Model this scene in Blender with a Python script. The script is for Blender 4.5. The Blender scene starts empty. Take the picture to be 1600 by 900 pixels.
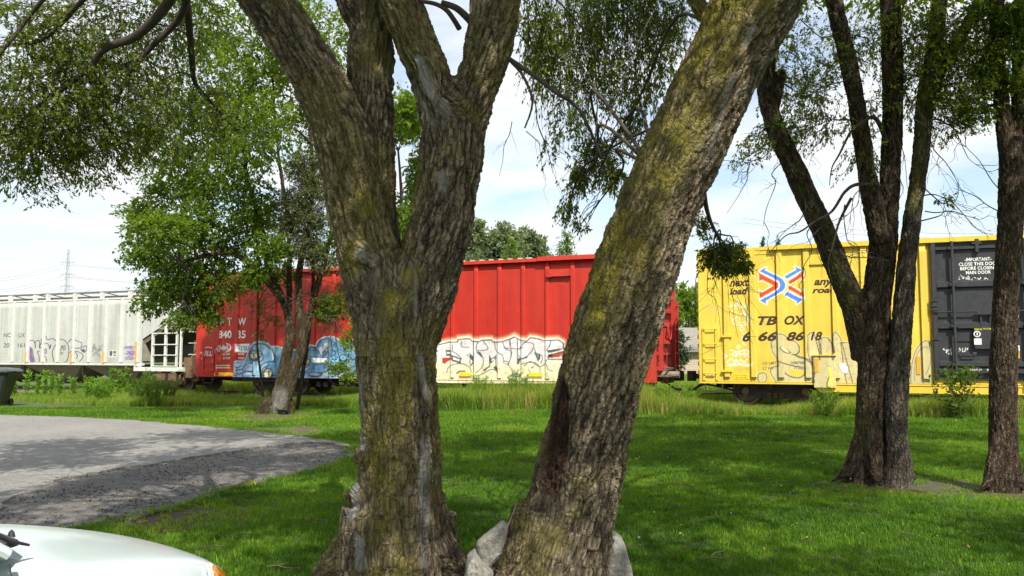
import bpy, math, random
import numpy as np
from mathutils import Vector, Matrix
from mathutils.geometry import tessellate_polygon

random.seed(7)
rng = np.random.default_rng(7)
scene = bpy.context.scene
COL = scene.collection
PI = math.pi

# ------------------------------------------------------------------ camera
FPX = 1333.33                       # focal length in pixels of the 1600 px wide photograph
CAM = np.array([0.0, 0.0, 1.65])
PITCH = math.atan(102 / FPX)
cam_data = bpy.data.cameras.new('camera')
cam_data.lens = 30.0
cam_data.sensor_width = 36.0
cam_data.clip_start = 0.05
cam_data.clip_end = 4000
cam = bpy.data.objects.new('camera', cam_data)
cam.location = CAM
cam.rotation_euler = (PI / 2 + PITCH, 0, 0)
COL.objects.link(cam)
scene.camera = cam

# ------------------------------------------------------------------ sun, sky, exposure
SUN_EL = math.radians(48)
SUN_AZ = (0.27, -0.963)             # towards the sun, seen from above
SUN_ROT = math.atan2(SUN_AZ[0], SUN_AZ[1])
sun = bpy.data.lights.new('sun', 'SUN')
sun.energy = 4.5
sun.angle = math.radians(0.5)
sun.color = (1.0, 0.95, 0.86)
sun_o = bpy.data.objects.new('sun', sun)
sd = Vector((SUN_AZ[0] * math.cos(SUN_EL), SUN_AZ[1] * math.cos(SUN_EL), math.sin(SUN_EL)))
sun_o.rotation_euler = sd.to_track_quat('Z', 'Y').to_euler()
sun_o.location = (10, -20, 30)
COL.objects.link(sun_o)

world = bpy.data.worlds.new('World')
scene.world = world
world.use_nodes = True
wn, wl = world.node_tree.nodes, world.node_tree.links
wn.clear()
w_out = wn.new('ShaderNodeOutputWorld')
w_sky = wn.new('ShaderNodeTexSky')
w_sky.sky_type = 'NISHITA'
w_sky.sun_disc = False
w_sky.sun_elevation = SUN_EL
w_sky.sun_rotation = SUN_ROT
w_sky.air_density = 1.0
w_sky.dust_density = 1.5
w_bg = wn.new('ShaderNodeBackground')
w_bg.inputs['Strength'].default_value = 0.15
w_cl = wn.new('ShaderNodeBackground')
w_cl.inputs['Color'].default_value = (0.93, 0.97, 1.0, 1)
w_cl.inputs['Strength'].default_value = 0.76
w_co = wn.new('ShaderNodeTexCoord')
w_sep = wn.new('ShaderNodeSeparateXYZ')
w_add = wn.new('ShaderNodeMath'); w_add.operation = 'ADD'; w_add.inputs[1].default_value = 0.18
w_abs = wn.new('ShaderNodeMath'); w_abs.operation = 'ABSOLUTE'
w_dx = wn.new('ShaderNodeMath'); w_dx.operation = 'DIVIDE'
w_dy = wn.new('ShaderNodeMath'); w_dy.operation = 'DIVIDE'
w_cmb = wn.new('ShaderNodeCombineXYZ')
w_n = wn.new('ShaderNodeTexNoise')
w_n.inputs['Scale'].default_value = 1.5
w_n.inputs['Detail'].default_value = 7
w_n.inputs['Roughness'].default_value = 0.55
w_n.inputs['Distortion'].default_value = 0.4
w_r = wn.new('ShaderNodeMapRange')
w_r.inputs['From Min'].default_value = 0.38
w_r.inputs['From Max'].default_value = 0.57
w_r.inputs['To Min'].default_value = 0.20
w_r.inputs['To Max'].default_value = 1.0
w_mix = wn.new('ShaderNodeMixShader')
wl.new(w_co.outputs['Generated'], w_sep.inputs[0])
wl.new(w_sep.outputs['Z'], w_abs.inputs[0]); wl.new(w_abs.outputs[0], w_add.inputs[0])
wl.new(w_sep.outputs['X'], w_dx.inputs[0]); wl.new(w_add.outputs[0], w_dx.inputs[1])
wl.new(w_sep.outputs['Y'], w_dy.inputs[0]); wl.new(w_add.outputs[0], w_dy.inputs[1])
wl.new(w_dx.outputs[0], w_cmb.inputs[0]); wl.new(w_dy.outputs[0], w_cmb.inputs[1])
wl.new(w_cmb.outputs[0], w_n.inputs['Vector'])
wl.new(w_n.outputs[0], w_r.inputs['Value'])
wl.new(w_sky.outputs[0], w_bg.inputs['Color'])
wl.new(w_r.outputs[0], w_mix.inputs[0])
wl.new(w_bg.outputs[0], w_mix.inputs[1]); wl.new(w_cl.outputs[0], w_mix.inputs[2])
wl.new(w_mix.outputs[0], w_out.inputs[0])

scene.view_settings.view_transform = 'Standard'
scene.view_settings.look = 'None'
scene.view_settings.gamma = 1
scene.view_settings.exposure = 0.54
scene.view_settings.use_curve_mapping = False
scene.cycles.max_bounces = 7
scene.cycles.transparent_max_bounces = 8
scene.cycles.use_denoising = True

# ------------------------------------------------------------------ photograph pixel -> place
CP, SP = math.cos(PITCH), math.sin(PITCH)
FWD = np.array([0, CP, SP]); UPV = np.array([0, -SP, CP]); RGT = np.array([1.0, 0, 0])

def ray(x, y):
    return FWD + (x - 800) / FPX * RGT + (450 - y) / FPX * UPV

def at(x, y, d):
    return CAM + d * ray(x, y)

def gnd(x, y, z=0.0):
    r = ray(x, y)
    return CAM + (z - CAM[2]) / r[2] * r

def project(P):
    Q = np.asarray(P) - CAM
    d = Q @ FWD
    d = np.where(np.abs(d) < 1e-3, 1e-3, d)
    return 800 + (Q @ RGT) / d * FPX, 450 - (Q @ UPV) / d * FPX

# ------------------------------------------------------------------ noise in numpy
def _hash(ix, iy, iz, seed):
    h = (ix.astype(np.int64) * 374761393 + iy.astype(np.int64) * 668265263 + iz.astype(np.int64) * 2147483647 + seed * 974634777) & 0xFFFFFFFF
    h = ((h ^ (h >> 13)) * 1274126177) & 0xFFFFFFFF
    h = ((h ^ (h >> 16)) * 2246822519) & 0xFFFFFFFF
    h = h ^ (h >> 15)
    return (h & 0xFFFFFF).astype(np.float32) / 16777216.0

def vnoise(p, seed=0):
    p = np.asarray(p, dtype=np.float64)
    i = np.floor(p).astype(np.int64); f = (p - i).astype(np.float32)
    f = f * f * (3 - 2 * f)
    r = 0
    for dx in (0, 1):
        wx = f[:, 0] if dx else 1 - f[:, 0]
        for dy in (0, 1):
            wy = f[:, 1] if dy else 1 - f[:, 1]
            for dz in (0, 1):
                wz = f[:, 2] if dz else 1 - f[:, 2]
                r = r + wx * wy * wz * _hash(i[:, 0] + dx, i[:, 1] + dy, i[:, 2] + dz, seed)
    return r

def fbm(p, octv=4, seed=0):
    r, a, t = 0, 0.5, 0
    p = np.asarray(p, dtype=np.float64)
    for k in range(octv):
        r = r + a * vnoise(p * (2.03 ** k), seed + k); t += a; a *= 0.5
    return r / t

def worley(p, seed=0):
    p = np.asarray(p, dtype=np.float64)
    i = np.floor(p).astype(np.int64); f = p - i
    F1 = np.full(len(p), 9.0, dtype=np.float32); F2 = F1.copy()
    for dx in (-1, 0, 1):
        for dy in (-1, 0, 1):
            for dz in (-1, 0, 1):
                a, b, c = i[:, 0] + dx, i[:, 1] + dy, i[:, 2] + dz
                vx = dx + _hash(a, b, c, seed) - f[:, 0]
                vy = dy + _hash(a, b, c, seed + 11) - f[:, 1]
                vz = dz + _hash(a, b, c, seed + 23) - f[:, 2]
                d = np.sqrt(vx * vx + vy * vy + vz * vz).astype(np.float32)
                m = d < F1
                F2 = np.where(m, F1, np.minimum(F2, d)); F1 = np.where(m, d, F1)
    return F1, F2

def sstep(a, b, x):
    t = np.clip((x - a) / (b - a), 0, 1)
    return t * t * (3 - 2 * t)

# ------------------------------------------------------------------ objects
def tag(o, label=None, cat=None, group=None, kind=None):
    if label: o['label'] = label
    if cat: o['category'] = cat
    if group: o['group'] = group
    if kind: o['kind'] = kind
    return o

def empty(name, loc, rz=0.0, label=None, cat=None, group=None):
    o = bpy.data.objects.new(name, None)
    o.empty_display_size = 0.3
    o.location = loc; o.rotation_euler = (0, 0, rz)
    COL.objects.link(o)
    return tag(o, label, cat, group)

def mesh_np(name, V, F, mat=None, smooth=False, attrs=None):
    """mesh from arrays: F is (n,k) with one k, or a list of faces"""
    me = bpy.data.meshes.new(name)
    V = np.ascontiguousarray(V, dtype=np.float32)
    if isinstance(F, np.ndarray):
        n, k = F.shape
        me.vertices.add(len(V)); me.vertices.foreach_set('co', V.ravel())
        me.loops.add(n * k); me.loops.foreach_set('vertex_index', np.ascontiguousarray(F, dtype=np.int32).ravel())
        me.polygons.add(n)
        me.polygons.foreach_set('loop_start', np.arange(0, n * k, k, dtype=np.int32))
        me.update(calc_edges=True)
    else:
        me.from_pydata([tuple(v) for v in V.tolist()], [], F)
        me.update()
    if smooth:
        me.polygons.foreach_set('use_smooth', np.ones(len(me.polygons), dtype=bool))
    for an, (ty, data) in (attrs or {}).items():
        a = me.attributes.new(an, ty, 'POINT')
        if ty == 'FLOAT':
            a.data.foreach_set('value', np.ascontiguousarray(data, dtype=np.float32))
        elif ty == 'FLOAT_VECTOR':
            a.data.foreach_set('vector', np.ascontiguousarray(data, dtype=np.float32).ravel())
        else:
            c = np.ones((len(V), 4), dtype=np.float32); c[:, :3] = data
            a.data.foreach_set('color', c.ravel())
    if mat: me.materials.append(mat)
    return me

def link(name, me, parent=None, loc=None, rot=None):
    o = bpy.data.objects.new(name, me)
    if loc is not None: o.location = loc
    if rot is not None: o.rotation_euler = rot
    if parent is not None: o.parent = parent
    COL.objects.link(o)
    return o

class MB:
    """collects boxes, tubes and loose polygons and links them as one mesh"""
    def __init__(s): s.v = []; s.f = []
    def add(s, vs, fs):
        b = len(s.v); s.v += [tuple(map(float, v)) for v in vs]; s.f += [tuple(b + i for i in f) for f in fs]; return s
    def box(s, x0, x1, y0, y1, z0, z1, bev=0.0):
        if bev <= 0:
            vs = [(x, y, z) for x in (x0, x1) for y in (y0, y1) for z in (z0, z1)]
            return s.add(vs, [(0, 1, 3, 2), (4, 6, 7, 5), (0, 4, 5, 1), (2, 3, 7, 6), (0, 2, 6, 4), (1, 5, 7, 3)])
        b = min(bev, (x1 - x0) / 2.1, (y1 - y0) / 2.1)
        ring = [(x0 + b, y0), (x1 - b, y0), (x1, y0 + b), (x1, y1 - b), (x1 - b, y1), (x0 + b, y1), (x0, y1 - b), (x0, y0 + b)]
        vs = [(x, y, z0) for x, y in ring] + [(x, y, z1) for x, y in ring]
        fs = [(i, (i + 1) % 8, 8 + (i + 1) % 8, 8 + i) for i in range(8)] + [tuple(range(7, -1, -1)), tuple(range(8, 16))]
        return s.add(vs, fs)
    def prism(s, poly, a0, a1, axis='y'):
        """polygon in the plane across the axis, pushed from a0 to a1"""
        n = len(poly)
        def P(p, a):
            return {'y': (p[0], a, p[1]), 'x': (a, p[0], p[1]), 'z': (p[0], p[1], a)}[axis]
        vs = [P(p, a0) for p in poly] + [P(p, a1) for p in poly]
        fs = [(i, (i + 1) % n, n + (i + 1) % n, n + i) for i in range(n)]
        tri = tessellate_polygon([[Vector((p[0], p[1], 0)) for p in poly]])
        fs += [tuple(t) for t in tri] + [tuple(n + i for i in reversed(t)) for t in tri]
        return s.add(vs, fs)
    def tube(s, pts, rad, n=8, caps=True):
        pts = [Vector(p) for p in pts]
        if not hasattr(rad, '__len__'): rad = [rad] * len(pts)
        vs = []; up = None
        for i, p in enumerate(pts):
            t = (pts[min(i + 1, len(pts) - 1)] - pts[max(i - 1, 0)]).normalized()
            if up is None:
                up = Vector((0, 0, 1)) if abs(t.z) < 0.9 else Vector((1, 0, 0))
            u = (up - t * up.dot(t)).normalized(); up = u; w = t.cross(u)
            for k in range(n):
                a = 2 * PI * k / n
                vs.append(p + (u * math.cos(a) + w * math.sin(a)) * rad[i])
        fs = []
        for i in range(len(pts) - 1):
            for k in range(n):
                fs.append((i * n + k, i * n + (k + 1) % n, (i + 1) * n + (k + 1) % n, (i + 1) * n + k))
        if caps:
            fs.append(tuple(range(n - 1, -1, -1))); fs.append(tuple((len(pts) - 1) * n + k for k in range(n)))
        return s.add(vs, fs)
    def lathe(s, prof, c, axis='y', n=20):
        """profile of (radius, along) turned about an axis through c"""
        vs = []
        for r, a in prof:
            for k in range(n):
                t = 2 * PI * k / n; u, w = r * math.cos(t), r * math.sin(t)
                vs.append({'y': (c[0] + u, c[1] + a, c[2] + w), 'z': (c[0] + u, c[1] + w, c[2] + a), 'x': (c[0] + a, c[1] + u, c[2] + w)}[axis])
        fs = [(i * n + k, i * n + (k + 1) % n, (i + 1) * n + (k + 1) % n, (i + 1) * n + k) for i in range(len(prof) - 1) for k in range(n)]
        fs.append(tuple(range(n - 1, -1, -1))); fs.append(tuple((len(prof) - 1) * n + k for k in range(n)))
        return s.add(vs, fs)
    def build(s, name, mat, parent=None, off=(0, 0, 0), smooth=False):
        me = bpy.data.meshes.new(name)
        o_ = off
        me.from_pydata([(v[0] - o_[0], v[1] - o_[1], v[2] - o_[2]) for v in s.v], [], s.f)
        me.validate(); me.update()
        if smooth:
            me.polygons.foreach_set('use_smooth', np.ones(len(me.polygons), dtype=bool))
        me.materials.append(mat)
        return link(name, me, parent)

def fix_normals(me):
    import bmesh
    bm = bmesh.new(); bm.from_mesh(me); bmesh.ops.recalc_face_normals(bm, faces=bm.faces); bm.to_mesh(me); bm.free()

# ------------------------------------------------------------------ materials
MATS = {}
def mat(name):
    m = bpy.data.materials.new(name); m.use_nodes = True
    MATS[name] = m
    nt = m.node_tree
    b = nt.nodes['Principled BSDF']
    return m, nt.nodes, nt.links, b

def noise_node(N, L, scale, detail=4, rough=0.6, vec=None, mapping=None, coord='Object'):
    n = N.new('ShaderNodeTexNoise')
    n.inputs['Scale'].default_value = scale; n.inputs['Detail'].default_value = detail; n.inputs['Roughness'].default_value = rough
    if vec is None:
        tc = N.new('ShaderNodeTexCoord'); vec = tc.outputs[coord]
    if mapping:
        mp = N.new('ShaderNodeMapping'); mp.inputs['Scale'].default_value = mapping; L.new(vec, mp.inputs[0]); vec = mp.outputs[0]
    L.new(vec, n.inputs['Vector'])
    return n

def ramp(N, L, src, stops):
    r = N.new('ShaderNodeValToRGB')
    e = r.color_ramp.elements
    while len(e) < len(stops): e.new(0.5)
    for el, (p, c) in zip(e, stops):
        el.position = p; el.color = (c[0], c[1], c[2], 1)
    L.new(src, r.inputs[0])
    return r

def mixc(N, L, fac, a, b, mode='MIX'):
    m = N.new('ShaderNodeMix'); m.data_type = 'RGBA'; m.blend_type = mode
    for sock, v in ((m.inputs[0], fac), (m.inputs[6], a), (m.inputs[7], b)):
        if hasattr(v, 'is_linked'): L.new(v, sock)
        elif isinstance(v, (int, float)): sock.default_value = v
        else: sock.default_value = (v[0], v[1], v[2], 1)
    return m.outputs[2]

def bump(N, L, b, h, strength=0.4, dist=0.02):
    bp = N.new('ShaderNodeBump'); bp.inputs['Strength'].default_value = strength; bp.inputs['Distance'].default_value = dist
    L.new(h, bp.inputs['Height']); L.new(bp.outputs[0], b.inputs['Normal'])
    return bp

def simple(name, col, rough=0.6, metal=0.0, var=0.25, scale=6.0, bmp=0.15, streak=None, dirt=(0.10, 0.07, 0.045), dirt_amt=0.3):
    """plain surface with patchy colour and dirt"""
    m, N, L, b = mat(name)
    n1 = noise_node(N, L, scale, 5, 0.65, mapping=streak)
    lo = tuple(c * (1 - var) for c in col); hi = tuple(min(1, c * (1 + var)) for c in col)
    r = ramp(N, L, n1.outputs[0], [(0.3, lo), (0.7, hi)])
    n2 = noise_node(N, L, scale * 2.7, 6, 0.7)
    r2 = ramp(N, L, n2.outputs[0], [(0.5, (0, 0, 0)), (0.75, (dirt_amt,) * 3)])
    c = mixc(N, L, r2.outputs[0], r.outputs[0], dirt)
    L.new(c, b.inputs['Base Color'])
    b.inputs['Roughness'].default_value = rough; b.inputs['Metallic'].default_value = metal
    if bmp: bump(N, L, b, n2.outputs[0], bmp, 0.01)
    return m

# painted steel of the cars: colour comes from the painted-on attribute, weathering on top
def paint_mat(name, streak=(1.2, 1.2, 0.12), dirt=(0.12, 0.08, 0.05), amt=0.35, rough=0.5):
    m, N, L, b = mat(name)
    a = N.new('ShaderNodeAttribute'); a.attribute_name = 'paint'
    n1 = noise_node(N, L, 3.0, 6, 0.6, mapping=streak)
    r1 = ramp(N, L, n1.outputs[0], [(0.3, (0.80,) * 3), (0.72, (1.10,) * 3)])
    c = mixc(N, L, 1.0, a.outputs['Color'], r1.outputs[0], 'MULTIPLY')
    n2 = noise_node(N, L, 9.0, 7, 0.75, mapping=(1.5, 1.5, 0.5))
    r2 = ramp(N, L, n2.outputs[0], [(0.52, (0, 0, 0)), (0.8, (amt,) * 3)])
    c = mixc(N, L, r2.outputs[0], c, dirt)
    L.new(c, b.inputs['Base Color'])
    n3 = noise_node(N, L, 2.2, 3, 0.5)
    rr = N.new('ShaderNodeMapRange'); rr.inputs['To Min'].default_value = rough - 0.12; rr.inputs['To Max'].default_value = rough + 0.2
    L.new(n3.outputs[0], rr.inputs['Value']); L.new(rr.outputs[0], b.inputs['Roughness'])
    bump(N, L, b, n3.outputs[0], 0.35, 0.05)
    return m

M_redpaint = paint_mat('red_paint', amt=0.45, dirt=(0.20, 0.07, 0.04))
M_yelpaint = paint_mat('yellow_paint', amt=0.30, dirt=(0.45, 0.30, 0.08))
M_whtpaint = paint_mat('grey_white_paint', streak=(2.5, 2.5, 0.06), dirt=(0.20, 0.17, 0.11), amt=0.5)
M_red = simple('red_steel', (0.55, 0.035, 0.018), 0.55, var=0.15, dirt_amt=0.2)
M_redend = simple('red_end_steel', (0.42, 0.030, 0.02), 0.6, var=0.2, dirt_amt=0.35)
M_yel = simple('yellow_steel', (0.72, 0.50, 0.05), 0.5, var=0.10, dirt_amt=0.15)
M_cream = simple('hopper_steel', (0.62, 0.62, 0.57), 0.6, var=0.12, dirt_amt=0.35, dirt=(0.22, 0.18, 0.11))
M_hopgrey = simple('hopper_grey', (0.22, 0.20, 0.155), 0.7, var=0.25, dirt_amt=0.5)
M_hopdark = simple('hopper_dark_steel', (0.13, 0.12, 0.10), 0.8, var=0.3, dirt_amt=0.4)
M_roofgrey = simple('roof_steel', (0.42, 0.43, 0.40), 0.6, var=0.2)
M_black = simple('black_door_steel', (0.028, 0.03, 0.034), 0.5, var=0.3, dirt=(0.09, 0.08, 0.07), dirt_amt=0.35)
M_under = simple('underframe_iron', (0.035, 0.026, 0.022), 0.85, var=0.4, dirt=(0.12, 0.06, 0.035), dirt_amt=0.5)
M_rust = simple('rusty_iron', (0.16, 0.095, 0.055), 0.85, var=0.4, dirt=(0.30, 0.21, 0.12), dirt_amt=0.5)
M_tread = simple('wheel_steel', (0.14, 0.11, 0.09), 0.5, metal=0.6, var=0.2)
M_orange = simple('orange_reflector', (0.75, 0.36, 0.02), 0.5, var=0.1, dirt_amt=0.3)
M_yellabel = simple('yellow_reflector', (0.85, 0.60, 0.02), 0.5, var=0.1, dirt_amt=0.2)
M_wtext = simple('white_stencil', (0.78, 0.78, 0.74), 0.6, var=0.08, dirt_amt=0.1)
M_btext = simple('brown_black_stencil', (0.045, 0.022, 0.014), 0.6, var=0.1, dirt_amt=0.0)
M_gtext = simple('grey_stencil', (0.13, 0.13, 0.12), 0.6, var=0.2, dirt_amt=0.1)
M_rail = simple('rail_steel', (0.20, 0.12, 0.08), 0.5, metal=0.4, var=0.3)
M_tie = simple('tie_wood', (0.10, 0.075, 0.055), 0.9, var=0.3)
M_bin = simple('bin_plastic', (0.014, 0.021, 0.016), 0.45, var=0.2, dirt_amt=0.2)
M_lid = simple('bin_lid_plastic', (0.06, 0.075, 0.075), 0.38, var=0.2, dirt_amt=0.2)
M_shingle = simple('asphalt_shingle', (0.30, 0.28, 0.25), 0.9, var=0.25, scale=8)
M_siding = simple('tan_siding', (0.42, 0.35, 0.24), 0.8, var=0.1, scale=3)
M_trim = simple('grey_trim', (0.18, 0.18, 0.17), 0.7, var=0.1)
M_galv = simple('galvanised_steel', (0.42, 0.44, 0.46), 0.6, var=0.1, dirt_amt=0.1)
M_wire = simple('power_cable', (0.22, 0.24, 0.27), 0.6, var=0.05, dirt_amt=0.0)
M_darkglass = simple('dark_glass', (0.02, 0.024, 0.028), 0.08, var=0.1, dirt_amt=0.0, bmp=0)
M_rubber = simple('rubber', (0.02, 0.02, 0.021), 0.8, var=0.2)
M_blacktrim = simple('black_plastic', (0.018, 0.017, 0.018), 0.45, var=0.1, dirt_amt=0.1)

def limestone(name, a, b_):
    m, N, L, b = mat(name)
    n1 = noise_node(N, L, 7, 8, 0.7); n2 = noise_node(N, L, 38, 6, 0.7)
    r = ramp(N, L, n1.outputs[0], [(0.3, a), (0.62, b_), (0.8, (0.30, 0.26, 0.17))])
    r2 = ramp(N, L, n2.outputs[0], [(0.35, (0.55,) * 3), (0.6, (1.05,) * 3)])
    L.new(mixc(N, L, 1.0, r.outputs[0], r2.outputs[0], 'MULTIPLY'), b.inputs['Base Color'])
    b.inputs['Roughness'].default_value = 0.95
    ad = N.new('ShaderNodeMath'); ad.operation = 'ADD'
    L.new(n1.outputs[0], ad.inputs[0]); L.new(n2.outputs[0], ad.inputs[1])
    bump(N, L, b, ad.outputs[0], 0.9, 0.02)
    return m
M_rock = limestone('pale_limestone', (0.17, 0.16, 0.135), (0.38, 0.36, 0.315))

# asphalt
def asphalt(name, lo, hi, patch, sc=1.0):
    m, N, L, b = mat(name)
    n1 = noise_node(N, L, 0.45, 5, 0.6, coord='Object'); n2 = noise_node(N, L, 60 * sc, 4, 0.8); n3 = noise_node(N, L, 5.0, 6, 0.75)
    r = ramp(N, L, n1.outputs[0], [(0.3, lo), (0.7, hi)])
    r3 = ramp(N, L, n3.outputs[0], [(0.45, (0, 0, 0)), (0.70, (0.75,) * 3)])
    c = mixc(N, L, r3.outputs[0], r.outputs[0], patch)
    v = N.new('ShaderNodeTexVoronoi'); v.inputs['Scale'].default_value = 55 * sc
    tc = N.new('ShaderNodeTexCoord'); L.new(tc.outputs['Object'], v.inputs['Vector'])
    r2 = ramp(N, L, v.outputs['Color'], [(0.2, (0.78,) * 3), (0.8, (1.18,) * 3)])
    c = mixc(N, L, 1.0, c, r2.outputs[0], 'MULTIPLY')
    L.new(c, b.inputs['Base Color']); b.inputs['Roughness'].default_value = 0.92
    ad = N.new('ShaderNodeMath'); ad.operation = 'ADD'
    L.new(n2.outputs[0], ad.inputs[0]); L.new(v.outputs['Distance'], ad.inputs[1])
    bump(N, L, b, ad.outputs[0], 0.7, 0.012)
    return m
M_asphalt = asphalt('worn_asphalt', (0.19, 0.18, 0.165), (0.26, 0.25, 0.225), (0.30, 0.285, 0.255))
M_crumble = asphalt('crumbled_asphalt', (0.085, 0.08, 0.074), (0.13, 0.12, 0.108), (0.22, 0.20, 0.17), 0.6)
M_ballast = asphalt('ballast', (0.13, 0.11, 0.09), (0.20, 0.17, 0.14), (0.25, 0.21, 0.16), 0.25)

# ground sheet: soil and short turf, paler field far off
m, N, L, b = mat('turf_ground'); M_ground = m
n1 = noise_node(N, L, 0.55, 6, 0.65); n2 = noise_node(N, L, 14, 6, 0.8)
r1 = ramp(N, L, n1.outputs[0], [(0.3, (0.050, 0.085, 0.015)), (0.55, (0.08, 0.13, 0.02)), (0.75, (0.12, 0.13, 0.04))])
r2 = ramp(N, L, n2.outputs[0], [(0.35, (0.5,) * 3), (0.65, (1.25,) * 3)])
c = mixc(N, L, 1.0, r1.outputs[0], r2.outputs[0], 'MULTIPLY')
at_ = N.new('ShaderNodeAttribute'); at_.attribute_name = 'bare'
c = mixc(N, L, at_.outputs['Fac'], c, (0.10, 0.080, 0.055))
L.new(c, b.inputs['Base Color']); b.inputs['Roughness'].default_value = 1.0
bump(N, L, b, n2.outputs[0], 0.9, 0.04)

# leaves and blades: lit through as well as on
def leaf_mat(name, cols, trans=0.45, attr='tint', inst=False, gloss=0.45):
    m, N, L, b = mat(name)
    a = N.new('ShaderNodeAttribute'); a.attribute_name = attr
    if inst: a.attribute_type = 'INSTANCER'
    st = [(i / (len(cols) - 1), c) for i, c in enumerate(cols)]
    r = ramp(N, L, a.outputs['Fac'], st)
    src = r.outputs[0]
    if inst:
        a2 = N.new('ShaderNodeAttribute'); a2.attribute_name = 'blade'
        r2 = ramp(N, L, a2.outputs['Fac'], [(0, (0.6, 0.62, 0.6)), (0.8, (1.25, 1.2, 1.15)), (1, (2.2, 1.6, 1.6))])
        src = mixc(N, L, 1.0, src, r2.outputs[0], 'MULTIPLY')
    L.new(src, b.inputs['Base Color'])
    b.inputs['Roughness'].default_value = gloss
    b.inputs['Specular IOR Level'].default_value = 0.18
    tr = N.new('ShaderNodeBsdfTranslucent')
    tc = mixc(N, L, 1.0, src, (2.0, 1.95, 0.5), 'MULTIPLY')
    L.new(tc, tr.inputs['Color'])
    mx = N.new('ShaderNodeMixShader'); mx.inputs[0].default_value = trans
    L.new(b.outputs[0], mx.inputs[1]); L.new(tr.outputs[0], mx.inputs[2])
    L.new(mx.outputs[0], N['Material Output'].inputs[0])
    return m

G = lambda r, g, b: (r, g, b)
M_leaf_dark = leaf_mat('elm_leaf', [G(.055, .085, .014), G(.095, .142, .018), G(.14, .195, .024), G(.20, .25, .03)], 0.42)
M_leaf_mid = leaf_mat('elm_leaf_green', [G(.060, .095, .014), G(.105, .158, .018), G(.15, .21, .024), G(.21, .26, .03)], 0.5)
M_leaf_bright = leaf_mat('young_elm_leaf', [G(.048, .080, .014), G(.085, .145, .018), G(.13, .20, .022), G(.19, .25, .032)], 0.5)
M_leaf_juniper = leaf_mat('juniper_leaf', [G(.07, .085, .04), G(.11, .13, .06), G(.15, .17, .08), G(.19, .19, .10)], 0.3)
M_leaf_brown = leaf_mat('brown_leaf', [G(.09, .07, .02), G(.14, .11, .03), G(.12, .14, .035), G(.22, .10, .03)], 0.4)
M_leaf_far = leaf_mat('distant_leaf', [G(.10, .135, .085), G(.14, .185, .10), G(.18, .22, .12), G(.21, .25, .15)], 0.35)
M_leaf_farbright = leaf_mat('field_tree_leaf', [G(.055, .095, .018), G(.10, .17, .024), G(.15, .24, .03), G(.20, .28, .04)], 0.45)
M_leaf_spruce = leaf_mat('spruce_needle', [G(.03, .055, .025), G(.045, .08, .035), G(.06, .10, .045)], 0.2)
M_grass = leaf_mat('lawn_blade', [G(.036, .092, .010), G(.066, .158, .013), G(.108, .225, .018), G(.165, .255, .030), G(.30, .27, .10)], 0.4, inst=True)
M_tall = leaf_mat('tall_grass_blade', [G(.06, .12, .018), G(.11, .21, .028), G(.18, .29, .04), G(.26, .30, .08), G(.38, .32, .15)], 0.42, inst=True)
M_weed = leaf_mat('goldenrod_leaf', [G(.09, .17, .03), G(.15, .27, .04), G(.22, .35, .05)], 0.45)
M_litter = leaf_mat('fallen_leaf', [G(.10, .07, .03), G(.20, .15, .05), G(.34, .27, .08), G(.28, .20, .10)], 0.1, inst=True)

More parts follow.
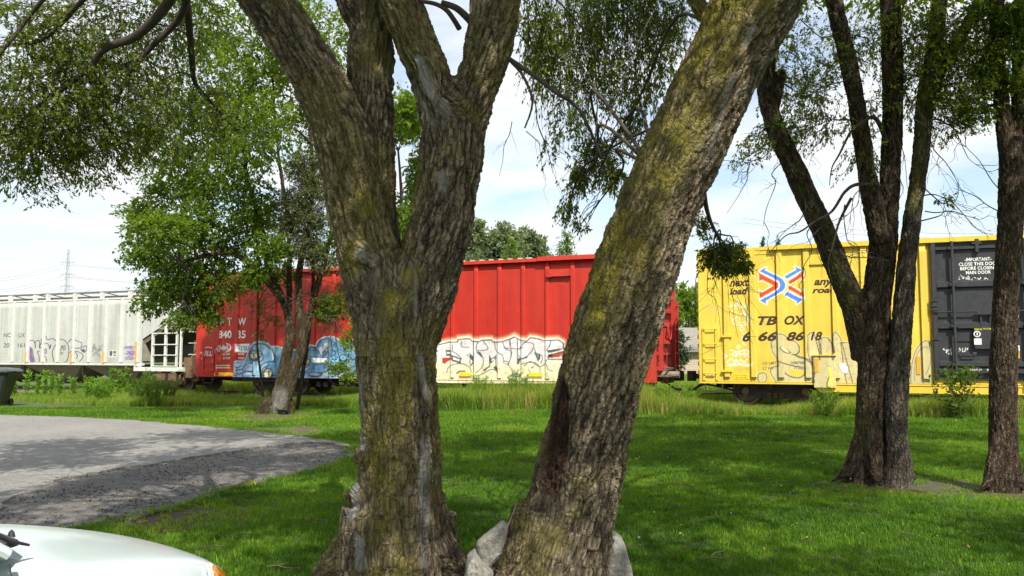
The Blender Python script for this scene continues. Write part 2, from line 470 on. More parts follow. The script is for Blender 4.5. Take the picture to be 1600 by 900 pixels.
# bark
def bark_mat(name, crev, ridge, fine=1.0, moss=(0.30, 0.26, 0.050)):
    m, N, L, b = mat(name)
    bc = N.new('ShaderNodeAttribute'); bc.attribute_name = 'barkco'
    h = N.new('ShaderNodeAttribute'); h.attribute_name = 'relief'
    ms = N.new('ShaderNodeAttribute'); ms.attribute_name = 'moss'
    sc = N.new('ShaderNodeAttribute'); sc.attribute_name = 'scar'
    rt = N.new('ShaderNodeAttribute'); rt.attribute_name = 'rot'
    n1 = noise_node(N, L, 32 * fine, 7, 0.72, vec=bc.outputs['Vector'], mapping=(1, 1, 0.25))
    n2 = noise_node(N, L, 5, 5, 0.7, vec=bc.outputs['Vector'])
    n4 = noise_node(N, L, 90 * fine, 4, 0.8, vec=bc.outputs['Vector'], mapping=(1, 1, 0.45))
    r = ramp(N, L, h.outputs['Fac'], [(0.22, crev), (0.52, tuple((a + c_) / 2 for a, c_ in zip(crev, ridge))), (0.92, tuple(c_ * 1.25 for c_ in ridge))])
    rv = ramp(N, L, n1.outputs[0], [(0.30, (0.40,) * 3), (0.5, (0.95,) * 3), (0.68, (1.65, 1.6, 1.55))])
    c = mixc(N, L, 1.0, r.outputs[0], rv.outputs[0], 'MULTIPLY')
    rp = ramp(N, L, n2.outputs[0], [(0.3, (0.72, 0.70, 0.70)), (0.7, (1.25, 1.2, 1.12))])
    c = mixc(N, L, 1.0, c, rp.outputs[0], 'MULTIPLY')
    vc = N.new('ShaderNodeTexVoronoi'); vc.feature = 'DISTANCE_TO_EDGE'; vc.inputs['Scale'].default_value = 30 * fine
    mpv = N.new('ShaderNodeMapping'); mpv.inputs['Scale'].default_value = (1, 1, 0.40); nw = noise_node(N, L, 14 * fine, 4, 0.6, vec=bc.outputs['Vector'])
    av = N.new('ShaderNodeVectorMath'); av.operation = 'MULTIPLY_ADD'; av.inputs[1].default_value = (0.05, 0.05, 0.10)
    L.new(nw.outputs['Color'], av.inputs[0]); L.new(bc.outputs['Vector'], av.inputs[2]); L.new(av.outputs[0], mpv.inputs[0]); L.new(mpv.outputs[0], vc.inputs['Vector'])
    rc = ramp(N, L, vc.outputs['Distance'], [(0.0, (0.45, 0.42, 0.40)), (0.09, (1.0, 1.0, 1.0))])
    c = mixc(N, L, 1.0, c, rc.outputs[0], 'MULTIPLY')
    # moss sits in flecks
    mm = N.new('ShaderNodeMath'); mm.operation = 'MULTIPLY'
    rm = ramp(N, L, n1.outputs[0], [(0.36, (0.25,) * 3), (0.54, (1,) * 3)])
    L.new(ms.outputs['Fac'], mm.inputs[0]); L.new(rm.outputs[0], mm.inputs[1])
    mc = ramp(N, L, n4.outputs[0], [(0.3, tuple(x * 0.55 for x in moss)), (0.55, moss), (0.75, tuple(x * 1.9 for x in moss))])
    c = mixc(N, L, mm.outputs[0], c, mc.outputs[0])
    n5 = noise_node(N, L, 12, 5, 0.7, vec=bc.outputs['Vector'], mapping=(1.6, 1.6, 0.10))
    sr = ramp(N, L, n5.outputs[0], [(0.3, (0.14, 0.12, 0.10)), (0.48, (0.36, 0.34, 0.31)), (0.7, (0.58, 0.56, 0.52))])
    c = mixc(N, L, sc.outputs['Fac'], c, sr.outputs[0])
    rr = ramp(N, L, n1.outputs[0], [(0.3, (0.022, 0.012, 0.008)), (0.55, (0.070, 0.040, 0.025)), (0.8, (0.17, 0.11, 0.068))])
    c = mixc(N, L, rt.outputs['Fac'], c, rr.outputs[0])
    L.new(c, b.inputs['Base Color']); b.inputs['Roughness'].default_value = 0.95
    b.inputs['Specular IOR Level'].default_value = 0.2
    ad = N.new('ShaderNodeMath'); ad.operation = 'ADD'
    L.new(n1.outputs[0], ad.inputs[0]); L.new(n4.outputs[0], ad.inputs[1])
    ad2 = N.new('ShaderNodeMath'); ad2.operation = 'ADD'; L.new(ad.outputs[0], ad2.inputs[0])
    sc2 = N.new('ShaderNodeMath'); sc2.operation = 'MINIMUM'; sc2.inputs[1].default_value = 0.22; L.new(vc.outputs['Distance'], sc2.inputs[0])
    sc3 = N.new('ShaderNodeMath'); sc3.operation = 'MULTIPLY'; sc3.inputs[1].default_value = 3.0; L.new(sc2.outputs[0], sc3.inputs[0]); L.new(sc3.outputs[0], ad2.inputs[1]); ad = ad2
    bump(N, L, b, ad.outputs[0], 1.0, 0.035 / fine ** 0.5)
    return m
M_bark = bark_mat('elm_bark', (0.052, 0.042, 0.029), (0.36, 0.305, 0.215))
M_bark_mossy = bark_mat('mossy_bark', (0.050, 0.040, 0.027), (0.33, 0.28, 0.195), moss=(0.28, 0.245, 0.038))
M_bark_far = bark_mat('grove_bark', (0.028, 0.021, 0.015), (0.155, 0.118, 0.082), 1.0, moss=(0.12, 0.125, 0.03))  # darker elm bark: the right-hand trunks' shade is put into the colour
M_bark_grey = bark_mat('grey_bark', (0.045, 0.038, 0.030), (0.20, 0.175, 0.145), 1.0)
M_limb = simple('limb_bark', (0.058, 0.045, 0.034), 0.95, var=0.4, scale=14, bmp=0.9, dirt_amt=0.2)
M_twig = simple('dead_twig', (0.11, 0.085, 0.06), 0.95, var=0.3, scale=10, bmp=0.3, dirt_amt=0.1)

# ================================================================== THE SETTING
def poly_sheet(name, pts, z, material, skirt=0.0):
    P = [(p[0], p[1]) for p in pts]
    tri = tessellate_polygon([[Vector((p[0], p[1], 0)) for p in P]])
    vs = [(p[0], p[1], z) for p in P]; n = len(P)
    fs = [tuple(t) for t in tri]
    if skirt:
        vs += [(p[0], p[1], z - skirt) for p in P]
        fs += [(i, (i + 1) % n, n + (i + 1) % n, n + i) for i in range(n)]
    me = bpy.data.meshes.new(name); me.from_pydata(vs, [], fs); me.update(); me.materials.append(material)
    fix_normals(me)
    o = link(name, me); o['kind'] = 'structure'
    return o

def in_poly(px, py, poly):
    px = np.asarray(px); py = np.asarray(py)
    c = np.zeros(px.shape, bool); n = len(poly); j = n - 1
    for i in range(n):
        xi, yi = poly[i][0], poly[i][1]; xj, yj = poly[j][0], poly[j][1]
        cond = ((yi > py) != (yj > py)) & (px < (xj - xi) * (py - yi) / ((yj - yi) if yj != yi else 1e-9) + xi)
        c ^= cond; j = i
    return c

def rough_line(pts, step, amp, seed):
    """break a polyline into short steps with sideways jitter"""
    out = []; r = np.random.default_rng(seed)
    for a, b_ in zip(pts[:-1], pts[1:]):
        a = np.array(a, float); b_ = np.array(b_, float)
        n = max(1, int(np.linalg.norm(b_ - a) / step))
        d = (b_ - a) / max(np.linalg.norm(b_ - a), 1e-6); nn = np.array([-d[1], d[0]])
        for k in range(n):
            out.append(a + (b_ - a) * k / n + nn * r.normal(0, amp) * (k > 0))
    out.append(np.array(pts[-1], float))
    return out

gp = lambda L_: [gnd(x, y)[:2] for x, y in L_]
upper = gp([(-700, 640), (-300, 645), (0, 650), (100, 653), (200, 658), (330, 669), (420, 679), (480, 686), (535, 694), (552, 704)])
crack = gp([(552, 704), (520, 694), (480, 693), (420, 698), (335, 712), (300, 716), (240, 728), (180, 735), (120, 747), (64, 757)])
lowerl = gp([(64, 757), (0, 800), (-200, 850)])
lowerr = gp([(552, 704), (556, 713), (520, 727), (460, 744), (400, 755), (335, 770), (300, 787), (240, 802), (160, 818), (60, 834), (-150, 850)])
asph = rough_line(upper, 0.35, 0.06, 1)[:-1] + rough_line(crack, 0.12, 0.035, 2)[:-1] + rough_line(lowerl, .2, .09, 21) + [ np.array([-30, 6.0]), np.array([-30, 22.5])]
crum = rough_line(lowerr, 0.2, 0.05, 3) + [np.array([-9.5, 8.0]), np.array([-9.0, 10.5])] + [p + np.array([-0.25, 0.35]) for p in lowerl[:1]] + [p + np.array([0, 0.12]) for p in crack[::-1][1:-1]]
poly_sheet('asphalt_lot', asph, 0.034, M_asphalt, 0.05)
poly_sheet('crumbled_asphalt_edge', crum, 0.010, M_crumble, 0.02)

# ground sheet, finer near the camera so the bare patches can be told to the material
xs = np.unique(np.concatenate([np.linspace(-14, 14, 113), np.array([-900, -500, -250, -120, -60, -40, -25, -18, 18, 25, 40, 60, 120, 250, 500, 900])]))
ys = np.unique(np.concatenate([np.linspace(0, 26, 105), np.array([-300, -120, -50, -20, -8, 30, 36, 45, 60, 90, 150, 300, 700, 1500])]))
GX, GY = np.meshgrid(xs, ys)
nz = fbm(np.stack([GX.ravel() * 0.25, GY.ravel() * 0.25, GX.ravel() * 0], 1), 3, 5).reshape(GX.shape)
near = (np.abs(GX) < 60) & (GY < 60) & (GY > -20)
GZ = np.where(near, (nz - 0.5) * 0.05 - 0.012, -0.02)
def bare_at(x, y):
    """0..1, how little grass grows"""
    x = np.asarray(x, float); y = np.asarray(y, float)
    n = fbm(np.stack([x * 1.6, y * 1.6, x * 0], 1), 4, 17)
    px, py = project(np.stack([x, y, x * 0], 1))
    a = np.exp(-(((px - 250) / 150) ** 2 + ((py - 803) / 22) ** 2)) * 1.2      # thin turf below the crumbled edge
    a = a + np.exp(-(((px - 450) / 80) ** 2 + ((py - 672) / 11) ** 2)) * 0.9   # around the small tree
    a = a + np.exp(-(((px - 410) / 60) ** 2 + ((py - 651) / 7) ** 2)) * 1.0
    a = a + np.exp(-(((px - 1480) / 90) ** 2 + ((py - 758) / 12) ** 2)) * 0.7
    a = a + np.exp(-(((px - 1330) / 90) ** 2 + ((py - 868) / 14) ** 2)) * 0.35
    a = a + np.exp(-(((px - 840) / 200) ** 2 + ((py - 905) / 30) ** 2)) * 0.4
    a = np.where(y < 2.0, 0, a)
    for tx, ty, tr in ((-.82, 6.1, .75), (.28, 5.9, .75), (4.6, 10.9, .8), (6.1, 10.2, .7), (-6.6, 23.6, 1.4)):
        a = a + np.exp(-(((x - tx) / tr) ** 2 + ((y - ty) / tr) ** 2)) * .75
    return np.clip(a * (0.45 + 1.1 * n) + 0.9 * (n - 0.66), 0, 1)
BR = bare_at(GX.ravel(), GY.ravel())
nx, ny = len(xs), len(ys)
I = np.arange(nx * ny).reshape(ny, nx)
FQ = np.stack([I[:-1, :-1].ravel(), I[:-1, 1:].ravel(), I[1:, 1:].ravel(), I[1:, :-1].ravel()], 1)
me = mesh_np('ground', np.stack([GX.ravel(), GY.ravel(), GZ.ravel()], 1), FQ, M_ground, True, {'bare': ('FLOAT', BR)})
tag(link('ground', me), kind='structure')

# ------------------------------------------------------------------ the track frame: x along the rails to the right, y away from the camera
TD = np.array([0.923, -0.3848]); TD /= np.linalg.norm(TD)
TN = np.array([-TD[1], TD[0]])                     # away from the camera
O3 = at(1093, 596, 25.8); TO = O3[:2]
TROT = math.atan2(TD[1], TD[0])
ZR = 0.10                                          # top of rail
def tw(s, y, z):
    p = TO + TD * s + TN * y
    return np.array([p[0], p[1], z])
def sz(x, y, off=0.0):
    """where the sight line through a pixel meets the cars' near side (off metres behind it)"""
    r = ray(x, y); n = np.array([TN[0], TN[1], 0])
    o = np.array([TO[0], TO[1], 0]) + n * off
    k = ((o - CAM) @ n) / (r @ n)
    P = CAM + k * r
    return float((P[:2] - TO) @ TD), float(P[2])
def side_px(S, Z):
    P = np.stack([TO[0] + TD[0] * S, TO[1] + TD[1] * S, Z], 1)
    return project(P)
sx = lambda x, y=560: sz(x, y)[0]

track = empty('railway_track', tw(0, 1.5, 0), TROT, 'rusty railway track running behind the tall grass under the three freight cars', 'railway track')
mb = MB(); mb.prism([(-1.9, -0.02), (-1.35, 0.03), (1.35, 0.03), (1.9, -0.02)], -48, 26, 'x')
b_ = mb.build('ballast', M_ballast, track); b_['kind'] = 'stuff'
for yy in (-0.7175, 0.7175):
    mb = MB()
    mb.prism([(yy - 0.07, 0.0), (yy + 0.07, 0.0), (yy + 0.07, 0.015), (yy + 0.012, 0.03), (yy + 0.012, 0.07), (yy + 0.036, 0.08), (yy + 0.036, ZR),
              (yy - 0.036, ZR), (yy - 0.036, 0.08), (yy - 0.012, 0.07), (yy - 0.012, 0.03), (yy - 0.07, 0.015)], -48, 26, 'x')
    mb.build('rail', M_rail, track)
mb = MB(); mb.box(-0.115, 0.115, -1.3, 1.3, -0.06, 0.034, 0.01)
t0_ = mb.build('tie', M_tie, track)
for k in range(1, 118):
    o = t0_.copy(); COL.objects.link(o); o.parent = track
    o.location = (-44 + k * 0.55 + random.uniform(-.03, .03), random.uniform(-.05, .05), random.uniform(-.006, .004)); o.rotation_euler = (0, 0, random.uniform(-.02, .02))
t0_.location = (-44, 0, 0)

# ================================================================== FREIGHT CARS
class Paint:
    """paint laid on a car side; shapes are written in the photograph's pixels and fixed to the steel"""
    def __init__(s, S, Z, base):
        s.x, s.y = side_px(S, Z); s.S = S; s.Z = Z
        s.c = np.tile(np.array(base, dtype=np.float64), (len(S), 1))
    def _mix(s, idx, a, col):
        s.c[idx] = s.c[idx] * (1 - a[:, None]) + np.array(col) * a[:, None]
    def fill(s, poly, col, soft=0.7, alpha=1.0):
        P = np.array(poly, float); m = 3
        box = (s.x > P[:, 0].min() - m) & (s.x < P[:, 0].max() + m) & (s.y > P[:, 1].min() - m) & (s.y < P[:, 1].max() + m)
        if not box.any(): return s
        x, y = s.x[box], s.y[box]
        d = s._dist(x, y, list(map(tuple, P)) + [tuple(P[0])])
        ins = in_poly(x, y, P)
        sd_ = np.where(ins, -d, d)
        s._mix(box, np.clip(0.5 - sd_ / soft, 0, 1) * alpha, col); return s
    def _dist(s, x, y, pts):
        best = np.full(len(x), 1e9)
        for (ax, ay), (bx, by) in zip(pts[:-1], pts[1:]):
            dx, dy = bx - ax, by - ay; L2 = dx * dx + dy * dy + 1e-9
            t = np.clip(((x - ax) * dx + (y - ay) * dy) / L2, 0, 1)
            best = np.minimum(best, (x - ax - t * dx) ** 2 + (y - ay - t * dy) ** 2)
        return np.sqrt(best)
    def stroke(s, pts, w, col, soft=0.6, alpha=1.0):
        P = np.array(pts, float); m = w + soft + 1
        box = (s.x > P[:, 0].min() - m) & (s.x < P[:, 0].max() + m) & (s.y > P[:, 1].min() - m) & (s.y < P[:, 1].max() + m)
        if not box.any(): return s
        d = s._dist(s.x[box], s.y[box], [tuple(p) for p in P])
        s._mix(box, np.clip(0.5 + (w / 2 - d) / soft, 0, 1) * alpha, col); return s

def smooth_px(pts, k=5):
    """Catmull-Rom through the points"""
    P = [np.array(p, float) for p in pts]; out = []
    for i in range(len(P) - 1):
        p0, p1, p2, p3 = P[max(i - 1, 0)], P[i], P[i + 1], P[min(i + 2, len(P) - 1)]
        for j in range(k):
            t = j / k
            out.append(0.5 * (2 * p1 + (p2 - p0) * t + (2 * p0 - 5 * p1 + 4 * p2 - p3) * t * t + (3 * p1 - p0 - 3 * p2 + p3) * t ** 3))
    out.append(P[-1]); return out

def zm(x0, y0, k):
    return lambda L_: [(x0 + X / k, y0 + Y / k) for X, Y in L_]

def painted(name, s0, s1, z0, z1, y, res, zres, zsplit, fn, material, parent, off, depth=0.02, coarse=0.25):
    """a steel sheet (front face gridded to take the paint, edges folded back by depth)"""
    ss = np.linspace(s0, s1, max(2, int(round((s1 - s0) / res)) + 1))
    zd = np.linspace(z0, min(zsplit, z1), max(2, int(round((min(zsplit, z1) - z0) / zres)) + 1))
    zz = zd if zsplit >= z1 - 0.05 else np.concatenate([zd, np.linspace(zsplit, z1, max(2, int((z1 - zsplit) / coarse) + 1))[1:]])
    S, Z = np.meshgrid(ss, zz)
    n = S.size; a, b = S.shape
    V = np.stack([S.ravel(), np.full(n, y), Z.ravel()], 1)
    I = np.arange(n).reshape(a, b)
    F = [np.stack([I[:-1, :-1].ravel(), I[:-1, 1:].ravel(), I[1:, 1:].ravel(), I[1:, :-1].ravel()], 1)]
    colr = fn(S.ravel(), Z.ravel())
    rim = np.concatenate([I[0, :], I[1:, -1], I[-1, :-1][::-1], I[1:-1, 0][::-1]])
    Vb = V[rim].copy(); Vb[:, 1] += depth
    J = n + np.arange(len(rim)); K = np.roll(np.arange(len(rim)), -1)
    F.append(np.stack([rim, J, J[K], rim[K]], 1))
    V = np.concatenate([V, Vb]); colr = np.concatenate([colr, colr[rim]])
    V = V - np.array(off)
    me = mesh_np(name, V, np.concatenate(F), material, False, {'paint': ('FLOAT_COLOR', colr)})
    return link(name, me, parent)

def text_mesh(body, x0, x1, ytop, ybot, y_off, material, parent, off, name='lettering', shear=0.0, bold=0.0, font_k=1.0, spacing=1.0):
    """flat letters on a car side, fitted between pixels; cap height from ytop to ybot"""
    cu = bpy.data.curves.new('lettering', 'FONT')
    cu.body = body; cu.size = 1.0; cu.shear = shear; cu.offset = bold; cu.space_character = spacing
    cu.resolution_u = 3
    o = bpy.data.objects.new('lettering', cu); COL.objects.link(o)
    dg = bpy.context.evaluated_depsgraph_get(); ev = o.evaluated_get(dg)
    me = bpy.data.meshes.new_from_object(ev)
    bpy.data.objects.remove(o); bpy.data.curves.remove(cu)
    n = len(me.vertices); co = np.empty(n * 3, np.float32); me.vertices.foreach_get('co', co); co = co.reshape(-1, 3)
    mn, mx = co.min(0), co.max(0)
    xm = (x0 + x1) / 2
    (sa, _), (sb, _) = sz(x0, (ytop + ybot) / 2), sz(x1, (ytop + ybot) / 2)
    _, zt = sz(xm, ytop); _, zb = sz(xm, ybot)
    u = (co[:, 0] - mn[0]) / (mx[0] - mn[0]); v = (co[:, 1] - mn[1]) / (mx[1] - mn[1])
    out = np.stack([sa + u * (sb - sa), np.full(n, y_off), zb + v * (zt - zb)], 1) - np.array(off)
    me.vertices.foreach_set('co', out.astype(np.float32).ravel()); me.update()
    me.materials.clear(); me.materials.append(material)
    return link(name, me, parent)

def truck(parent, sc, off, mat_side, z=ZR, wb=1.72, r=0.42):
    """one bogie: side frames, bolster, springs and four wheels, under the car at sc"""
    x = lambda v: sc + v
    mb = MB(); mb.box(x(-.22), x(.22), .45, 2.55, z + .40, z + .66, .04)
    mb.box(x(-.5), x(-.42), .7, 2.3, z + .33, z + .42); mb.box(x(.42), x(.5), .7, 2.3, z + .33, z + .42)
    parent = mb.build('bogie', M_under, parent, off)
    for yy, sgn in ((0.50, -1), (2.50, 1)):
        mb = MB()
        zc = z + r
        pr = [(-wb/2 - .22, zc + .12), (-wb/2 - .20, zc - .10), (-wb/2 + .14, zc - .13), (-.36, z + .20), (.36, z + .20), (wb/2 - .14, zc - .13), (wb/2 + .20, zc - .10),
              (wb/2 + .22, zc + .12), (wb/2 - .05, zc + .20), (.40, zc + .33), (-.40, zc + .33), (-wb/2 + .05, zc + .20)]
        mb.prism([(x(a), b_) for a, b_ in pr], yy - .07, yy + .07, 'y')
        o = mb.build('side_frame', mat_side, parent, off)
        mb = MB()
        for dx in (-.18, 0, .18):
            pts = [(x(dx) + .055 * math.cos(a), yy + .02 + sgn * .09 + .055 * math.sin(a), z + .22 + .16 * a / 25.2) for a in np.linspace(0, 25.2, 50)]
            mb.tube(pts, 0.013, 5)
        mb.build('spring', M_rust, parent, off)
        for dx in (-wb/2, wb/2):
            mb = MB(); mb.lathe([(0.0, -.11), (.11, -.11), (.115, -.05), (.09, 0), (.0, 0)], (x(dx), yy + (-.02 if sgn < 0 else .13), zc), 'y', 14)
            mb.build('axle_cap', M_rust, parent, off)
    for dx in (-wb/2, wb/2):
        for yy, sgn in ((0.72, 1), (2.28, -1)):
            pr = [(.0, -.05), (.10, -.05), (.13, 0.0), (r - .10, .02), (r - .07, -.045), (r, -.05), (r, .06), (r + .03, .065), (r + .03, .09), (r - .06, .09), (.0, .06)]
            if sgn < 0: pr = [(a, -b_) for a, b_ in pr]
            mb = MB(); mb.lathe(pr, (x(dx), yy, z + r + .0), 'y', 26)
            o = mb.build('wheel', M_tread, parent, off); fix_normals(o.data)
        mb = MB(); mb.lathe([(.07, -.7), (.07, .7)], (x(dx), 1.5, z + r), 'y', 10); mb.build('axle', M_under, parent, off)

def coupler(parent, s_end, sgn, off, z=ZR + .82, reach=0.62):
    mb = MB()
    e = s_end; w = lambda v: e + sgn * v
    mb.box(min(w(-.1), w(reach - .2)), max(w(-.1), w(reach - .2)), 1.42, 1.58, z - .08, z + .08, .02)
    mb.box(min(w(0), w(.06)), max(w(0), w(.06)), 1.18, 1.82, z - .24, z + .24, .03)
    kn = [(0.0, -.16), (.16, -.17), (.24, -.11), (.26, .02), (.18, .06), (.12, -.02), (.08, .02), (.12, .13), (.22, .17), (.20, .23), (.05, .20), (-.04, .08)]
    mb.prism([(w(reach - .22) + sgn * a, 1.5 - b_ * 1.1) for a, b_ in kn], z - .15, z + .17, 'z')
    o = mb.build('coupler', M_under, parent, off); fix_normals(o.data)
    mb = MB()
    mb.tube(smooth_px([(w(-.05), 1.2, z - .12), (w(.2), 1.2, z - .25), (w(.45), 1.3, z - .42), (w(reach + .05), 1.4, z - .40)]), .028, 6)
    mb.build('air_hose', M_rubber, parent, off)

def ladder(parent, s0, s1, zs, y, off, material, bar=0.045, zlo=None, zhi=None, stiles=True):
    """side ladder: stiles and rungs standing off the sheet, each rung its own piece"""
    zlo = zs[0] - .1 if zlo is None else zlo; zhi = zs[-1] + .1 if zhi is None else zhi
    if stiles:
        for s_ in (s0, s1):
            mb = MB(); mb.box(s_ - bar, s_ + bar, y - .04, y - .002, zlo, zhi); mb.build('ladder_stile', material, parent, off)
    for z_ in zs:
        mb = MB(); mb.tube([(s0 - .01, y - .005, z_), (s0 + .02, y - .085, z_), (s1 - .02, y - .085, z_), (s1 + .01, y - .005, z_)], .016, 6)
        mb.build('ladder_rung', material, parent, off)

RES = 0.022
# ---------------------------------------------------------------- yellow boxcar
YL = 18.9
Zsill, Ztop = 0.80, 4.80
offY = (YL / 2, 1.5, ZR)
yel = empty('yellow_boxcar', tw(YL / 2, 1.5, ZR), TROT, 'bright yellow steel boxcar with red and blue arrow emblem, graffiti and black doors', 'freight car')
Y_BASE = (0.74, 0.53, 0.065)
zy = zm(1180, 500, 6.428); zl = zm(1090, 430, 4.28); ze = zm(1090, 370, 6.0)

def letter_scribble(p, x0, y0, w, h, n, col, lw, seed, alpha=1.0):
    """a spray-can tag: joined loops and hooks that read as handwriting"""
    r = np.random.default_rng(seed); x = x0
    for k in range(n):
        cw = w / n; q = [(x + cw * r.uniform(0, .3), y0 + h * r.uniform(0, .25))]
        for j in range(5):
            q.append((x + cw * r.uniform(-.1, 1.15), y0 + h * r.uniform(0, 1)))
        p.stroke(smooth_px(q, 4), lw, col, 0.6, alpha); x += cw

TAN = (0.62, 0.53, 0.25); TANP = (0.70, 0.63, 0.40); INK = (0.10, 0.085, 0.075); CRM = (0.88, 0.84, 0.52)
def yellow_paint(S, Z):
    p = Paint(S, Z, Y_BASE)
    # grimy sill and rust streaks
    g = sstep(1.25, 0.8, Z)[:, None] * 0.22 * fbm(np.stack([S * 3, Z * 3, S * 0], 1), 3, 3)[:, None]
    p.c = p.c * (1 - g) + np.array((0.35, 0.2, 0.06)) * g
    if S.min() < 12.5:
        # big tan blobs with a cream halo
        blobs = [
            zy([(160, 230), (185, 165), (230, 140), (290, 150), (340, 195), (400, 215), (440, 260), (445, 320), (410, 350), (470, 370), (560, 410), (600, 500), (590, 590), (570, 632), (240, 632), (190, 590), (155, 530), (160, 490), (200, 465), (240, 462), (215, 385), (185, 340), (165, 290)]),
            zy([(530, 150), (580, 120), (610, 200), (640, 300), (665, 350), (660, 200), (700, 175), (750, 200), (800, 330), (780, 200), (800, 120), (850, 170), (880, 260), (920, 420), (980, 640), (960, 690), (600, 690), (590, 560), (560, 420), (530, 330)]),
            zy([(30, 545), (70, 530), (110, 545), (118, 590), (95, 625), (40, 622), (26, 590)]),
            [(1422, 604), (1424, 575), (1428, 555), (1436, 540), (1448, 532), (1458, 545), (1460, 575), (1459, 604)],
            zy([(860, 230), (1100, 260), (1150, 690), (940, 690)]),
        ]
        for b in blobs: p.stroke(smooth_px(b + [b[0]], 3), 2.6, CRM, 1.0)
        for b in blobs: p.fill(smooth_px(b + [b[0]], 3), TAN, 0.8)
        sp = fbm(np.stack([S * 14, Z * 14, S * 0], 1), 4, 8)
        for b in blobs[:2] + blobs[4:]:
            P_ = np.array(smooth_px(b + [b[0]], 3)); ins = in_poly(p.x, p.y, P_)
            k = ins * sstep(0.60, 0.70, sp) * 0.35
            p.c = p.c * (1 - k[:, None]) + np.array((0.30, 0.25, 0.16)) * k[:, None]
        for b in blobs: p.stroke(smooth_px(b + [b[0]], 4), 1.5, INK, 0.6, 0.95)
        p.fill(zy([(330, 500), (400, 495), (500, 520), (490, 560), (420, 575), (345, 540)]), Y_BASE)
        for q in ([(260, 265), (300, 290), (355, 330), (300, 325), (262, 290), (260, 265)], [(300, 535), (360, 570), (440, 580), (495, 545), (500, 490)],
                  [(435, 250), (445, 300), (420, 345), (370, 345)], [(390, 345), (440, 375), (500, 390), (560, 430)],
                  [(640, 210), (650, 280), (665, 340), (640, 200)], [(740, 200), (770, 240), (790, 330)], [(740, 470), (745, 560), (720, 640), (735, 690)],
                  [(620, 230), (640, 320), (650, 400)], [(770, 350), (780, 400), (800, 360)], [(20 + 200, 410), (300, 440), (380, 460), (450, 470)]):
            p.stroke(smooth_px(zy(q), 4), 1.9, (0.12, 0.11, 0.10), 0.7)
        p.fill(zy([(262, 262), (300, 285), (350, 330), (310, 322), (265, 285)]), CRM)
        p.fill(zy([(735, 470), (770, 480), (780, 560), (800, 600), (770, 680), (735, 690), (745, 600)]), (0.80, 0.68, 0.12))
        p.fill(zy([(845, 440), (880, 430), (930, 470), (925, 535), (880, 530), (850, 480)]), (0.85, 0.86, 0.84))
        p.stroke(smooth_px(zy([(845, 440), (850, 480), (880, 530), (925, 535)]), 3), 0.9, (0.12, 0.14, 0.22))
        # right-hand oval next to the door
        p.stroke(smooth_px([(1429, 594), (1430, 565), (1436, 548), (1447, 542), (1455, 552), (1452, 572), (1446, 585)], 4), 1.6, (0.28, 0.25, 0.22))
        # pale scribbled tags on the second panel
        WB = (0.62, 0.82, 0.80); WH = (0.86, 0.86, 0.78)
        p.stroke(smooth_px(zl([(215, 205), (280, 190), (345, 225)]), 4), 2.5, (0.85, 0.78, 0.35), 6, 0.6)
        for q in ([(215, 210), (265, 200), (240, 230), (215, 270), (235, 300), (265, 275), (255, 245)], [(270, 160), (282, 215), (330, 205)], [(265, 225), (300, 210), (345, 290), (300, 250), (280, 300)],
                  [(255, 300), (290, 320), (335, 300), (300, 240), (350, 320)], [(230, 290), (240, 320), (290, 335), (330, 330)], [(282, 355), (300, 345), (310, 362), (290, 372), (282, 355)],
                  [(300, 385), (320, 400), (295, 420), (325, 425)], [(290, 430), (330, 440), (300, 455), (325, 468)], [(320, 330), (345, 300), (352, 260)]):
            p.stroke(smooth_px(zl(q), 4), 1.05, WB, 0.9, 0.85)
        p.stroke(smooth_px(zl([(262, 480), (275, 468), (285, 480), (272, 490), (262, 480)]), 4), 1.2, WH)
        for q in ([(225, 500), (250, 515), (228, 530), (255, 545)], [(255, 505), (262, 540), (275, 508)], [(280, 505), (285, 545)], [(290, 510), (310, 500), (310, 525), (292, 528)], [(315, 545), (318, 500), (345, 515), (325, 530), (350, 545)],
                  [(235, 560), (200, 575), (215, 600), (245, 590), (240, 570)], [(250, 600), (258, 560), (275, 600), (282, 560)], [(290, 565), (305, 580), (290, 600), (312, 600)], [(335, 560), (315, 580), (340, 600), (372, 590)], [(175, 530), (200, 540), (180, 550)],
                  [(200, 605), (280, 600), (360, 608)]):
            p.stroke(smooth_px(zl(q), 4), 1.5, WH, 0.7)
        # thin grey scribble on the corner panel, and the drying stains
        for k_, q in enumerate(([(30, 195), (60, 215), (50, 235), (85, 190), (90, 240)], [(60, 185), (75, 230), (110, 200), (100, 255)], [(95, 210), (125, 240), (135, 205), (140, 270)], [(110, 250), (150, 225), (130, 280)])):
            p.stroke(smooth_px(zl(q), 4), 0.6, (0.42, 0.36, 0.24), 0.7, 0.7)
        for q in ([(50, 470), (80, 465), (100, 490), (60, 495), (95, 505)], [(60, 520), (110, 500), (80, 540)], [(235, 620), (270, 635), (300, 622), (340, 630), (280, 640)], [(52, 590), (85, 600), (120, 595)]):
            p.stroke(smooth_px(zl(q), 4), 0.9, (0.50, 0.35, 0.06), 0.8, 0.7)
        # outline jug sketch
        p.stroke(smooth_px(zy([(85, 235), (135, 240), (125, 285), (160, 330), (155, 385), (75, 390), (70, 335), (105, 290), (85, 235)]), 3), 0.5, (0.45, 0.38, 0.15), 0.6, 0.7)
        # emblem: cream outline, then blue and red arrows
        BL = (0.075, 0.22, 0.80); RD = (0.82, 0.065, 0.012); CO = (0.88, 0.84, 0.58)
        blue1 = ze([(578, 322), (645, 282), (630, 312), (762, 376), (800, 400), (822, 438), (820, 478), (795, 512), (640, 600), (650, 632), (582, 598), (738, 512), (766, 485), (776, 455), (768, 425), (742, 404)])
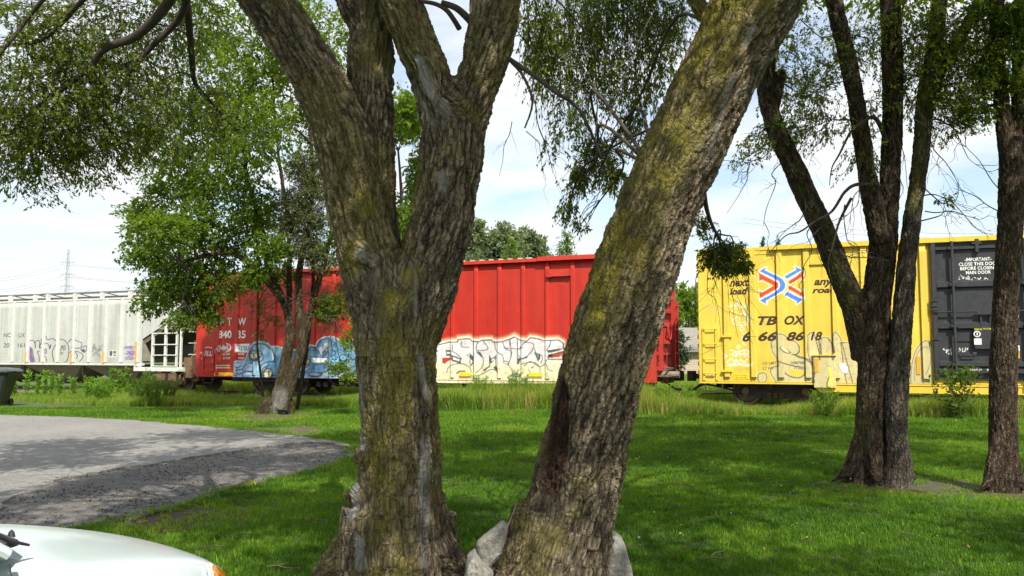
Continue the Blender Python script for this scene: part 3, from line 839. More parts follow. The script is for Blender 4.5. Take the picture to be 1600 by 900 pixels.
        parts_ = [(blue1, BL), (ze([(574, 337), (757, 432), (757, 480), (580, 578), (578, 502), (602, 524), (712, 458), (604, 402), (576, 418)]), RD),
                  (ze([(810, 372), (925, 308), (908, 275), (982, 310), (838, 396)]), BL), (ze([(845, 420), (990, 330), (994, 408), (972, 380), (868, 446)]), RD),
                  (ze([(850, 462), (868, 457), (974, 520), (993, 495), (1000, 572), (850, 490)]), RD), (ze([(838, 512), (990, 588), (925, 634), (932, 606), (814, 543)]), BL)]
        for poly, _c in parts_: p.stroke(list(poly) + [poly[0]], 3.4, CO, 0.7)
        for poly, c_ in parts_: p.fill(poly, c_, 0.7)
    return p.c

# body shell behind the sheets, far side, floor, ends
mb = MB(); mb.box(0.02, YL - .02, .024, 2.98, Zsill + .01, Ztop - .05); mb.build('body', M_yel, yel, offY)
rib_px = [1131.5, 1173, 1215.5, 1258, 1302, 1348, 1394, 1441]
ribs = [sx(x_) for x_ in rib_px]
door0 = sx(1459)
DW = 3.05
mir = 2 * (door0 + DW * 1.02)                        # ribs of the far half mirror those of the near half
edges = [0.0] + ribs + [door0 - .03]
for k in range(len(edges) - 1):
    a, b_ = edges[k] + (.006 if k else 0), edges[k + 1] - .006
    painted('side_panel', a, b_, Zsill, Ztop - .10, 0.0, 0.02, 0.02, 4.75 if k < 5 else 2.2, yellow_paint, M_yelpaint, yel, offY)
for k in range(len(edges) - 1):
    b_, a = mir - edges[k], mir - edges[k + 1]
    b_ = min(b_, YL)
    if b_ > a + .05: painted('side_panel', a + .006, b_ - .006, Zsill, Ztop - .10, 0.0, .4, .4, 1.0, yellow_paint, M_yelpaint, yel, offY)
for k, r_ in enumerate(ribs):
    for rr, near_ in ((r_, True), (mir - r_, False)):
        if rr > YL: continue
        zb = Zsill + .14
        o = painted('side_rib', rr + .01, rr + .17, zb, Ztop - .12, -.065, .02 if near_ else .1, .02 if near_ else .4, 4.7 if near_ and k < 5 else 2.2, yellow_paint, M_yelpaint, yel, offY, depth=.066)
# roof: overhanging eave strip, raised panels
mb = MB(); e0 = sx(1206)
mb.box(e0, YL, -.13, .03, Ztop - .11, Ztop + .02); mb.build('eave', M_yel, yel, offY)
mb = MB(); mb.box(0, e0 - .004, -.014, .03, Ztop - .22, Ztop + .0); mb.build('eave', M_yel, yel, offY)
mb = MB(); mb.prism([(-.03, Ztop - .04), (1.5, Ztop + .10), (3.03, Ztop - .04), (3.03, Ztop - .1), (-.03, Ztop - .1)], 0, YL, 'x')
for k in range(15):
    mb.prism([(-.0, Ztop - .02), (1.5, Ztop + .13), (3.0, Ztop - .02), (3.0, Ztop - .05), (1.5, Ztop + .05), (-.0, Ztop - .05)], .3 + k * 1.29, .42 + k * 1.29, 'x')
mb.build('roof', M_yel, yel, offY)
for q in (0, 1):                                       # bracket plate beneath the eave
    mb = MB(); a = sx(1258) + .0 if q == 0 else mir - sx(1258) - .5
    mb.box(a + .02, a + .62, -.055, .0, *sorted((sz(1262, 400)[1], sz(1262, 414)[1]))); mb.build('bracket_plate', M_yel, yel, offY)
# sill: deep channel in the middle
sa = sx(1270)
mb = MB(); mb.box(0, YL, -.02, .05, Zsill - .05, Zsill - .002); mb.build('side_sill', M_yel, yel, offY)
mb = MB(); mb.prism([(sa, Zsill - .052), (sa + .15, Zsill - .25), (mir - sa - .15, Zsill - .25), (mir - sa, Zsill - .05)], .0, .06, 'y')
mb.build('side_sill', M_yel, yel, offY)
# hatch box with shadowed top on the fifth panel
z_b, z_t = sz(1288, 606)[1], sz(1288, 556)[1]
s_a, s_b = sx(1271), sx(1305)
painted('jack_plate', s_a, s_b, z_b, z_t, -.075, .02, .02, 9, yellow_paint, M_yelpaint, yel, offY, depth=.075)
mb = MB(); mb.box(s_a - .03, s_b + .03, -.115, .0, z_t + .004, z_t + .035); mb.build('jack_plate_lip', M_yel, yel, offY)
def strip(x0, x1, y0, y1, material, parent, off, yo=-.082, name='reflector_strip', th=.006):
    mb = MB(); xm, ym = (x0 + x1) / 2, (y0 + y1) / 2
    a, b_ = sz(x0, ym)[0], sz(x1, ym)[0]; zt, zb = sz(xm, y0)[1], sz(xm, y1)[1]
    mb.box(a, b_, yo - th, yo, zb, zt); return mb.build(name, material, parent, off)
strip(1273.5, 1279, 560, 581, M_orange, yel, offY)
strip(1432, 1438, 557, 585, M_orange, yel, offY, -.012)
strip(1146, 1170, 584, 592, M_yellabel, yel, offY, -.003, 'warning_label')
text_mesh('ROOF OR SIDE', 1149, 1167, 585.5, 587.5, -.010, M_btext, yel, offY)
text_mesh('KEEP CLEAR HERE', 1149, 1167, 589, 591, -.010, M_btext, yel, offY)
# ladder on the corner
lz = [sz(1110, y_)[1] for y_ in (583, 561, 537, 514)]
ladder(yel, sx(1100), sx(1120), lz, 0.0, offY, M_yel, .035, sz(1108, 594)[1], sz(1110, 512)[1])
for y_ in (524, 578):                                  # door-style hinge brackets on the first rib
    mb = MB(); a = sx(1128); zc = sz(1130, y_ + 1.5)[1]
    mb.box(a, a + .3, -.10, -.0, zc - .03, zc + .03); mb.build('grab_bracket', M_yel, yel, offY)
# stirrup step below the corner
for a in (sx(1101), YL - .9):
    mb = MB(); mb.tube([(a, .02, Zsill), (a + .02, -.01, Zsill - .28), (a + .50, -.01, Zsill - .30), (a + .52, .02, Zsill)], .02, 6)
    mb.build('step', M_under, yel, offY)
TX = dict(shear=0.30, bold=0.036)
for body, x0, x1, yt, yb in (('next', 1140, 1170.5, 436, 447.5), ('load', 1140, 1168.5, 449.5, 460.5), ('any', 1272, 1302, 437, 449), ('road', 1269, 1309, 448, 458),
                             ('TB', 1184, 1214, 494, 508), ('OX', 1225.5, 1259, 493, 507.5), ('6', 1160, 1173, 518, 534), ('66', 1184.5, 1214.5, 518, 533),
                             ('86', 1229, 1257, 518, 532.5), ('18', 1266, 1285, 518, 532)):
    text_mesh(body, x0, x1, yt, yb, -.0035, M_btext, yel, offY, **TX)
for body, x0, x1, yt, yb in (('LD LMT', 1192, 1213, 565, 569.5), ('LT WT', 1192, 1209, 573, 577.5), ('208700', 1235.5, 1257.5, 564.5, 569), ('77300', 1240, 1257, 572.5, 577), ('H 48', 1104, 1114, 586, 588), ('W 10 6', 1104, 1114, 589.5, 591.5)):
    text_mesh(body, x0, x1, yt, yb, -.0035 if x0 > 1150 else -.0035, M_gtext, yel, offY, bold=0.02)

# black doors: frame, beams, rods, lock box
def black_door(s0, first):
    s1 = s0 + DW - .04
    zt, zb = Ztop - .13, Zsill + .12
    mb = MB(); mb.box(s0, s1, -.03, .03, zb, zt); door = mb.build('door', M_black, yel, offY)
    for a, b_ in ((s0, s0 + .13), (s1 - .13, s1)):
        mb = MB(); mb.box(a, b_, -.12, -.031, zb, zt, .02); mb.build('door_post', M_black, door, offY)
    zz = [sz(1520, y_)[1] for y_ in (387, 444, 509, 569)]
    for z_, hgt in zip(zz, (.055, .11, .11, .09)):
        mb = MB(); mb.prism([(-.031, z_ - hgt), (-.11, z_ - hgt * .6), (-.11, z_ + hgt * .6), (-.031, z_ + hgt)], s0 + .132, s1 - .132, 'x')
        mb.build('door_beam', M_black, door, offY)
    mb = MB(); z_ = sz(1520, 579)[1]; mb.box(s0 + .1, s1 - .1, -.15, -.05, z_ - .06, z_ + .05); mb.build('door_rail', M_black, door, offY)
    z_ = sz(1520, 487)[1]
    mb = MB(); mb.tube([(s0 + .02, -.15, z_), (s1 - .05, -.15, z_)], .022, 6); mb.build('door_rod', M_black, door, offY)
    rods = [s0 + .53, s0 + 2.25]
    for r_ in rods:
        mb = MB(); mb.tube([(r_, -.17, zb - .05), (r_, -.17, zt + .03)], .038, 8)
        for zq in zz: mb.box(r_ - .09, r_ + .09, -.19, -.10, zq - .04, zq + .04)
        mb.build('locking_bar', M_black, door, offY)
    mb = MB(); r_ = s0 + 1.14; mb.box(r_ - .05, r_ + .05, -.15, -.03, Ztop - .42, Ztop - .06, .02); mb.box(r_ - .12, r_ + .12, -.14, -.03, Ztop - .20, Ztop - .14); mb.build('roller_bracket', M_black, door, offY)
    zh = sz(1522, 489)[1]; r_ = s0 + 1.28
    mb = MB(); mb.box(r_ - .2, r_ + .2, -.17, -.13, zh - .05, zh + .09); mb.box(r_ - .13, r_ - .09, -.12, -.03, zh - .35, zh); mb.box(r_ + .09, r_ + .13, -.12, -.03, zh - .35, zh); mb.build('latch_plate', M_black, door, offY)
    a, b_ = s0 + .98, s0 + 1.60; zt_, zb_ = sz(1535, 513)[1], sz(1535, 545)[1]
    mb = MB(); mb.box(a, b_, -.17, -.032, zb_, zt_, .02); mb.build('lock_box', M_black, door, offY)
    mb = MB(); r_ = s0 + 1.48
    mb.tube([(r_, -.20, zt_ - .12), (r_ + .02, -.21, zb_ - .1), (r_ + .07, -.2, zb_ - .42)], .024, 6); mb.box(r_ - .06, r_ + .06, -.2, -.16, zt_ - .2, zt_ - .1)
    mb.build('lock_lever', M_black, door, offY)
    for zq in (sz(1470, 470)[1], sz(1470, 478)[1], sz(1470, 530)[1], sz(1470, 484)[1] ):
        mb = MB(); mb.box(s0 - .06, s0 + .14, -.145, -.05, zq - .02, zq + .02); mb.build('hinge', M_black, door, offY)
    for (xa, xb, ya, yb_) in ((.55, 1.0, 530, 533), (.62, 1.0, 553, 556), (.65, .95, 557, 562)):
        mb = MB(); zq = sz(1500, (ya + yb_) / 2)[1]; mb.box(s0 + xa, s0 + xb, -.06, -.03, zq - .03, zq + .03); mb.build('door_bracket', M_black, door, offY)
    return a
for k in (0, 1):
    black_door(door0 + k * (DW + .02), k == 0)
for body, x0, x1, yt, yb in (('-IMPORTANT-', 1507, 1549, 402.5, 408), ('CLOSE THIS DOOR', 1498, 1561, 409.5, 415), ('BEFORE CLOSING', 1500, 1558, 416.3, 421.6), ('MAIN DOOR', 1509, 1548, 423, 428.3),
                             ('CLOSE FIRST', 1513, 1533, 576.2, 579), ('DOOR', 1541, 1550, 576.2, 579)):
    text_mesh(body, x0, x1, yt, yb, -.034 if yt < 500 else -.153, M_wtext, yel, offY, bold=0.025, spacing=1.05)
text_mesh('PUSH IN', 1521.5, 1533, 513.5, 516, -.1735, M_yellabel, yel, offY, bold=.03)
text_mesh('TO CLOSE', 1535, 1547, 512.8, 515, -.1735, M_yellabel, yel, offY, bold=.03)
mb = MB(); s_, z_ = sz(1525.6, 522)
ring = [(.085, .0), (.085, -.004), (.055, -.004), (.055, 0)]
mb.lathe([(.0, -.004), (.085, -.004), (.085, 0), (0, 0)], (s_, -.171, z_), 'y', 18); mb.build('round_label', M_wtext, yel, offY)
mb = MB(); mb.lathe([(.0, -.004), (.058, -.004), (.058, 0), (0, 0)], (s_, -.176, z_), 'y', 16); mb.build('round_label', M_black, yel, offY)
mb = MB(); mb.box(s_ - .014, s_ + .014, -.183, -.181, z_ - .04, z_ + .04); mb.build('round_label', M_wtext, yel, offY)
strip(1521, 1532.5, 529, 538.5, M_wtext, yel, offY, -.171, 'paper_label')
for (x0_, x1_, y0_, y1_, mt) in ((1588.5, 1590.5, 491, 497, M_wtext), (1588.5, 1592, 540, 549, M_wtext), (1588.5, 1592, 550, 560, M_orange)):
    strip(x0_, x1_, y0_, y1_, mt, yel, offY, -.125, 'paper_label')
# chalked scribbles on the door
def scribble(strokes, yo, r, material, parent, off, name='chalk_mark'):
    mb = MB()
    for q in strokes:
        pts = [sz(*p_) for p_ in smooth_px(q, 4)]
        mb.tube([(a, yo, z_) for a, z_ in pts], r, 3, False)
    o = mb.build(name, material, parent, off); o['kind'] = 'stuff'; return o
r2 = np.random.default_rng(4)
def tagline(x0, y0, w, h, n, seed):
    r = np.random.default_rng(seed); out = []
    for k in range(n):
        cx = x0 + w * (k + .5) / n; cw = w / n
        out.append([(cx + cw * r.uniform(-.5, .5), y0 + h * r.uniform(0, 1)) for _ in range(5)])
    return out
scribble(tagline(1497, 429, 18, 8, 3, 1) + tagline(1502, 433, 42, 5, 9, 2), -.036, .006, M_wtext, yel, offY)
scribble(tagline(1473, 543, 14, 7, 4, 3) + tagline(1475, 549, 13, 6, 3, 4) + tagline(1498, 543, 15, 7, 4, 5) + tagline(1519, 550, 7, 4, 2, 6), -.036, .007, M_wtext, yel, offY)
# underframe
mb = MB(); mb.box(.3, YL - .3, 1.2, 1.8, Zsill - .22, Zsill); mb.box(.0, YL, .05, 2.95, Zsill - .045, Zsill + .005)
for k in range(14): mb.box(.6 + k * 1.36, .72 + k * 1.36, .1, 2.9, Zsill - .18, Zsill - .046)
mb.build('underframe', M_under, yel, offY)
mb = MB(); a_ = sx(1340)
for q in range(9): mb.box(a_ + q * .55, a_ + q * .55 + .16, .02, .14, Zsill - .34, Zsill - .252)
mb.build('sill_tabs', M_under, yel, offY)
mb = MB(); mb.tube([(a_ - .9, .5, Zsill - .35), (a_ + 9, .5, Zsill - .35)], .02, 6); mb.build('brake_rod', M_under, yel, offY)
ts = (sx(1173.5, 613) + sx(1246, 613)) / 2
for tsc in (ts, YL - ts): truck(yel, tsc, offY, M_under)
coupler(yel, 0.0, -1, offY); coupler(yel, YL, 1, offY)
mb = MB(); mb.tube(smooth_px([(-.35, .9, Zsill - .30), (0, .7, Zsill - .12), (.5, .4, Zsill - .16), (1.1, .3, Zsill - .30)]), .03, 6)
mb.tube([(-.4, .6, Zsill - .42), (.9, .5, Zsill - .36), (2.2, .5, Zsill - .40)], .018, 6)
mb.build('uncoupling_lever', M_under, yel, offY)
for e in (0, YL):
    sg = -1 if e == 0 else 1
    mb = MB()
    for k in range(14): mb.box(min(e, e + sg * .07), max(e, e + sg * .07), .15, 2.85, Zsill + .2 + k * .27, Zsill + .33 + k * .27, .02)
    mb.build('end_corrugation', M_yel, yel, offY)
print('yellow done')

# ---------------------------------------------------------------- red boxcar
R1 = sx(1020); R0 = sx(309)
RL = R1 - R0; offR = ((R0 + R1) / 2, 1.5, ZR)
red = empty('red_boxcar', tw(offR[0], 1.5, ZR), TROT, 'red steel boxcar with blue and white graffiti along its lower half', 'freight car')
R_BASE = (0.50, 0.022, 0.010)
z3 = zm(350, 500, 7.27); z4 = zm(680, 500, 7.27)
BLU = (0.14, 0.30, 0.46); LBL = (0.27, 0.46, 0.58); DBL = (0.05, 0.16, 0.33); GRV = (0.42, 0.44, 0.58); LIN = (0.04, 0.045, 0.06); CREAM = (0.66, 0.60, 0.36); WHT = (0.85, 0.84, 0.80)
def red_paint(S, Z):
    p = Paint(S, Z, R_BASE)
    # faded upper edge, dusty lower edge
    f = fbm(np.stack([S * 1.2, Z * 1.0, S * 0 + 4], 1), 4, 9)
    k = (0.10 * f * sstep(2.2, 4.6, Z))[:, None]; p.c = p.c * (1 - k) + np.array((0.62, 0.12, 0.06)) * k
    xm, ym = p.x, p.y
    st = lambda pts, w, c, soft=.7, a=1.0, k=4: p.stroke(smooth_px(pts, k), w, c, soft, a)
    if S.min() < sx(575) + .5:
        # --- blue piece
        outline = z3([(118, 655), (125, 500), (150, 470), (235, 470), (265, 400), (290, 330), (330, 275), (390, 248), (450, 250), (500, 270), (540, 310), (600, 300), (700, 330), (860, 345), (880, 320), (930, 310),
                      (985, 285), (1040, 300), (1060, 260), (1100, 215), (1180, 190), (1260, 200), (1310, 225), (1420, 235), (1560, 250), (1600, 420), (1600, 700), (360, 700), (360, 655)])
        st(outline + [outline[0]], 2.2, (0.72, 0.80, 0.84), 1.2, 1, 2)
        p.fill(smooth_px(outline + [outline[0]], 2), BLU, 1.0)
        ins = in_poly(xm, ym, np.array(outline))
        sh = fbm(np.stack([S * 1.1, Z * 1.6, S * 0 + 9], 1), 3, 31)
        for lo, hi, col, am in ((0.50, 0.60, LBL, .85), (0.42, 0.34, DBL, .35)):
            kk = (ins * sstep(lo, hi, sh) * am)[:, None]; p.c = p.c * (1 - kk) + np.array(col) * kk
        low = (ins * sstep(580, 593, ym) * sstep(430, 500, xm) * .8)[:, None]; p.c = p.c * (1 - low) + np.array(GRV) * low
        p.fill(z3([(125, 500), (200, 480), (330, 480), (330, 640), (120, 640)]), (0.40, 0.52, 0.72), 3, .7)
        p.fill(z3([(330, 470), (420, 480), (415, 660), (330, 650)]), LBL, 3, .7)
        p.fill(z3([(1190, 420), (1300, 400), (1320, 500), (1200, 520)]), (0.10, 0.40, 0.72), 4, .8)
        p.fill(z3([(1320, 400), (1400, 395), (1400, 470), (1330, 485)]), (0.16, 0.52, 0.80), 3, .8)
        p.fill(z3([(820, 640), (900, 590), (1000, 520), (1000, 545), (840, 690)]), DBL, 3, .7)
        p.fill(z3([(1000, 500), (1180, 500), (1180, 560), (1010, 575)]), DBL, 3, .8)
        p.fill(z3([(1010, 480), (1185, 475), (1185, 510), (1010, 515)]), (0.05, .06, .09), 1.5, .8)
        # cube faces
        for cx, cy, sc_ in ((345, 395, 1.0), (505, 605, 1.1), (935, 470, .75)):
            q = lambda L_: z3([(cx + a * sc_, cy + b_ * sc_) for a, b_ in L_])
            p.fill(q([(-62, -10), (-20, -62), (50, -35), (62, 20), (20, 60), (-45, 50)]), (0.07, 0.07, 0.08), 1)
            p.fill(q([(-48, -2), (-8, -15), (5, 45), (-35, 35)]), CREAM, .8)
            p.fill(q([(-40, -18), (-10, -45), (45, -25), (0, -20)]), (0.40, 0.38, 0.30), .8)
            p.fill(q([(8, -12), (45, -15), (35, 20), (15, 40)]), CREAM, .8)
            st(q([(-62, -10), (-20, -62), (50, -35), (62, 20), (20, 60), (-45, 50), (-62, -10)]), 1.0, LIN, .6, 1, 1)
        p.fill(z3([(1130, 270), (1190, 255), (1185, 290), (1140, 310)]), CREAM)
        p.fill(z3([(1060, 320), (1130, 300), (1180, 330), (1130, 390), (1110, 405), (1080, 370)]), (0.42, 0.45, 0.50), 1)
        p.fill(z3([(1095, 620), (1170, 575), (1120, 620), (1070, 640), (1000, 640)]), CREAM)
        p.fill(z3([(880, 560), (950, 555), (880, 590)]), CREAM)
        p.fill(z3([(1022, 430), (1092, 430), (1092, 486), (1022, 482)]), (0.72, 0.76, 0.76)); p.fill(z3([(1098, 430), (1168, 430), (1165, 478), (1098, 480)]), (0.72, 0.76, 0.76))
        lines = [[(290, 455), (330, 460), (400, 440), (430, 370), (395, 345)], [(410, 380), (440, 390), (440, 450), (400, 475)], [(345, 655), (335, 480), (400, 470)], [(415, 640), (420, 520), (500, 475), (585, 475)],
                 [(215, 640), (215, 600), (290, 590), (325, 590)], [(210, 560), (235, 580), (325, 580)], [(235, 510), (300, 485), (320, 500)], [(210, 560), (235, 510)], [(440, 650), (430, 600), (450, 545), (520, 510)],
                 [(300, 450), (285, 400), (295, 340), (360, 280), (440, 270), (500, 300), (540, 340)], [(860, 380), (890, 340), (930, 320), (960, 340)], [(860, 360), (920, 400), (960, 350), (1000, 300), (1050, 330)],
                 [(1060, 290), (1090, 240), (1150, 215), (1220, 230), (1240, 330), (1230, 400)], [(1020, 350), (1060, 345), (1100, 400)], [(1120, 405), (1140, 350), (1190, 310)], [(1115, 370), (1150, 350), (1155, 400)],
                 [(1000, 480), (990, 420), (930, 410), (880, 450), (830, 530)], [(850, 470), (880, 500), (900, 560), (880, 600)], [(820, 640), (900, 560), (1000, 500)], [(1000, 420), (1190, 425)], [(1185, 520), (1190, 430), (1180, 340)],
                 [(950, 610), (1010, 590), (1100, 600), (1150, 580)], [(950, 630), (1060, 640), (1120, 610)], [(1320, 500), (1320, 405), (1400, 400)], [(1250, 240), (1280, 300), (1250, 290), (1290, 250)], [(1320, 240), (1330, 300), (1360, 260)],
                 [(1180, 560), (1260, 520), (1380, 560), (1500, 520)], [(1400, 420), (1480, 450), (1520, 400)], [(140, 520), (150, 545), (190, 520)], [(140, 570), (200, 560)], [(140, 600), (170, 620), (200, 600)], [(1240, 330), (1270, 380), (1230, 420)],
                 [(1230, 230), (1235, 300)], [(560, 330), (585, 420), (560, 480)], [(1400, 600), (1480, 620), (1560, 600)]]
        for q in lines: st(z3(q), 1.6, LIN, .7, .97)
        for q in ([(385, 520), (380, 570)], [(270, 500), (330, 520)], [(440, 300), (480, 320)], [(1240, 470), (1290, 460)], [(560, 380), (570, 450)], [(250, 600), (300, 610)]):
            st(z3(q), 1.5, (0.62, 0.74, 0.80), 1.2, .8)
        # white block and tags on the red
        p.fill(z3([(135, 275), (298, 268), (265, 365), (235, 370), (135, 360)]), WHT, 1.0)
        for q in ([(160, 290), (185, 300), (165, 320), (195, 345)], [(200, 300), (200, 345)], [(215, 300), (235, 300), (222, 320), (240, 345)], [(245, 345), (250, 300), (262, 340)], [(270, 300), (285, 320), (265, 340)]): st(z3(q), 1.1, (.12, .14, .2))
        for q in ([(-45, 290), (-30, 330), (-10, 290)], [(-5, 300), (0, 330)], [(10, 300), (10, 330), (30, 310)], [(35, 290), (45, 345), (20, 365), (65, 340), (70, 290), (30, 268)]): st(z3(q), 1.6, WHT, .7)
        zr_ = zm(300, 380, 3.46)
        for q in ([(138, 570), (150, 585), (148, 555), (165, 575), (168, 552)], [(175, 560), (172, 582)], [(185, 560), (188, 585), (200, 570)], [(48, 590), (60, 605), (52, 625)], [(66, 580), (66, 612), (76, 582), (80, 610)], [(86, 582), (86, 610), (95, 608)], [(100, 585), (98, 608), (108, 605)], [(112, 582), (120, 600), (124, 570), (110, 640)],
                  [(60, 570), (90, 562), (120, 575)]): st(zr_(q), 1.3, (0.72, 0.60, 0.62), .8)
        p.fill(zr_([(134, 658), (205, 658), (205, 664), (134, 664)]), CREAM, .7); p.fill(zr_([(134, 670), (205, 670), (205, 676), (134, 676)]), CREAM, .7)
        for q in ([(150, 420), (150, 640)], [(170, 440), (168, 560)]): st(zr_(q), 2.0, (.75, .20, .12), 3, .3)
    if S.max() > sx(640):
        # --- white and cream piece
        top = z4([(-300, 250), (60, 250), (160, 225), (250, 225), (260, 195), (390, 185), (420, 215), (500, 220), (520, 205), (640, 200), (660, 225), (740, 225), (850, 190), (900, 165), (960, 200), (1040, 215), (1080, 175), (1180, 190), (1230, 210), (1400, 200), (1460, 240), (1460, 330), (1380, 350), (1290, 380), (1290, 420), (1500, 420)])
        body_ = top + z4([(1500, 720), (-300, 720)])
        gl = p._dist(xm, ym, top)                                   # soft overspray along the top
        a = np.clip(1 - gl / 6.5, 0, 1) ** 1.6 * .75 * (ym < 560); a = a * (0.6 + .8 * fbm(np.stack([S * 2, Z * 2, S * 0], 1), 3, 12))
        a = np.clip(a, 0, .9)[:, None]; p.c = p.c * (1 - a) + np.array((0.86, 0.66, 0.42)) * a
        p.fill(body_, (0.80, 0.77, 0.76), 1.2)
        ins = in_poly(xm, ym, np.array(body_))
        k = (ins * sstep(555, 575, ym) * .9)[:, None]; p.c = p.c * (1 - k) + np.array((0.86, 0.78, 0.48)) * k
        n_ = fbm(np.stack([S * 4, Z * 16, S * 0], 1), 4, 13)
        k = (ins * sstep(.5, .62, n_) * sstep(572, 560, ym) * .55)[:, None]; p.c = p.c * (1 - k) + np.array((0.66, 0.54, 0.56)) * k
        n_ = fbm(np.stack([S * 9, Z * 9, S * 0], 1), 4, 14)
        k = (ins * sstep(.6, .72, n_) * sstep(565, 580, ym) * .5)[:, None]; p.c = p.c * (1 - k) + np.array((0.52, 0.36, 0.10)) * k
        CR2 = (0.86, 0.82, 0.58); GY = (0.07, 0.08, 0.09)
        st([(x_, y_ + 1.2) for x_, y_ in top], 2.6, CR2, .9, 1, 1)
        st([(x_, y_ + 3.6) for x_, y_ in top], 1.7, GY, .7, 1, 1)
        fills = [[(120, 345), (185, 350), (190, 395), (295, 440), (290, 490), (200, 460), (190, 410), (125, 400)], [(390, 370), (435, 420), (440, 480), (400, 535), (388, 480), (395, 430)], [(470, 345), (520, 370), (545, 430), (520, 420), (490, 390)],
                 [(615, 400), (640, 440), (690, 405), (685, 440), (640, 490), (615, 490)], [(560, 585), (540, 570), (620, 515), (625, 540)], [(680, 520), (720, 550), (700, 590), (660, 540)], [(775, 460), (835, 470), (825, 510), (775, 490)],
                 [(935, 430), (985, 440), (960, 470), (950, 510), (935, 500)], [(985, 445), (1050, 400), (1050, 430), (1000, 450)], [(1120, 360), (1190, 390), (1195, 440), (1165, 470), (1145, 420)], [(1085, 540), (1140, 510), (1120, 530), (1100, 555)], [(1270, 345), (1430, 320), (1400, 345), (1290, 370)],
                 [(230, 610), (270, 575), (340, 575), (350, 590), (280, 590), (250, 615)], [(865, 620), (930, 600), (975, 625), (960, 650), (880, 650)]]
        for q in fills: p.fill(z4(q), GY, .9)
        for q in ([(205, 420), (280, 450), (275, 470), (215, 450)], [(135, 360), (175, 365), (178, 385), (130, 382)], [(640, 450), (675, 430), (672, 450), (640, 470)], [(785, 470), (825, 480), (820, 498), (785, 488)], [(575, 570), (615, 535), (618, 550), (580, 580)], [(400, 440), (425, 470), (402, 510)]): p.fill(z4(q), WHT, .7)
        p.fill(z4([(1150, 385), (1175, 390), (1172, 455), (1152, 420)]), (0.12, 0.32, 0.36), .8)
        p.fill(z4([(885, 625), (930, 610), (960, 630), (900, 640)]), (.45, .5, .55), 1.5)
        gl_ = [[(120, 345), (185, 350), (240, 380), (300, 440)], [(125, 400), (190, 410), (200, 460), (290, 490)], [(130, 600), (150, 540), (230, 500), (320, 500), (390, 540), (410, 590)], [(435, 240), (435, 590)], [(490, 245), (480, 340), (600, 330), (540, 235)],
               [(545, 430), (540, 520), (470, 600)], [(615, 400), (620, 520)], [(690, 400), (690, 520), (720, 600)], [(675, 240), (690, 340), (760, 400), (775, 460)], [(765, 250), (800, 330), (860, 350), (865, 400), (830, 510)], [(780, 320), (850, 320), (940, 330), (1000, 310)],
               [(845, 230), (860, 300), (860, 430)], [(890, 200), (850, 220), (845, 300)], [(930, 210), (935, 310), (930, 500)], [(1000, 260), (1110, 265), (1100, 350), (1000, 440), (940, 400)], [(1040, 240), (960, 320)], [(830, 510), (880, 580), (860, 640)], [(990, 500), (1080, 480), (1160, 500), (1190, 560), (1190, 600)],
               [(1020, 520), (1080, 470), (1190, 530), (1260, 480), (1270, 450)], [(1130, 330), (1150, 400), (1170, 470)], [(1190, 390), (1220, 430), (1200, 490)], [(1270, 345), (1300, 300), (1310, 240)], [(1060, 560), (1080, 600)], [(1270, 500), (1290, 560), (1330, 580)], [(200, 270), (205, 340)], [(300, 250), (300, 300), (380, 310)], [(360, 390), (400, 430)],
               [(1450, 260), (1440, 330), (1290, 370)], [(720, 590), (640, 560), (560, 600), (480, 640)]]
        for q in gl_: st(z4(q), 1.45, GY, .7, .95)
        p.fill(z4([(80, 430), (190, 425), (200, 445), (140, 470), (110, 500), (80, 490)]), (.50, .05, .03), 1)
        p.fill(z4([(1300, 395), (1420, 385), (1410, 420), (1310, 430)]), (.50, .05, .03), 1)
        p.fill(z4([(1290, 390), (1330, 380), (1335, 425), (1295, 430)]), (.04, .035, .03), 1)
        st(z4([(70, 560), (110, 580), (130, 560)]), 1.6, WHT)
    return p.c

mb = MB(); mb.box(R0 + .02, R1 - .02, .024, 2.98, Zsill + .01, Ztop - .08); mb.build('body', M_red, red, offR)
rp = [337.6, 367, 394, 425, 456, 487.5, 519, 551.5, 585, 618, 653, 688.5, 704.5, 741.2, 777.8, 815, 852.7, 892.5, 931.5, 975]
rp = [337.6, 367, 395.5, 425, 455.5, 486.5, 518, 550, 584, 617, 650, 680, 704.5, 741.2, 777.8, 815, 852.7, 892.5, 933, 976]
rS = [sx(x_) for x_ in rp]
dA, dB = sx(572), sx(684)                               # sliding door hidden behind the near trunk
rS = [r_ for r_ in rS if not (dA - .15 < r_ < dB + .15)]
ed = [R0] + rS + [R1]
for k in range(len(ed) - 1):
    a, b_ = ed[k] + (.005 if k else 0), ed[k + 1] - (.005 if k < len(ed) - 2 else 0)
    painted('side_panel', a, b_, Zsill, Ztop - .14, 0.0, RES, RES, 2.5, red_paint, M_redpaint, red, offR)
for r_ in rS:
    painted('side_rib', r_ + .006, r_ + .14, Zsill + .02, Ztop - .15, -.06, RES, RES, 2.5, red_paint, M_redpaint, red, offR, depth=.061)
painted('sliding_door', dA, dB, Zsill + .06, Ztop - .22, -.13, RES, RES, 2.5, red_paint, M_redpaint, red, offR, depth=.09)
for z_ in (1.9, 2.9, 3.9):
    mb = MB(); mb.box(dA + .02, dB - .02, -.17, -.131, z_ - .06, z_ + .06); mb.build('door_beam', M_red, red, offR)
mb = MB(); mb.tube([(dB - .3, -.19, 1.0), (dB - .3, -.19, 4.5)], .03, 8); mb.build('locking_bar', M_red, red, offR)
ec = sx(842, 404)
mb = MB(); mb.box(R0, ec, -.15, .03, Ztop - .15, Ztop - .045); mb.build('eave', M_red, red, offR)
mb = MB(); mb.box(ec + .004, R1, -.19, .03, Ztop - .14, Ztop + .0); mb.build('eave', M_red, red, offR)
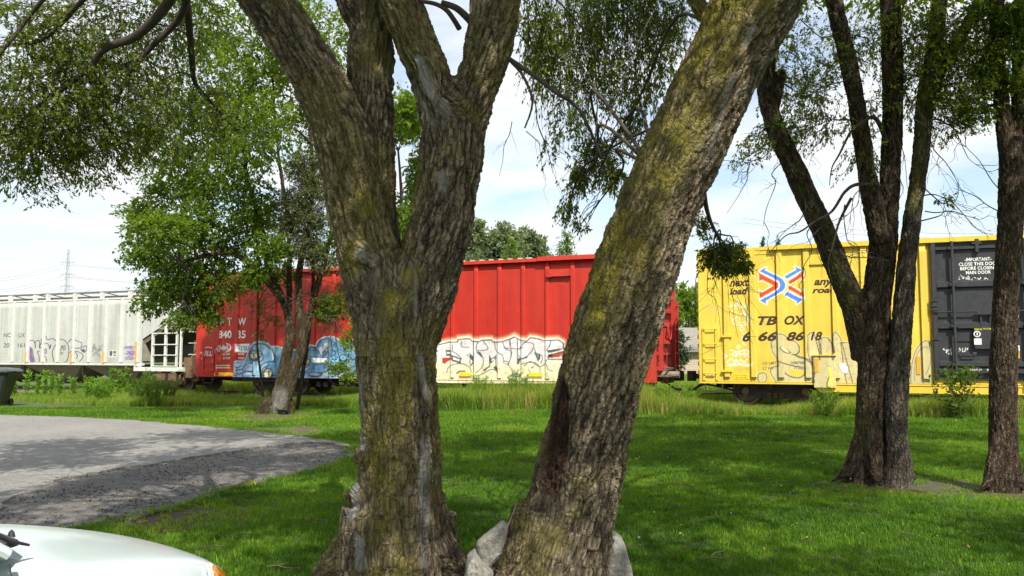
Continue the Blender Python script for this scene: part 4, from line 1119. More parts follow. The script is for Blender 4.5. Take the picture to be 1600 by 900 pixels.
mb = MB(); mb.prism([(-.03, Ztop - .05), (1.5, Ztop + .08), (3.03, Ztop - .05), (3.03, Ztop - .12), (-.03, Ztop - .12)], R0, R1, 'x'); mb.build('roof', M_redend, red, offR)
mb = MB()
for k in range(52):
    a = R0 + .2 + k * .35
    mb.box(a, a + .13, -.03, .12, Ztop - .045, Ztop + .012)
o = mb.build('roof_bolts', M_roofgrey, red, offR); o['kind'] = 'stuff'
# bracket box beneath the eave
a, b_ = sx(859), sx(893); zt_, zb_ = sz(876, 421)[1], sz(876, 432)[1]
mb = MB(); mb.box(a, b_, -.13, -.061, zb_, zt_, .01); mb.build('door_stop_box', M_red, red, offR)
mb = MB(); mb.box(a - .06, a + .1, -.16, -.02, zb_ - .02, zb_ + .1, .01); mb.box(b_ - .05, b_ + .02, -.15, -.02, zb_ - .0, zt_ + .0); mb.build('door_stop_bolt', M_redend, red, offR)
painted('side_sill', R0, R1, Zsill - .06, Zsill - .003, -.03, RES, .02, 9, red_paint, M_redpaint, red, offR, depth=.08)
painted('side_sill', sx(640), sx(872), Zsill - .17, Zsill - .062, -.02, RES, .02, 9, red_paint, M_redpaint, red, offR, depth=.07)
strip(334.5, 364, 582, 589, M_yellabel, red, offR, -.003, 'yellow_sill_plate')
strip(719, 738.5, 582, 587.5, M_yellabel, red, offR, -.064, 'yellow_reflector')
strip(827, 849, 582.5, 588, M_yellabel, red, offR, -.064, 'yellow_reflector')
for body, x0, x1, yt, yb in (('A', 343.5, 350.5, 496.5, 508.5), ('T', 355.5, 362, 496.5, 508.5), ('W', 372, 384.5, 496.5, 508.5), ('840', 341.5, 362, 516.5, 528.5), ('35', 370.5, 384, 516.5, 528.5),
                             ('LD LMT', 348, 360, 551.5, 555), ('LT WT', 349, 360, 558, 561.5), ('200900', 370, 382, 551.5, 555), ('79900', 371, 382, 558, 561.5)):
    text_mesh(body, x0, x1, yt, yb, -.0035, M_wtext, red, offR, bold=0.022)
lz = [sz(326, y_)[1] for y_ in (580, 569, 557, 545)]
ladder(red, sx(318), sx(334), lz, 0.0, offR, M_red, .03)
# corrugated end with ladder, brake gear and running platform
for e, sg in ((R1, 1), (R0, -1)):
    zb0 = Zsill + .02
    mb = MB(); mb.box(min(e, e + sg * .012), max(e, e + sg * .012), .0, 3.0, Zsill, Ztop - .12); mb.build('end_sheet', M_redend, red, offR)
    for yy in (.0, 2.86):
        mb = MB(); mb.box(min(e + sg * .012, e + sg * .10), max(e + sg * .012, e + sg * .10), yy, yy + .14, Zsill - .05, Ztop - .14); mb.build('corner_post', M_redend, red, offR)
    for k in range(8):
        zc = zb0 + .35 + k * .46
        mb = MB(); mb.prism([(e + sg * .012, zc - .10), (e + sg * .13, zc - .04), (e + sg * .13, zc + .04), (e + sg * .012, zc + .10)], .15, 2.85, 'y')
        o = mb.build('end_rib', M_redend, red, offR); fix_normals(o.data)
    mb = MB(); mb.box(min(e, e + sg * .42), max(e, e + sg * .42), .25, 2.75, Zsill + .12, Zsill + .16); mb.build('end_platform', M_rust, red, offR)
    for z_ in (1.25, 1.65, 2.05, 2.45, 2.85, 3.25):
        mb = MB(); mb.tube([(e + sg * .1, 2.2, z_), (e + sg * .22, 2.2, z_), (e + sg * .22, 2.75, z_), (e + sg * .1, 2.75, z_)], .016, 6); mb.build('ladder_rung', M_redend, red, offR)
    for yy in (2.2, 2.75, .35):
        mb = MB(); mb.box(min(e + sg * .12, e + sg * .25), max(e + sg * .12, e + sg * .25), yy - .03, yy + .03, 1.1, 3.4); mb.build('ladder_stile', M_redend, red, offR)
    mb = MB(); mb.tube([(e + sg * .30 + .0, 1.1 + .27 * math.cos(a_), 2.35 + .27 * math.sin(a_)) for a_ in np.linspace(0, 2 * PI, 19)], .02, 6, False)
    for a_ in (0, 1.57, 3.14, 4.71): mb.tube([(e + sg * .27, 1.1, 2.35), (e + sg * .30, 1.1 + .26 * math.cos(a_), 2.35 + .26 * math.sin(a_))], .012, 5)
    mb.build('brake_wheel', M_redend, red, offR)
    mb = MB(); mb.box(min(e + sg * .1, e + sg * .28), max(e + sg * .1, e + sg * .28), .95, 1.28, 1.95, 2.45, .03); mb.tube([(e + sg * .2, 1.1, 2.0), (e + sg * .2, 1.05, 1.0)], .015, 5); mb.build('brake_housing', M_redend, red, offR)
    mb = MB(); mb.box(min(e, e + sg * .25), max(e, e + sg * .25), 1.0, 2.0, Zsill - .1, Zsill + .4, .04); mb.tube([(e + sg * .3, .4, Zsill + .4), (e + sg * .32, 1.6, Zsill + .35)], .03, 6); mb.build('draft_box', M_rust, red, offR)
mb = MB(); mb.box(R0 + .3, R1 - .3, 1.2, 1.8, Zsill - .24, Zsill); mb.box(R0, R1, .05, 2.95, Zsill - .045, Zsill + .005)
for k in range(13): mb.box(R0 + .6 + k * 1.36, R0 + .72 + k * 1.36, .1, 2.9, Zsill - .2, Zsill - .046)
mb.box(sx(360), sx(480), .1, 2.9, Zsill - .22, Zsill - .065)
mb.build('underframe', M_under, red, offR)
mb = MB()
for x_ in (490, 501, 514, 533, 545): mb.box(sx(x_), sx(x_) + .2, .15, .4, Zsill - .36, Zsill - .19, .03)
mb.build('brake_gear', M_under, red, offR)
mb = MB(); mb.tube([(sx(480, 608), .5, .47), (sx(690, 608), .5, .47)], .018, 6); mb.tube([(sx(690, 608), .5, .47), (sx(720), .5, .48)], .02, 6)
for x_ in (714, 717): mb.box(sx(x_), sx(x_) + .05, .42, .5, .2, .7)
mb.build('brake_rod', M_under, red, offR)
for a in (sx(318), R1 - .7):
    mb = MB(); mb.tube([(a, .02, Zsill), (a + .02, -.01, Zsill - .28), (a + .45, -.01, Zsill - .30), (a + .47, .02, Zsill)], .02, 6); mb.build('step', M_under, red, offR)
tr_ = sx(420, 613)
for tsc in (tr_, R0 + R1 - tr_): truck(red, tsc, offR, M_under)
coupler(red, R1, 1, offR); coupler(red, R0, -1, offR)
mb = MB(); mb.tube([(R1 - .05, 1.0, ZR + .87), (R1 + .62, 1.0, ZR + .87)], .11, 10); mb.build('cushion_tube', M_hopgrey, red, offR)

# ---------------------------------------------------------------- covered hopper
H1 = sx(290); HL = 15.5; H0 = H1 - HL
ZHs, ZHt = 1.22, 3.88
offH = ((H0 + H1) / 2, 1.5, ZR)
hop = empty('covered_hopper_car', tw(offH[0], 1.5, ZR), TROT, 'weathered pale grey covered hopper railcar with purple graffiti and sloping end', 'freight car')
zh = zm(0, 490, 6.0); zh2 = zm(0, 380, 3.462)
W_BASE = (0.52, 0.525, 0.485)
def hop_paint(S, Z):
    p = Paint(S, Z, W_BASE)
    k = (sstep(1.9, 1.25, Z) * .30 * fbm(np.stack([S * 3, Z * 2, S * 0], 1), 3, 3))[:, None]; p.c = p.c * (1 - k) + np.array((0.34, 0.30, 0.16)) * k
    n_ = fbm(np.stack([S * 5, Z * .5, S * 0], 1), 4, 21)
    k = (sstep(.5, .7, n_) * .30)[:, None]; p.c = p.c * (1 - k) + np.array((0.33, 0.31, 0.25)) * k
    st = lambda pts, w, c, a=1.0: p.stroke(smooth_px(pts, 5), w, c, .6, a)
    PU = (0.14, 0.08, 0.18); LP = (.26, .17, .36)
    p.fill(smooth_px(zh([(252, 320), (258, 290), (278, 268), (275, 300), (300, 330), (300, 380), (318, 452), (282, 452), (270, 380), (252, 335)]), 4), (.20, .11, .26), .8)
    for q in ([(252, 330), (256, 290), (285, 255), (315, 255), (330, 290), (335, 320)], [(335, 320), (330, 270), (360, 250), (372, 270), (370, 320), (395, 312)], [(370, 320), (388, 270), (395, 290), (420, 280), (450, 285), (465, 330)], [(370, 352), (350, 358), (365, 400), (370, 450)],
              [(395, 300), (410, 285)], [(400, 350), (395, 380), (430, 410), (438, 450)], [(310, 390), (325, 450)], [(300, 330), (310, 395)], [(390, 260), (385, 245), (400, 225)], [(430, 212), (445, 245), (490, 235), (520, 250), (530, 280), (505, 320), (490, 370), (505, 450)],
              [(530, 250), (570, 240), (610, 255), (640, 300), (645, 370), (630, 440), (605, 455)], [(555, 270), (550, 300)], [(640, 270), (660, 245), (690, 235), (720, 255), (765, 275), (765, 300), (740, 325), (690, 320), (672, 318)], [(645, 370), (680, 352), (740, 360), (778, 390), (770, 420), (745, 450)], [(705, 360), (725, 390), (718, 420)],
              [(755, 340), (775, 315), (810, 305), (815, 330), (795, 360), (770, 355)], [(475, 290), (465, 330), (480, 300)], [(415, 350), (430, 330), (435, 360), (415, 360)], [(420, 375), (440, 372)], [(570, 350), (580, 300), (595, 340)], [(590, 320), (605, 300), (612, 330), (600, 340)], [(565, 370), (590, 362)], [(570, 382), (585, 378)], [(400, 400), (410, 350), (400, 330)]):
        st(zh(q), 1.25, (0.09, 0.05, 0.12), 1.0)
    p.fill(zh([(755, 342), (790, 330), (798, 352), (780, 362)]), (.10, .07, .14), .7)
    p.fill(zh([(672, 312), (692, 316), (690, 326), (672, 324)]), (.10, .07, .14), .7)
    for q in ([(865, 330), (885, 285), (875, 350)], [(860, 355), (880, 340), (895, 310), (900, 360)], [(900, 330), (925, 340), (905, 360)], [(935, 300), (930, 350), (950, 330)], [(865, 385), (890, 365), (925, 375), (940, 410)], [(870, 400), (900, 380), (920, 395)], [(960, 290), (945, 330), (962, 350)]):
        st(zh(q), .9, (.09, .08, .10), .95)
    for k_ in range(3):
        r = np.random.default_rng(40 + k_)
        for j in range(4):
            q = [(670 + 65 * r.random(), 555 + k_ * 26 + 24 * r.random()) for _ in range(6)]
            st(zh2(q), .95, LP, 1)
    for q in ([(15, 375), (75, 372)], [(30, 405), (70, 402)], [(320, 215), (360, 218)], [(330, 235), (370, 225)]): st(zh(q), 1.0, (.38, .38, .35), .6)
    for y_ in (515, 529, 541): st(zh2([(590, y_), (648, y_ + 1)]), .7, (.3, .3, .28), .5)
    p.fill(zh2([(588, 579), (631, 579), (631, 616), (588, 616)]), (.75, .75, .70), .6); p.fill(zh2([(592, 583), (608, 583), (608, 610), (592, 610)]), (.10, .10, .10), .6); p.fill(zh2([(612, 583), (628, 583), (628, 598), (612, 598)]), (.14, .14, .13), .6)
    p.fill(zh2([(612, 602), (628, 602), (628, 611), (612, 611)]), (.2, .2, .19), .6)
    return p.c
hrp = [217, 191, 166.5, 141, 116.5, 92, 69, 45.5, 21.5, -3]
hS = [sx(x_, 520) for x_ in hrp]
sp_ = hS[-2] - hS[-1]
while hS[-1] - sp_ > H0 + 1.9: hS.append(hS[-1] - sp_)
hS = hS[::-1]
HB1 = sx(222, 545)                                       # where the sheet's lower edge ends
HB0 = H0 + (H1 - HB1)
# sheets are full height between the posts; the last piece carries the sloping cut-out
for k in range(len(hS) - 1):
    zs = 3.0 if hS[k] > sx(-30) else 1.4
    painted('side_sheet', hS[k] + .004, hS[k + 1] - .004, ZHs + .03, ZHt, 0.0, RES, RES if zs > 2 else .3, min(zs, 2.6), hop_paint, M_whtpaint, hop, offH)
def flat_poly(name, poly, y, col, material, depth=.02):
    mb = MB(); mb.prism(poly, y, y + depth, 'y'); o = mb.build(name, material, hop, offH); fix_normals(o.data)
    a = o.data.attributes.new('paint', 'FLOAT_COLOR', 'POINT')
    a.data.foreach_set('color', np.tile(np.array([*col, 1.0], np.float32), len(o.data.vertices))); return o
zc_ = sz(222, 530)[1]
flat_poly('side_sheet', [(hS[-1] + .004, ZHs + .03), (HB1, ZHs + .03), (HB1, zc_), (H1 - .05, 3.35), (H1 - .05, ZHt), (hS[-1] + .004, ZHt)], 0.0, W_BASE, M_whtpaint)
flat_poly('side_sheet', [(hS[0] - .004, ZHs + .03), (HB0, ZHs + .03), (HB0, zc_), (H0 + .05, 3.35), (H0 + .05, ZHt), (hS[0] - .004, ZHt)], 0.0, W_BASE, M_whtpaint)
for k, r_ in enumerate(hS):
    w_ = .075 if k % 2 == 0 else .055
    mb = MB(); mb.box(r_ - w_, r_ + w_, -.055, .0, ZHs + .06, ZHt - .02); mb.build('side_post', M_cream, hop, offH)
mb = MB(); mb.box(H0 + .2, H1 - .2, .022, 2.98, 2.6, ZHt - .02); mb.build('body', M_hopgrey, hop, offH)
mb = MB(); mb.box(HB0, HB1, .022, 2.98, ZHs + .05, 2.61); mb.build('body', M_hopgrey, hop, offH)
mb = MB()
mb.prism([(HB1 - .01, zc_), (H1 - .08, 3.36), (H1 - .08, 3.22), (HB1 + .06, zc_ - .2), (HB1 - .01, ZHs + .1)], .06, 2.94, 'y')
mb.prism([(HB0 + .01, zc_), (H0 + .08, 3.36), (H0 + .08, 3.22), (HB0 - .06, zc_ - .2), (HB0 + .01, ZHs + .1)], .06, 2.94, 'y')
o = mb.build('end_slope_sheet', M_hopdark, hop, offH); fix_normals(o.data)
# triangular gusset on the near side, sill, roof
mb = MB(); mb.prism([(HB1 + .004, zc_ - .05), (sx(237, 560), ZHs + .12), (HB1 + .004, ZHs + .12)], .05, .09, 'y'); mb.build('gusset', M_hopgrey, hop, offH)
mb = MB(); mb.box(H0 + .15, HB1 + .1, -.03, .06, ZHs - .06, ZHs + .026); mb.build('side_sill', M_cream, hop, offH)
mb = MB(); z_s = sz(250, 578)[1]; mb.box(HB1 - .35, sx(288, 575), -.07, .05, z_s - .05, z_s + .11); mb.build('end_sill', M_cream, hop, offH)
mb = MB(); mb.box(HB1 - .32, HB1 + .0, -.075, .03, z_s + .115, ZHs - .065); mb.build('jacking_pad', M_cream, hop, offH)
mb = MB(); mb.box(HB1 - .24, HB1 - .14, -.082, -.076, z_s + .13, ZHs - .08); mb.build('jacking_pad_slot', M_under, hop, offH)
mb = MB(); mb.prism([(.0, ZHt), (.9, ZHt + .30), (2.1, ZHt + .30), (3.0, ZHt)], H0 + .05, H1 - .05, 'x'); o = mb.build('roof', M_roofgrey, hop, offH); fix_normals(o.data)
mb = MB(); mb.box(H0, H1, -.02, .04, ZHt - .01, ZHt + .05); mb.build('roof_edge', M_cream, hop, offH)
mb = MB(); mb.box(H0, H1, .15, .5, ZHt + .30, ZHt + .335); mb.build('running_board', M_hopgrey, hop, offH)
mb = MB(); mb.box(H0, H1, .13, .15, ZHt + .27, ZHt + .35); mb.build('running_board_edge', M_hopdark, hop, offH)
for x_ in (15, 53.5, 73.5, 116, 158, 202, 246, -27, -70):
    a = sx(x_, 462); mb = MB(); mb.box(a - .05, a + .05, -.015, .14, ZHt + .05, ZHt + .30); mb.build('roof_bracket', M_cream, hop, offH)
    mb = MB(); mb.tube([(a + .05, .12, ZHt + .30), (a + .9, .30, ZHt + .10)], .02, 4); mb.build('bracket_brace', M_hopgrey, hop, offH)
for x_ in (41.3, 112, 162.5, 213.5):
    s_ = sz(x_, 560)[0]; zt_ = sz(x_, 550)[1] if x_ != 213.5 else sz(x_, 534)[1]
    mb = MB(); mb.box(s_ - .045, s_ + .045, -.064, -.058, ZHs + .02, zt_); mb.build('reflector_strip', M_orange, hop, offH)
for body, x0, x1, yt, yb in (('NC', 6, 17, 520.3, 527), ('UX', 29, 39, 520.3, 527), ('20', 5.5, 15, 536, 543), ('161', 28, 38.8, 536, 543)):
    text_mesh(body, x0, x1, yt, yb, -.004, M_gtext, hop, offH, bold=0.012)
# ladder frame and posts at the end, brake wheel
P_ = [(239.5, 520), (259.5, 486), (277, 486), (283.5, 486), (294, 486)]
for k, (x_, yt) in enumerate(P_):
    s_ = sx(x_, 540); zt_ = sz(x_, yt)[1] if k == 0 else 3.5
    w_ = .055 if k in (0, 1) else .04
    yy = -.05 if k < 4 else 1.2
    mb = MB(); mb.box(s_ - w_, s_ + w_, yy, yy + .07, z_s + .11, zt_); mb.build('ladder_post', M_cream, hop, offH)
rz = [sz(250, y_)[1] for y_ in (572, 555, 538.5, 521)]
for z_ in rz:
    mb = MB(); mb.tube([(sx(240), -.07, z_), (sx(278), -.07, z_)], .022, 6); mb.build('ladder_rung', M_cream, hop, offH)
for y_ in (503, 487):
    z_ = sz(268, y_)[1]; mb = MB(); mb.tube([(sx(260), -.07, z_), (sx(278), -.07, z_)], .022, 6); mb.build('ladder_rung', M_cream, hop, offH)
for k in range(5):
    mb = MB(); z_ = 1.6 + k * .45; mb.tube([(H1 - .05, .2, z_), (H1 + .02, 1.3, z_)], .02, 6); mb.build('end_grab_iron', M_cream, hop, offH)
s_, z_ = sz(290, 540, 1.0)
mb = MB(); mb.tube([(H1 + .15, 1.0 + .30 * math.cos(a_), z_ + .30 * math.sin(a_)) for a_ in np.linspace(0, 2 * PI, 19)], .025, 6, False)
for a_ in (0, 2.1, 4.2): mb.tube([(H1 + .10, 1.0, z_), (H1 + .15, 1.0 + .29 * math.cos(a_), z_ + .29 * math.sin(a_))], .014, 5)
mb.build('brake_wheel', M_hopgrey, hop, offH)
mb = MB(); mb.box(H1 - .35, H1 + .06, .75, 1.3, z_ - .35, z_ + .2, .05); mb.box(H1 - .5, H1 + .05, .3, 2.7, z_s, z_s + .12); mb.box(H1 - .3, H1 + .1, .2, .5, z_s - .3, z_s + .5, .03); mb.box(H1 - .15, H1 + .2, .5, .9, z_s - .45, z_s - .05, .03)
mb.tube([(H1 - .2, .5, z_s + .5), (H1 + .1, 1.1, z_s + .9)], .035, 6)
mb.build('brake_gear', M_rust, hop, offH)
# hopper bays with sloping faces and discharge gates
bays = [(sx(27, 569), sx(121, 569)), (sx(121, 569), sx(216, 569))]
w_ = bays[0][1] - bays[0][0]; bays.insert(0, (bays[0][0] - w_, bays[0][0]))
for a, b_ in bays:
    mb = MB(); c_ = (a + b_) / 2; zt_, zb_ = ZHs - .06, .42
    top_ = [(a + .02, .25), (b_ - .02, .25), (b_ - .02, 2.75), (a + .02, 2.75)]; bot = [(c_ - .38, 1.0), (c_ + .38, 1.0), (c_ + .38, 2.0), (c_ - .38, 2.0)]
    vs = [(x_, y_, zt_) for x_, y_ in top_] + [(x_, y_, zb_) for x_, y_ in bot]
    mb.add(vs, [(0, 1, 5, 4), (1, 2, 6, 5), (2, 3, 7, 6), (3, 0, 4, 7), (3, 2, 1, 0), (4, 5, 6, 7)])
    mb.build('hopper_bay', M_hopgrey, hop, offH)
    mb = MB(); mb.box(c_ - .5, c_ + .5, .9, 2.1, zb_ - .08, zb_ + .04, .02); mb.tube([(c_ - .6, .85, zb_ - .02), (c_ + .6, .85, zb_ - .02)], .03, 6); mb.build('discharge_gate', M_under, hop, offH)
    mb = MB(); mb.prism([(b_ - .06, ZHs - .06), (b_ - .0, ZHs - .06), (b_ + .0, .75), (b_ - .06, .75)], .3, .45, 'y'); mb.build('bay_divider', M_hopdark, hop, offH)
mb = MB(); mb.box(H0 + .2, H1 - .1, 1.25, 1.75, .95, 1.16); mb.build('centre_sill', M_under, hop, offH)
for tsc in (H1 - 1.45, H0 + 1.45): truck(hop, tsc, offH, M_rust)
coupler(hop, H1, 1, offH, reach=.5); coupler(hop, H0, -1, offH)
print('cars done')

# ================================================================== SHED, PYLON, BIN, ROCKS
sh = gnd(1062, 598); D_S = 56.0
cx_, _, _ = at(1085, 590, D_S)
shed = empty('tan_shed', (cx_, D_S, 0), math.radians(6), 'low tan sided shed with grey shingle roof seen between the red and yellow cars', 'shed')
EH, RH, HW, DP = 1.95, 3.28, 5.5, 6.0
mb = MB(); mb.box(-HW, HW, 0, DP, 0, EH); mb.prism([(0.0, EH), (DP / 2, RH - .1), (DP, EH)], -HW + .01, HW - .01, 'x'); mb.build('wall', M_siding, shed)
for k in range(13):
    mb = MB(); z_ = .02 + k * .15; mb.prism([(-.035, z_), (-.012, z_ + .145), (0, z_ + .145), (0, z_)], -HW, HW, 'x'); mb.build('siding_board', M_siding, shed)
mb = MB(); mb.prism([(-.4, EH - .08), (DP / 2, RH), (DP + .4, EH - .08), (DP + .4, EH - .0), (DP / 2, RH + .1), (-.4, EH + .0)], -HW - .3, HW + .3, 'x'); o = mb.build('roof', M_shingle, shed); fix_normals(o.data)
for k in range(14):
    t_ = k / 14; y_ = -.4 + (DP / 2 + .4) * t_; z_ = EH + .0 + (RH + .1 - EH) * t_
    mb = MB(); mb.box(-HW - .3, HW + .3, y_ - .02, y_ + .22, z_ + .012, z_ + .03 + (RH + .1 - EH) / 14); mb.build('shingle_course', M_shingle, shed)
mb = MB(); mb.box(-HW - .3, HW + .3, -.46, -.42, EH - .22, EH + .02); mb.build('fascia', M_trim, shed)
mb = MB(); mb.box(1.2, 3.8, -.05, -.036, 0.02, 1.75); mb.build('door', M_trim, shed)

D_P = 300.0
p0 = at(100.5, 552, D_P)
pyl = empty('power_pylon', (p0[0], p0[1], 0), 0, 'slender steel power pylon with three cross arms beyond the hopper car', 'pylon')
mb = MB(); H_ = 38.5; hw = lambda z_: 1.0 - .78 * z_ / H_
n_ = 20; zs_ = [H_ * k / n_ for k in range(n_ + 1)]
for sx_, sy_ in ((-1, -1), (1, -1), (1, 1), (-1, 1)): mb.tube([(sx_ * hw(z_), sy_ * hw(z_), z_) for z_ in (0, H_)], .13, 4)
for a, b_ in zip(zs_[:-1], zs_[1:]):
    for sg in (-1, 1):
        mb.tube([(-sg * hw(a), -hw(a), a), (sg * hw(b_), -hw(b_), b_)], .06, 3, False); mb.tube([(-hw(a), -sg * hw(a), a), (-hw(b_), sg * hw(b_), b_)], .06, 3, False)
mb.build('mast', M_galv, pyl)
arms = []
for y_ in (408.5, 427.5, 446.5):
    z_ = at(100, y_, D_P)[2]; arms.append(z_)
    mb = MB()
    for sg in (-1, 1):
        mb.tube([(0, 0, z_ + .35), (sg * 2.3, 0, z_)], .12, 4); mb.tube([(0, 0, z_ - .3), (sg * 2.3, 0, z_)], .08, 4); mb.box(sg * 2.3 - .09, sg * 2.3 + .09, -.09, .09, z_ - .9, z_)
    mb.build('cross_arm', M_galv, pyl)
for k, z_ in enumerate(arms):
    for sg in (-1, 1):
        a = np.array([p0[0] + sg * 2.3, p0[1], z_ - .9])
        for end, sag in ((at(-330, 430 + k * 14 + sg * 3, 190), 4.5), (at(900, 380 + k * 25 + sg * 2, 420), 9.0)):
            pts = []
            for t_ in np.linspace(0, 1, 17):
                q = a + (end - a) * t_; q[2] -= sag * 4 * t_ * (1 - t_); pts.append(tuple(q))
            mb = MB(); mb.tube(pts, .045, 4, False); o = mb.build('power_line', M_wire)
            tag(o, ('top', 'middle', 'bottom')[k] + ' level power cable strung ' + ('left' if sag < 5 else 'right') + ' from the ' + ('far' if sg > 0 else 'near') + ' arm end of the pylon', 'power line', 'cables strung from the pylon')
# wires crossing the pale sky at the right
for k, (ya, yb) in enumerate(((349, 352), (356, 361))):
    a, b_ = at(1160, ya - 8, 170), at(1900, yb, 110); pts = []
    for t_ in np.linspace(0, 1, 15):
        q = a + (b_ - a) * t_; q[2] -= 2.0 * 4 * t_ * (1 - t_); pts.append(tuple(q))
    mb = MB(); mb.tube(pts, .028, 4, False); o = mb.build('power_line', M_wire)
    tag(o, ('upper', 'lower')[k] + ' of two thin cables crossing the sky above the yellow car roof', 'power line')

# wheeled bin at the left edge
q = gnd(-10, 634.5)
bn = empty('refuse_bin', (q[0], q[1], 0), 0.1, 'dark green refuse bin with domed grey lid at the lawn edge before the hopper car', 'bin')
mb = MB()
def ringz(w, d, z_, c=0.06):
    return [(-w + c, -d, z_), (w - c, -d, z_), (w, -d + c, z_), (w, d - c, z_), (w - c, d, z_), (-w + c, d, z_), (-w, d - c, z_), (-w, -d + c, z_)]
rs = [ringz(.30, .30, 0.02), ringz(.38, .35, .35), ringz(.53, .42, .95), ringz(.60, .46, 1.02), ringz(.61, .47, 1.06)]
vs = [v for r in rs for v in r]; fs = [(i * 8 + k, i * 8 + (k + 1) % 8, (i + 1) * 8 + (k + 1) % 8, (i + 1) * 8 + k) for i in range(len(rs) - 1) for k in range(8)] + [tuple(range(7, -1, -1))]
mb.add(vs, fs); mb.build('bin_body', M_bin, bn)
mb = MB(); rs = [ringz(.65, .51, 1.062), ringz(.66, .52, 1.10), ringz(.56, .44, 1.17), ringz(.30, .25, 1.205)]
vs = [v for r in rs for v in r]; fs = [(i * 8 + k, i * 8 + (k + 1) % 8, (i + 1) * 8 + (k + 1) % 8, (i + 1) * 8 + k) for i in range(len(rs) - 1) for k in range(8)] + [tuple(range(7, -1, -1)), tuple(range(24, 32))]
mb.add(vs, fs); mb.box(.62, .84, -.04, .04, 1.07, 1.10, .01); mb.build('bin_lid', M_lid, bn, smooth=False)
mb = MB(); mb.lathe([(.0, -.04), (.11, -.04), (.11, .04), (0, .04)], (-.34, .36, .11), 'x', 14); mb.build('wheel', M_rubber, bn)
mb = MB(); mb.lathe([(.0, -.04), (.11, -.04), (.11, .04), (0, .04)], (.34, .36, .11), 'x', 14); mb.build('wheel', M_rubber, bn)

# rocks against the leaning trunk: broken limestone, sharp edges with worn faces
def rock(poly, d, thick, seed, label, tilt=0.0):
    """slab of broken stone whose outline faces the camera"""
    P = [at(x_, y_, d) for x_, y_ in poly]; c_ = np.mean(P, 0); base = np.array([c_[0], c_[1], min(p_[2] for p_ in P)])
    r = np.random.default_rng(seed); import bmesh
    bm = bmesh.new()
    pts = []
    for p_ in P:
        v = p_ - c_
        pts.append(c_ + v * 1.0 + np.array([0, -thick * .15, 0])); pts.append(c_ + v * r.uniform(.72, .88) + np.array([r.uniform(-.02, .02), -thick * .5 + r.uniform(-.02, .02), r.uniform(-.01, .02)]))
        pts.append(c_ + v * r.uniform(.85, 1.0) + np.array([0, thick * .5, tilt]))
    for p_ in pts: bm.verts.new(p_ - base)
    bmesh.ops.convex_hull(bm, input=bm.verts)
    for v in [v for v in bm.verts if not v.link_faces]: bm.verts.remove(v)
    bmesh.ops.bevel(bm, geom=bm.edges[:], offset=.012, segments=1, affect='EDGES')
    bmesh.ops.triangulate(bm, faces=bm.faces[:])
    for _ in range(3):
        bmesh.ops.subdivide_edges(bm, edges=[e for e in bm.edges if e.calc_length() > .03], cuts=1, use_grid_fill=True)
        bmesh.ops.triangulate(bm, faces=bm.faces[:])
    me = bpy.data.meshes.new('rock'); bm.to_mesh(me); bm.free()
    n = len(me.vertices); co = np.empty(n * 3, np.float32); me.vertices.foreach_get('co', co); co = co.reshape(-1, 3)
    no = np.empty(n * 3, np.float32); me.vertices.foreach_get('normal', no); no = no.reshape(-1, 3)
    h = (fbm((co + seed) * 9, 4, seed) - .5) * .016 + (fbm((co + seed) * 40, 3, seed + 1) - .5) * .010
    me.vertices.foreach_set('co', (co + no * h[:, None]).astype(np.float32).ravel()); me.update()
    me.materials.append(M_rock)
    o = link('rock', me, loc=tuple(base)); return tag(o, label, 'rock', 'limestone rocks round the leaning trunk')
rock([(743, 846), (786, 811), (794, 822), (791, 840), (776, 872), (760, 888), (748, 878)], 5.55, .22, 3, 'tilted pale limestone slab leaning on the left foot of the leaning trunk')
rock([(724, 905), (730, 872), (742, 862), (752, 884), (770, 893), (775, 945), (722, 945)], 5.45, .28, 5, 'squat limestone rock beneath the tilted slab between the two big trunks')
rock([(938, 945), (945, 860), (957, 834), (974, 846), (985, 880), (992, 945)], 6.1, .24, 9, 'upright weathered limestone slab on the right of the leaning trunk', .02)

# ================================================================== TREES
def crm(pts, k):
    """Catmull-Rom resample of (n,m) rows"""
    P = np.asarray(pts, float); out = []
    for i in range(len(P) - 1):
        p0, p1, p2, p3 = P[max(i - 1, 0)], P[i], P[i + 1], P[min(i + 2, len(P) - 1)]
        for j in range(k):
            t = j / k
            out.append(0.5 * (2 * p1 + (p2 - p0) * t + (2 * p0 - 5 * p1 + 4 * p2 - p3) * t * t + (3 * p1 - p0 - 3 * p2 + p3) * t ** 3))
    out.append(P[-1]); return np.array(out)

def limb(rows, d=None, k=3):
    """rows of (px, py, half width px[, depth]) -> centres and radii"""
    out = []
    for r in rows:
        dd = r[3] if len(r) > 3 else d
        p = at(r[0], r[1], dd); out.append([*p, r[2] * dd / FPX])
    return crm(out, k)

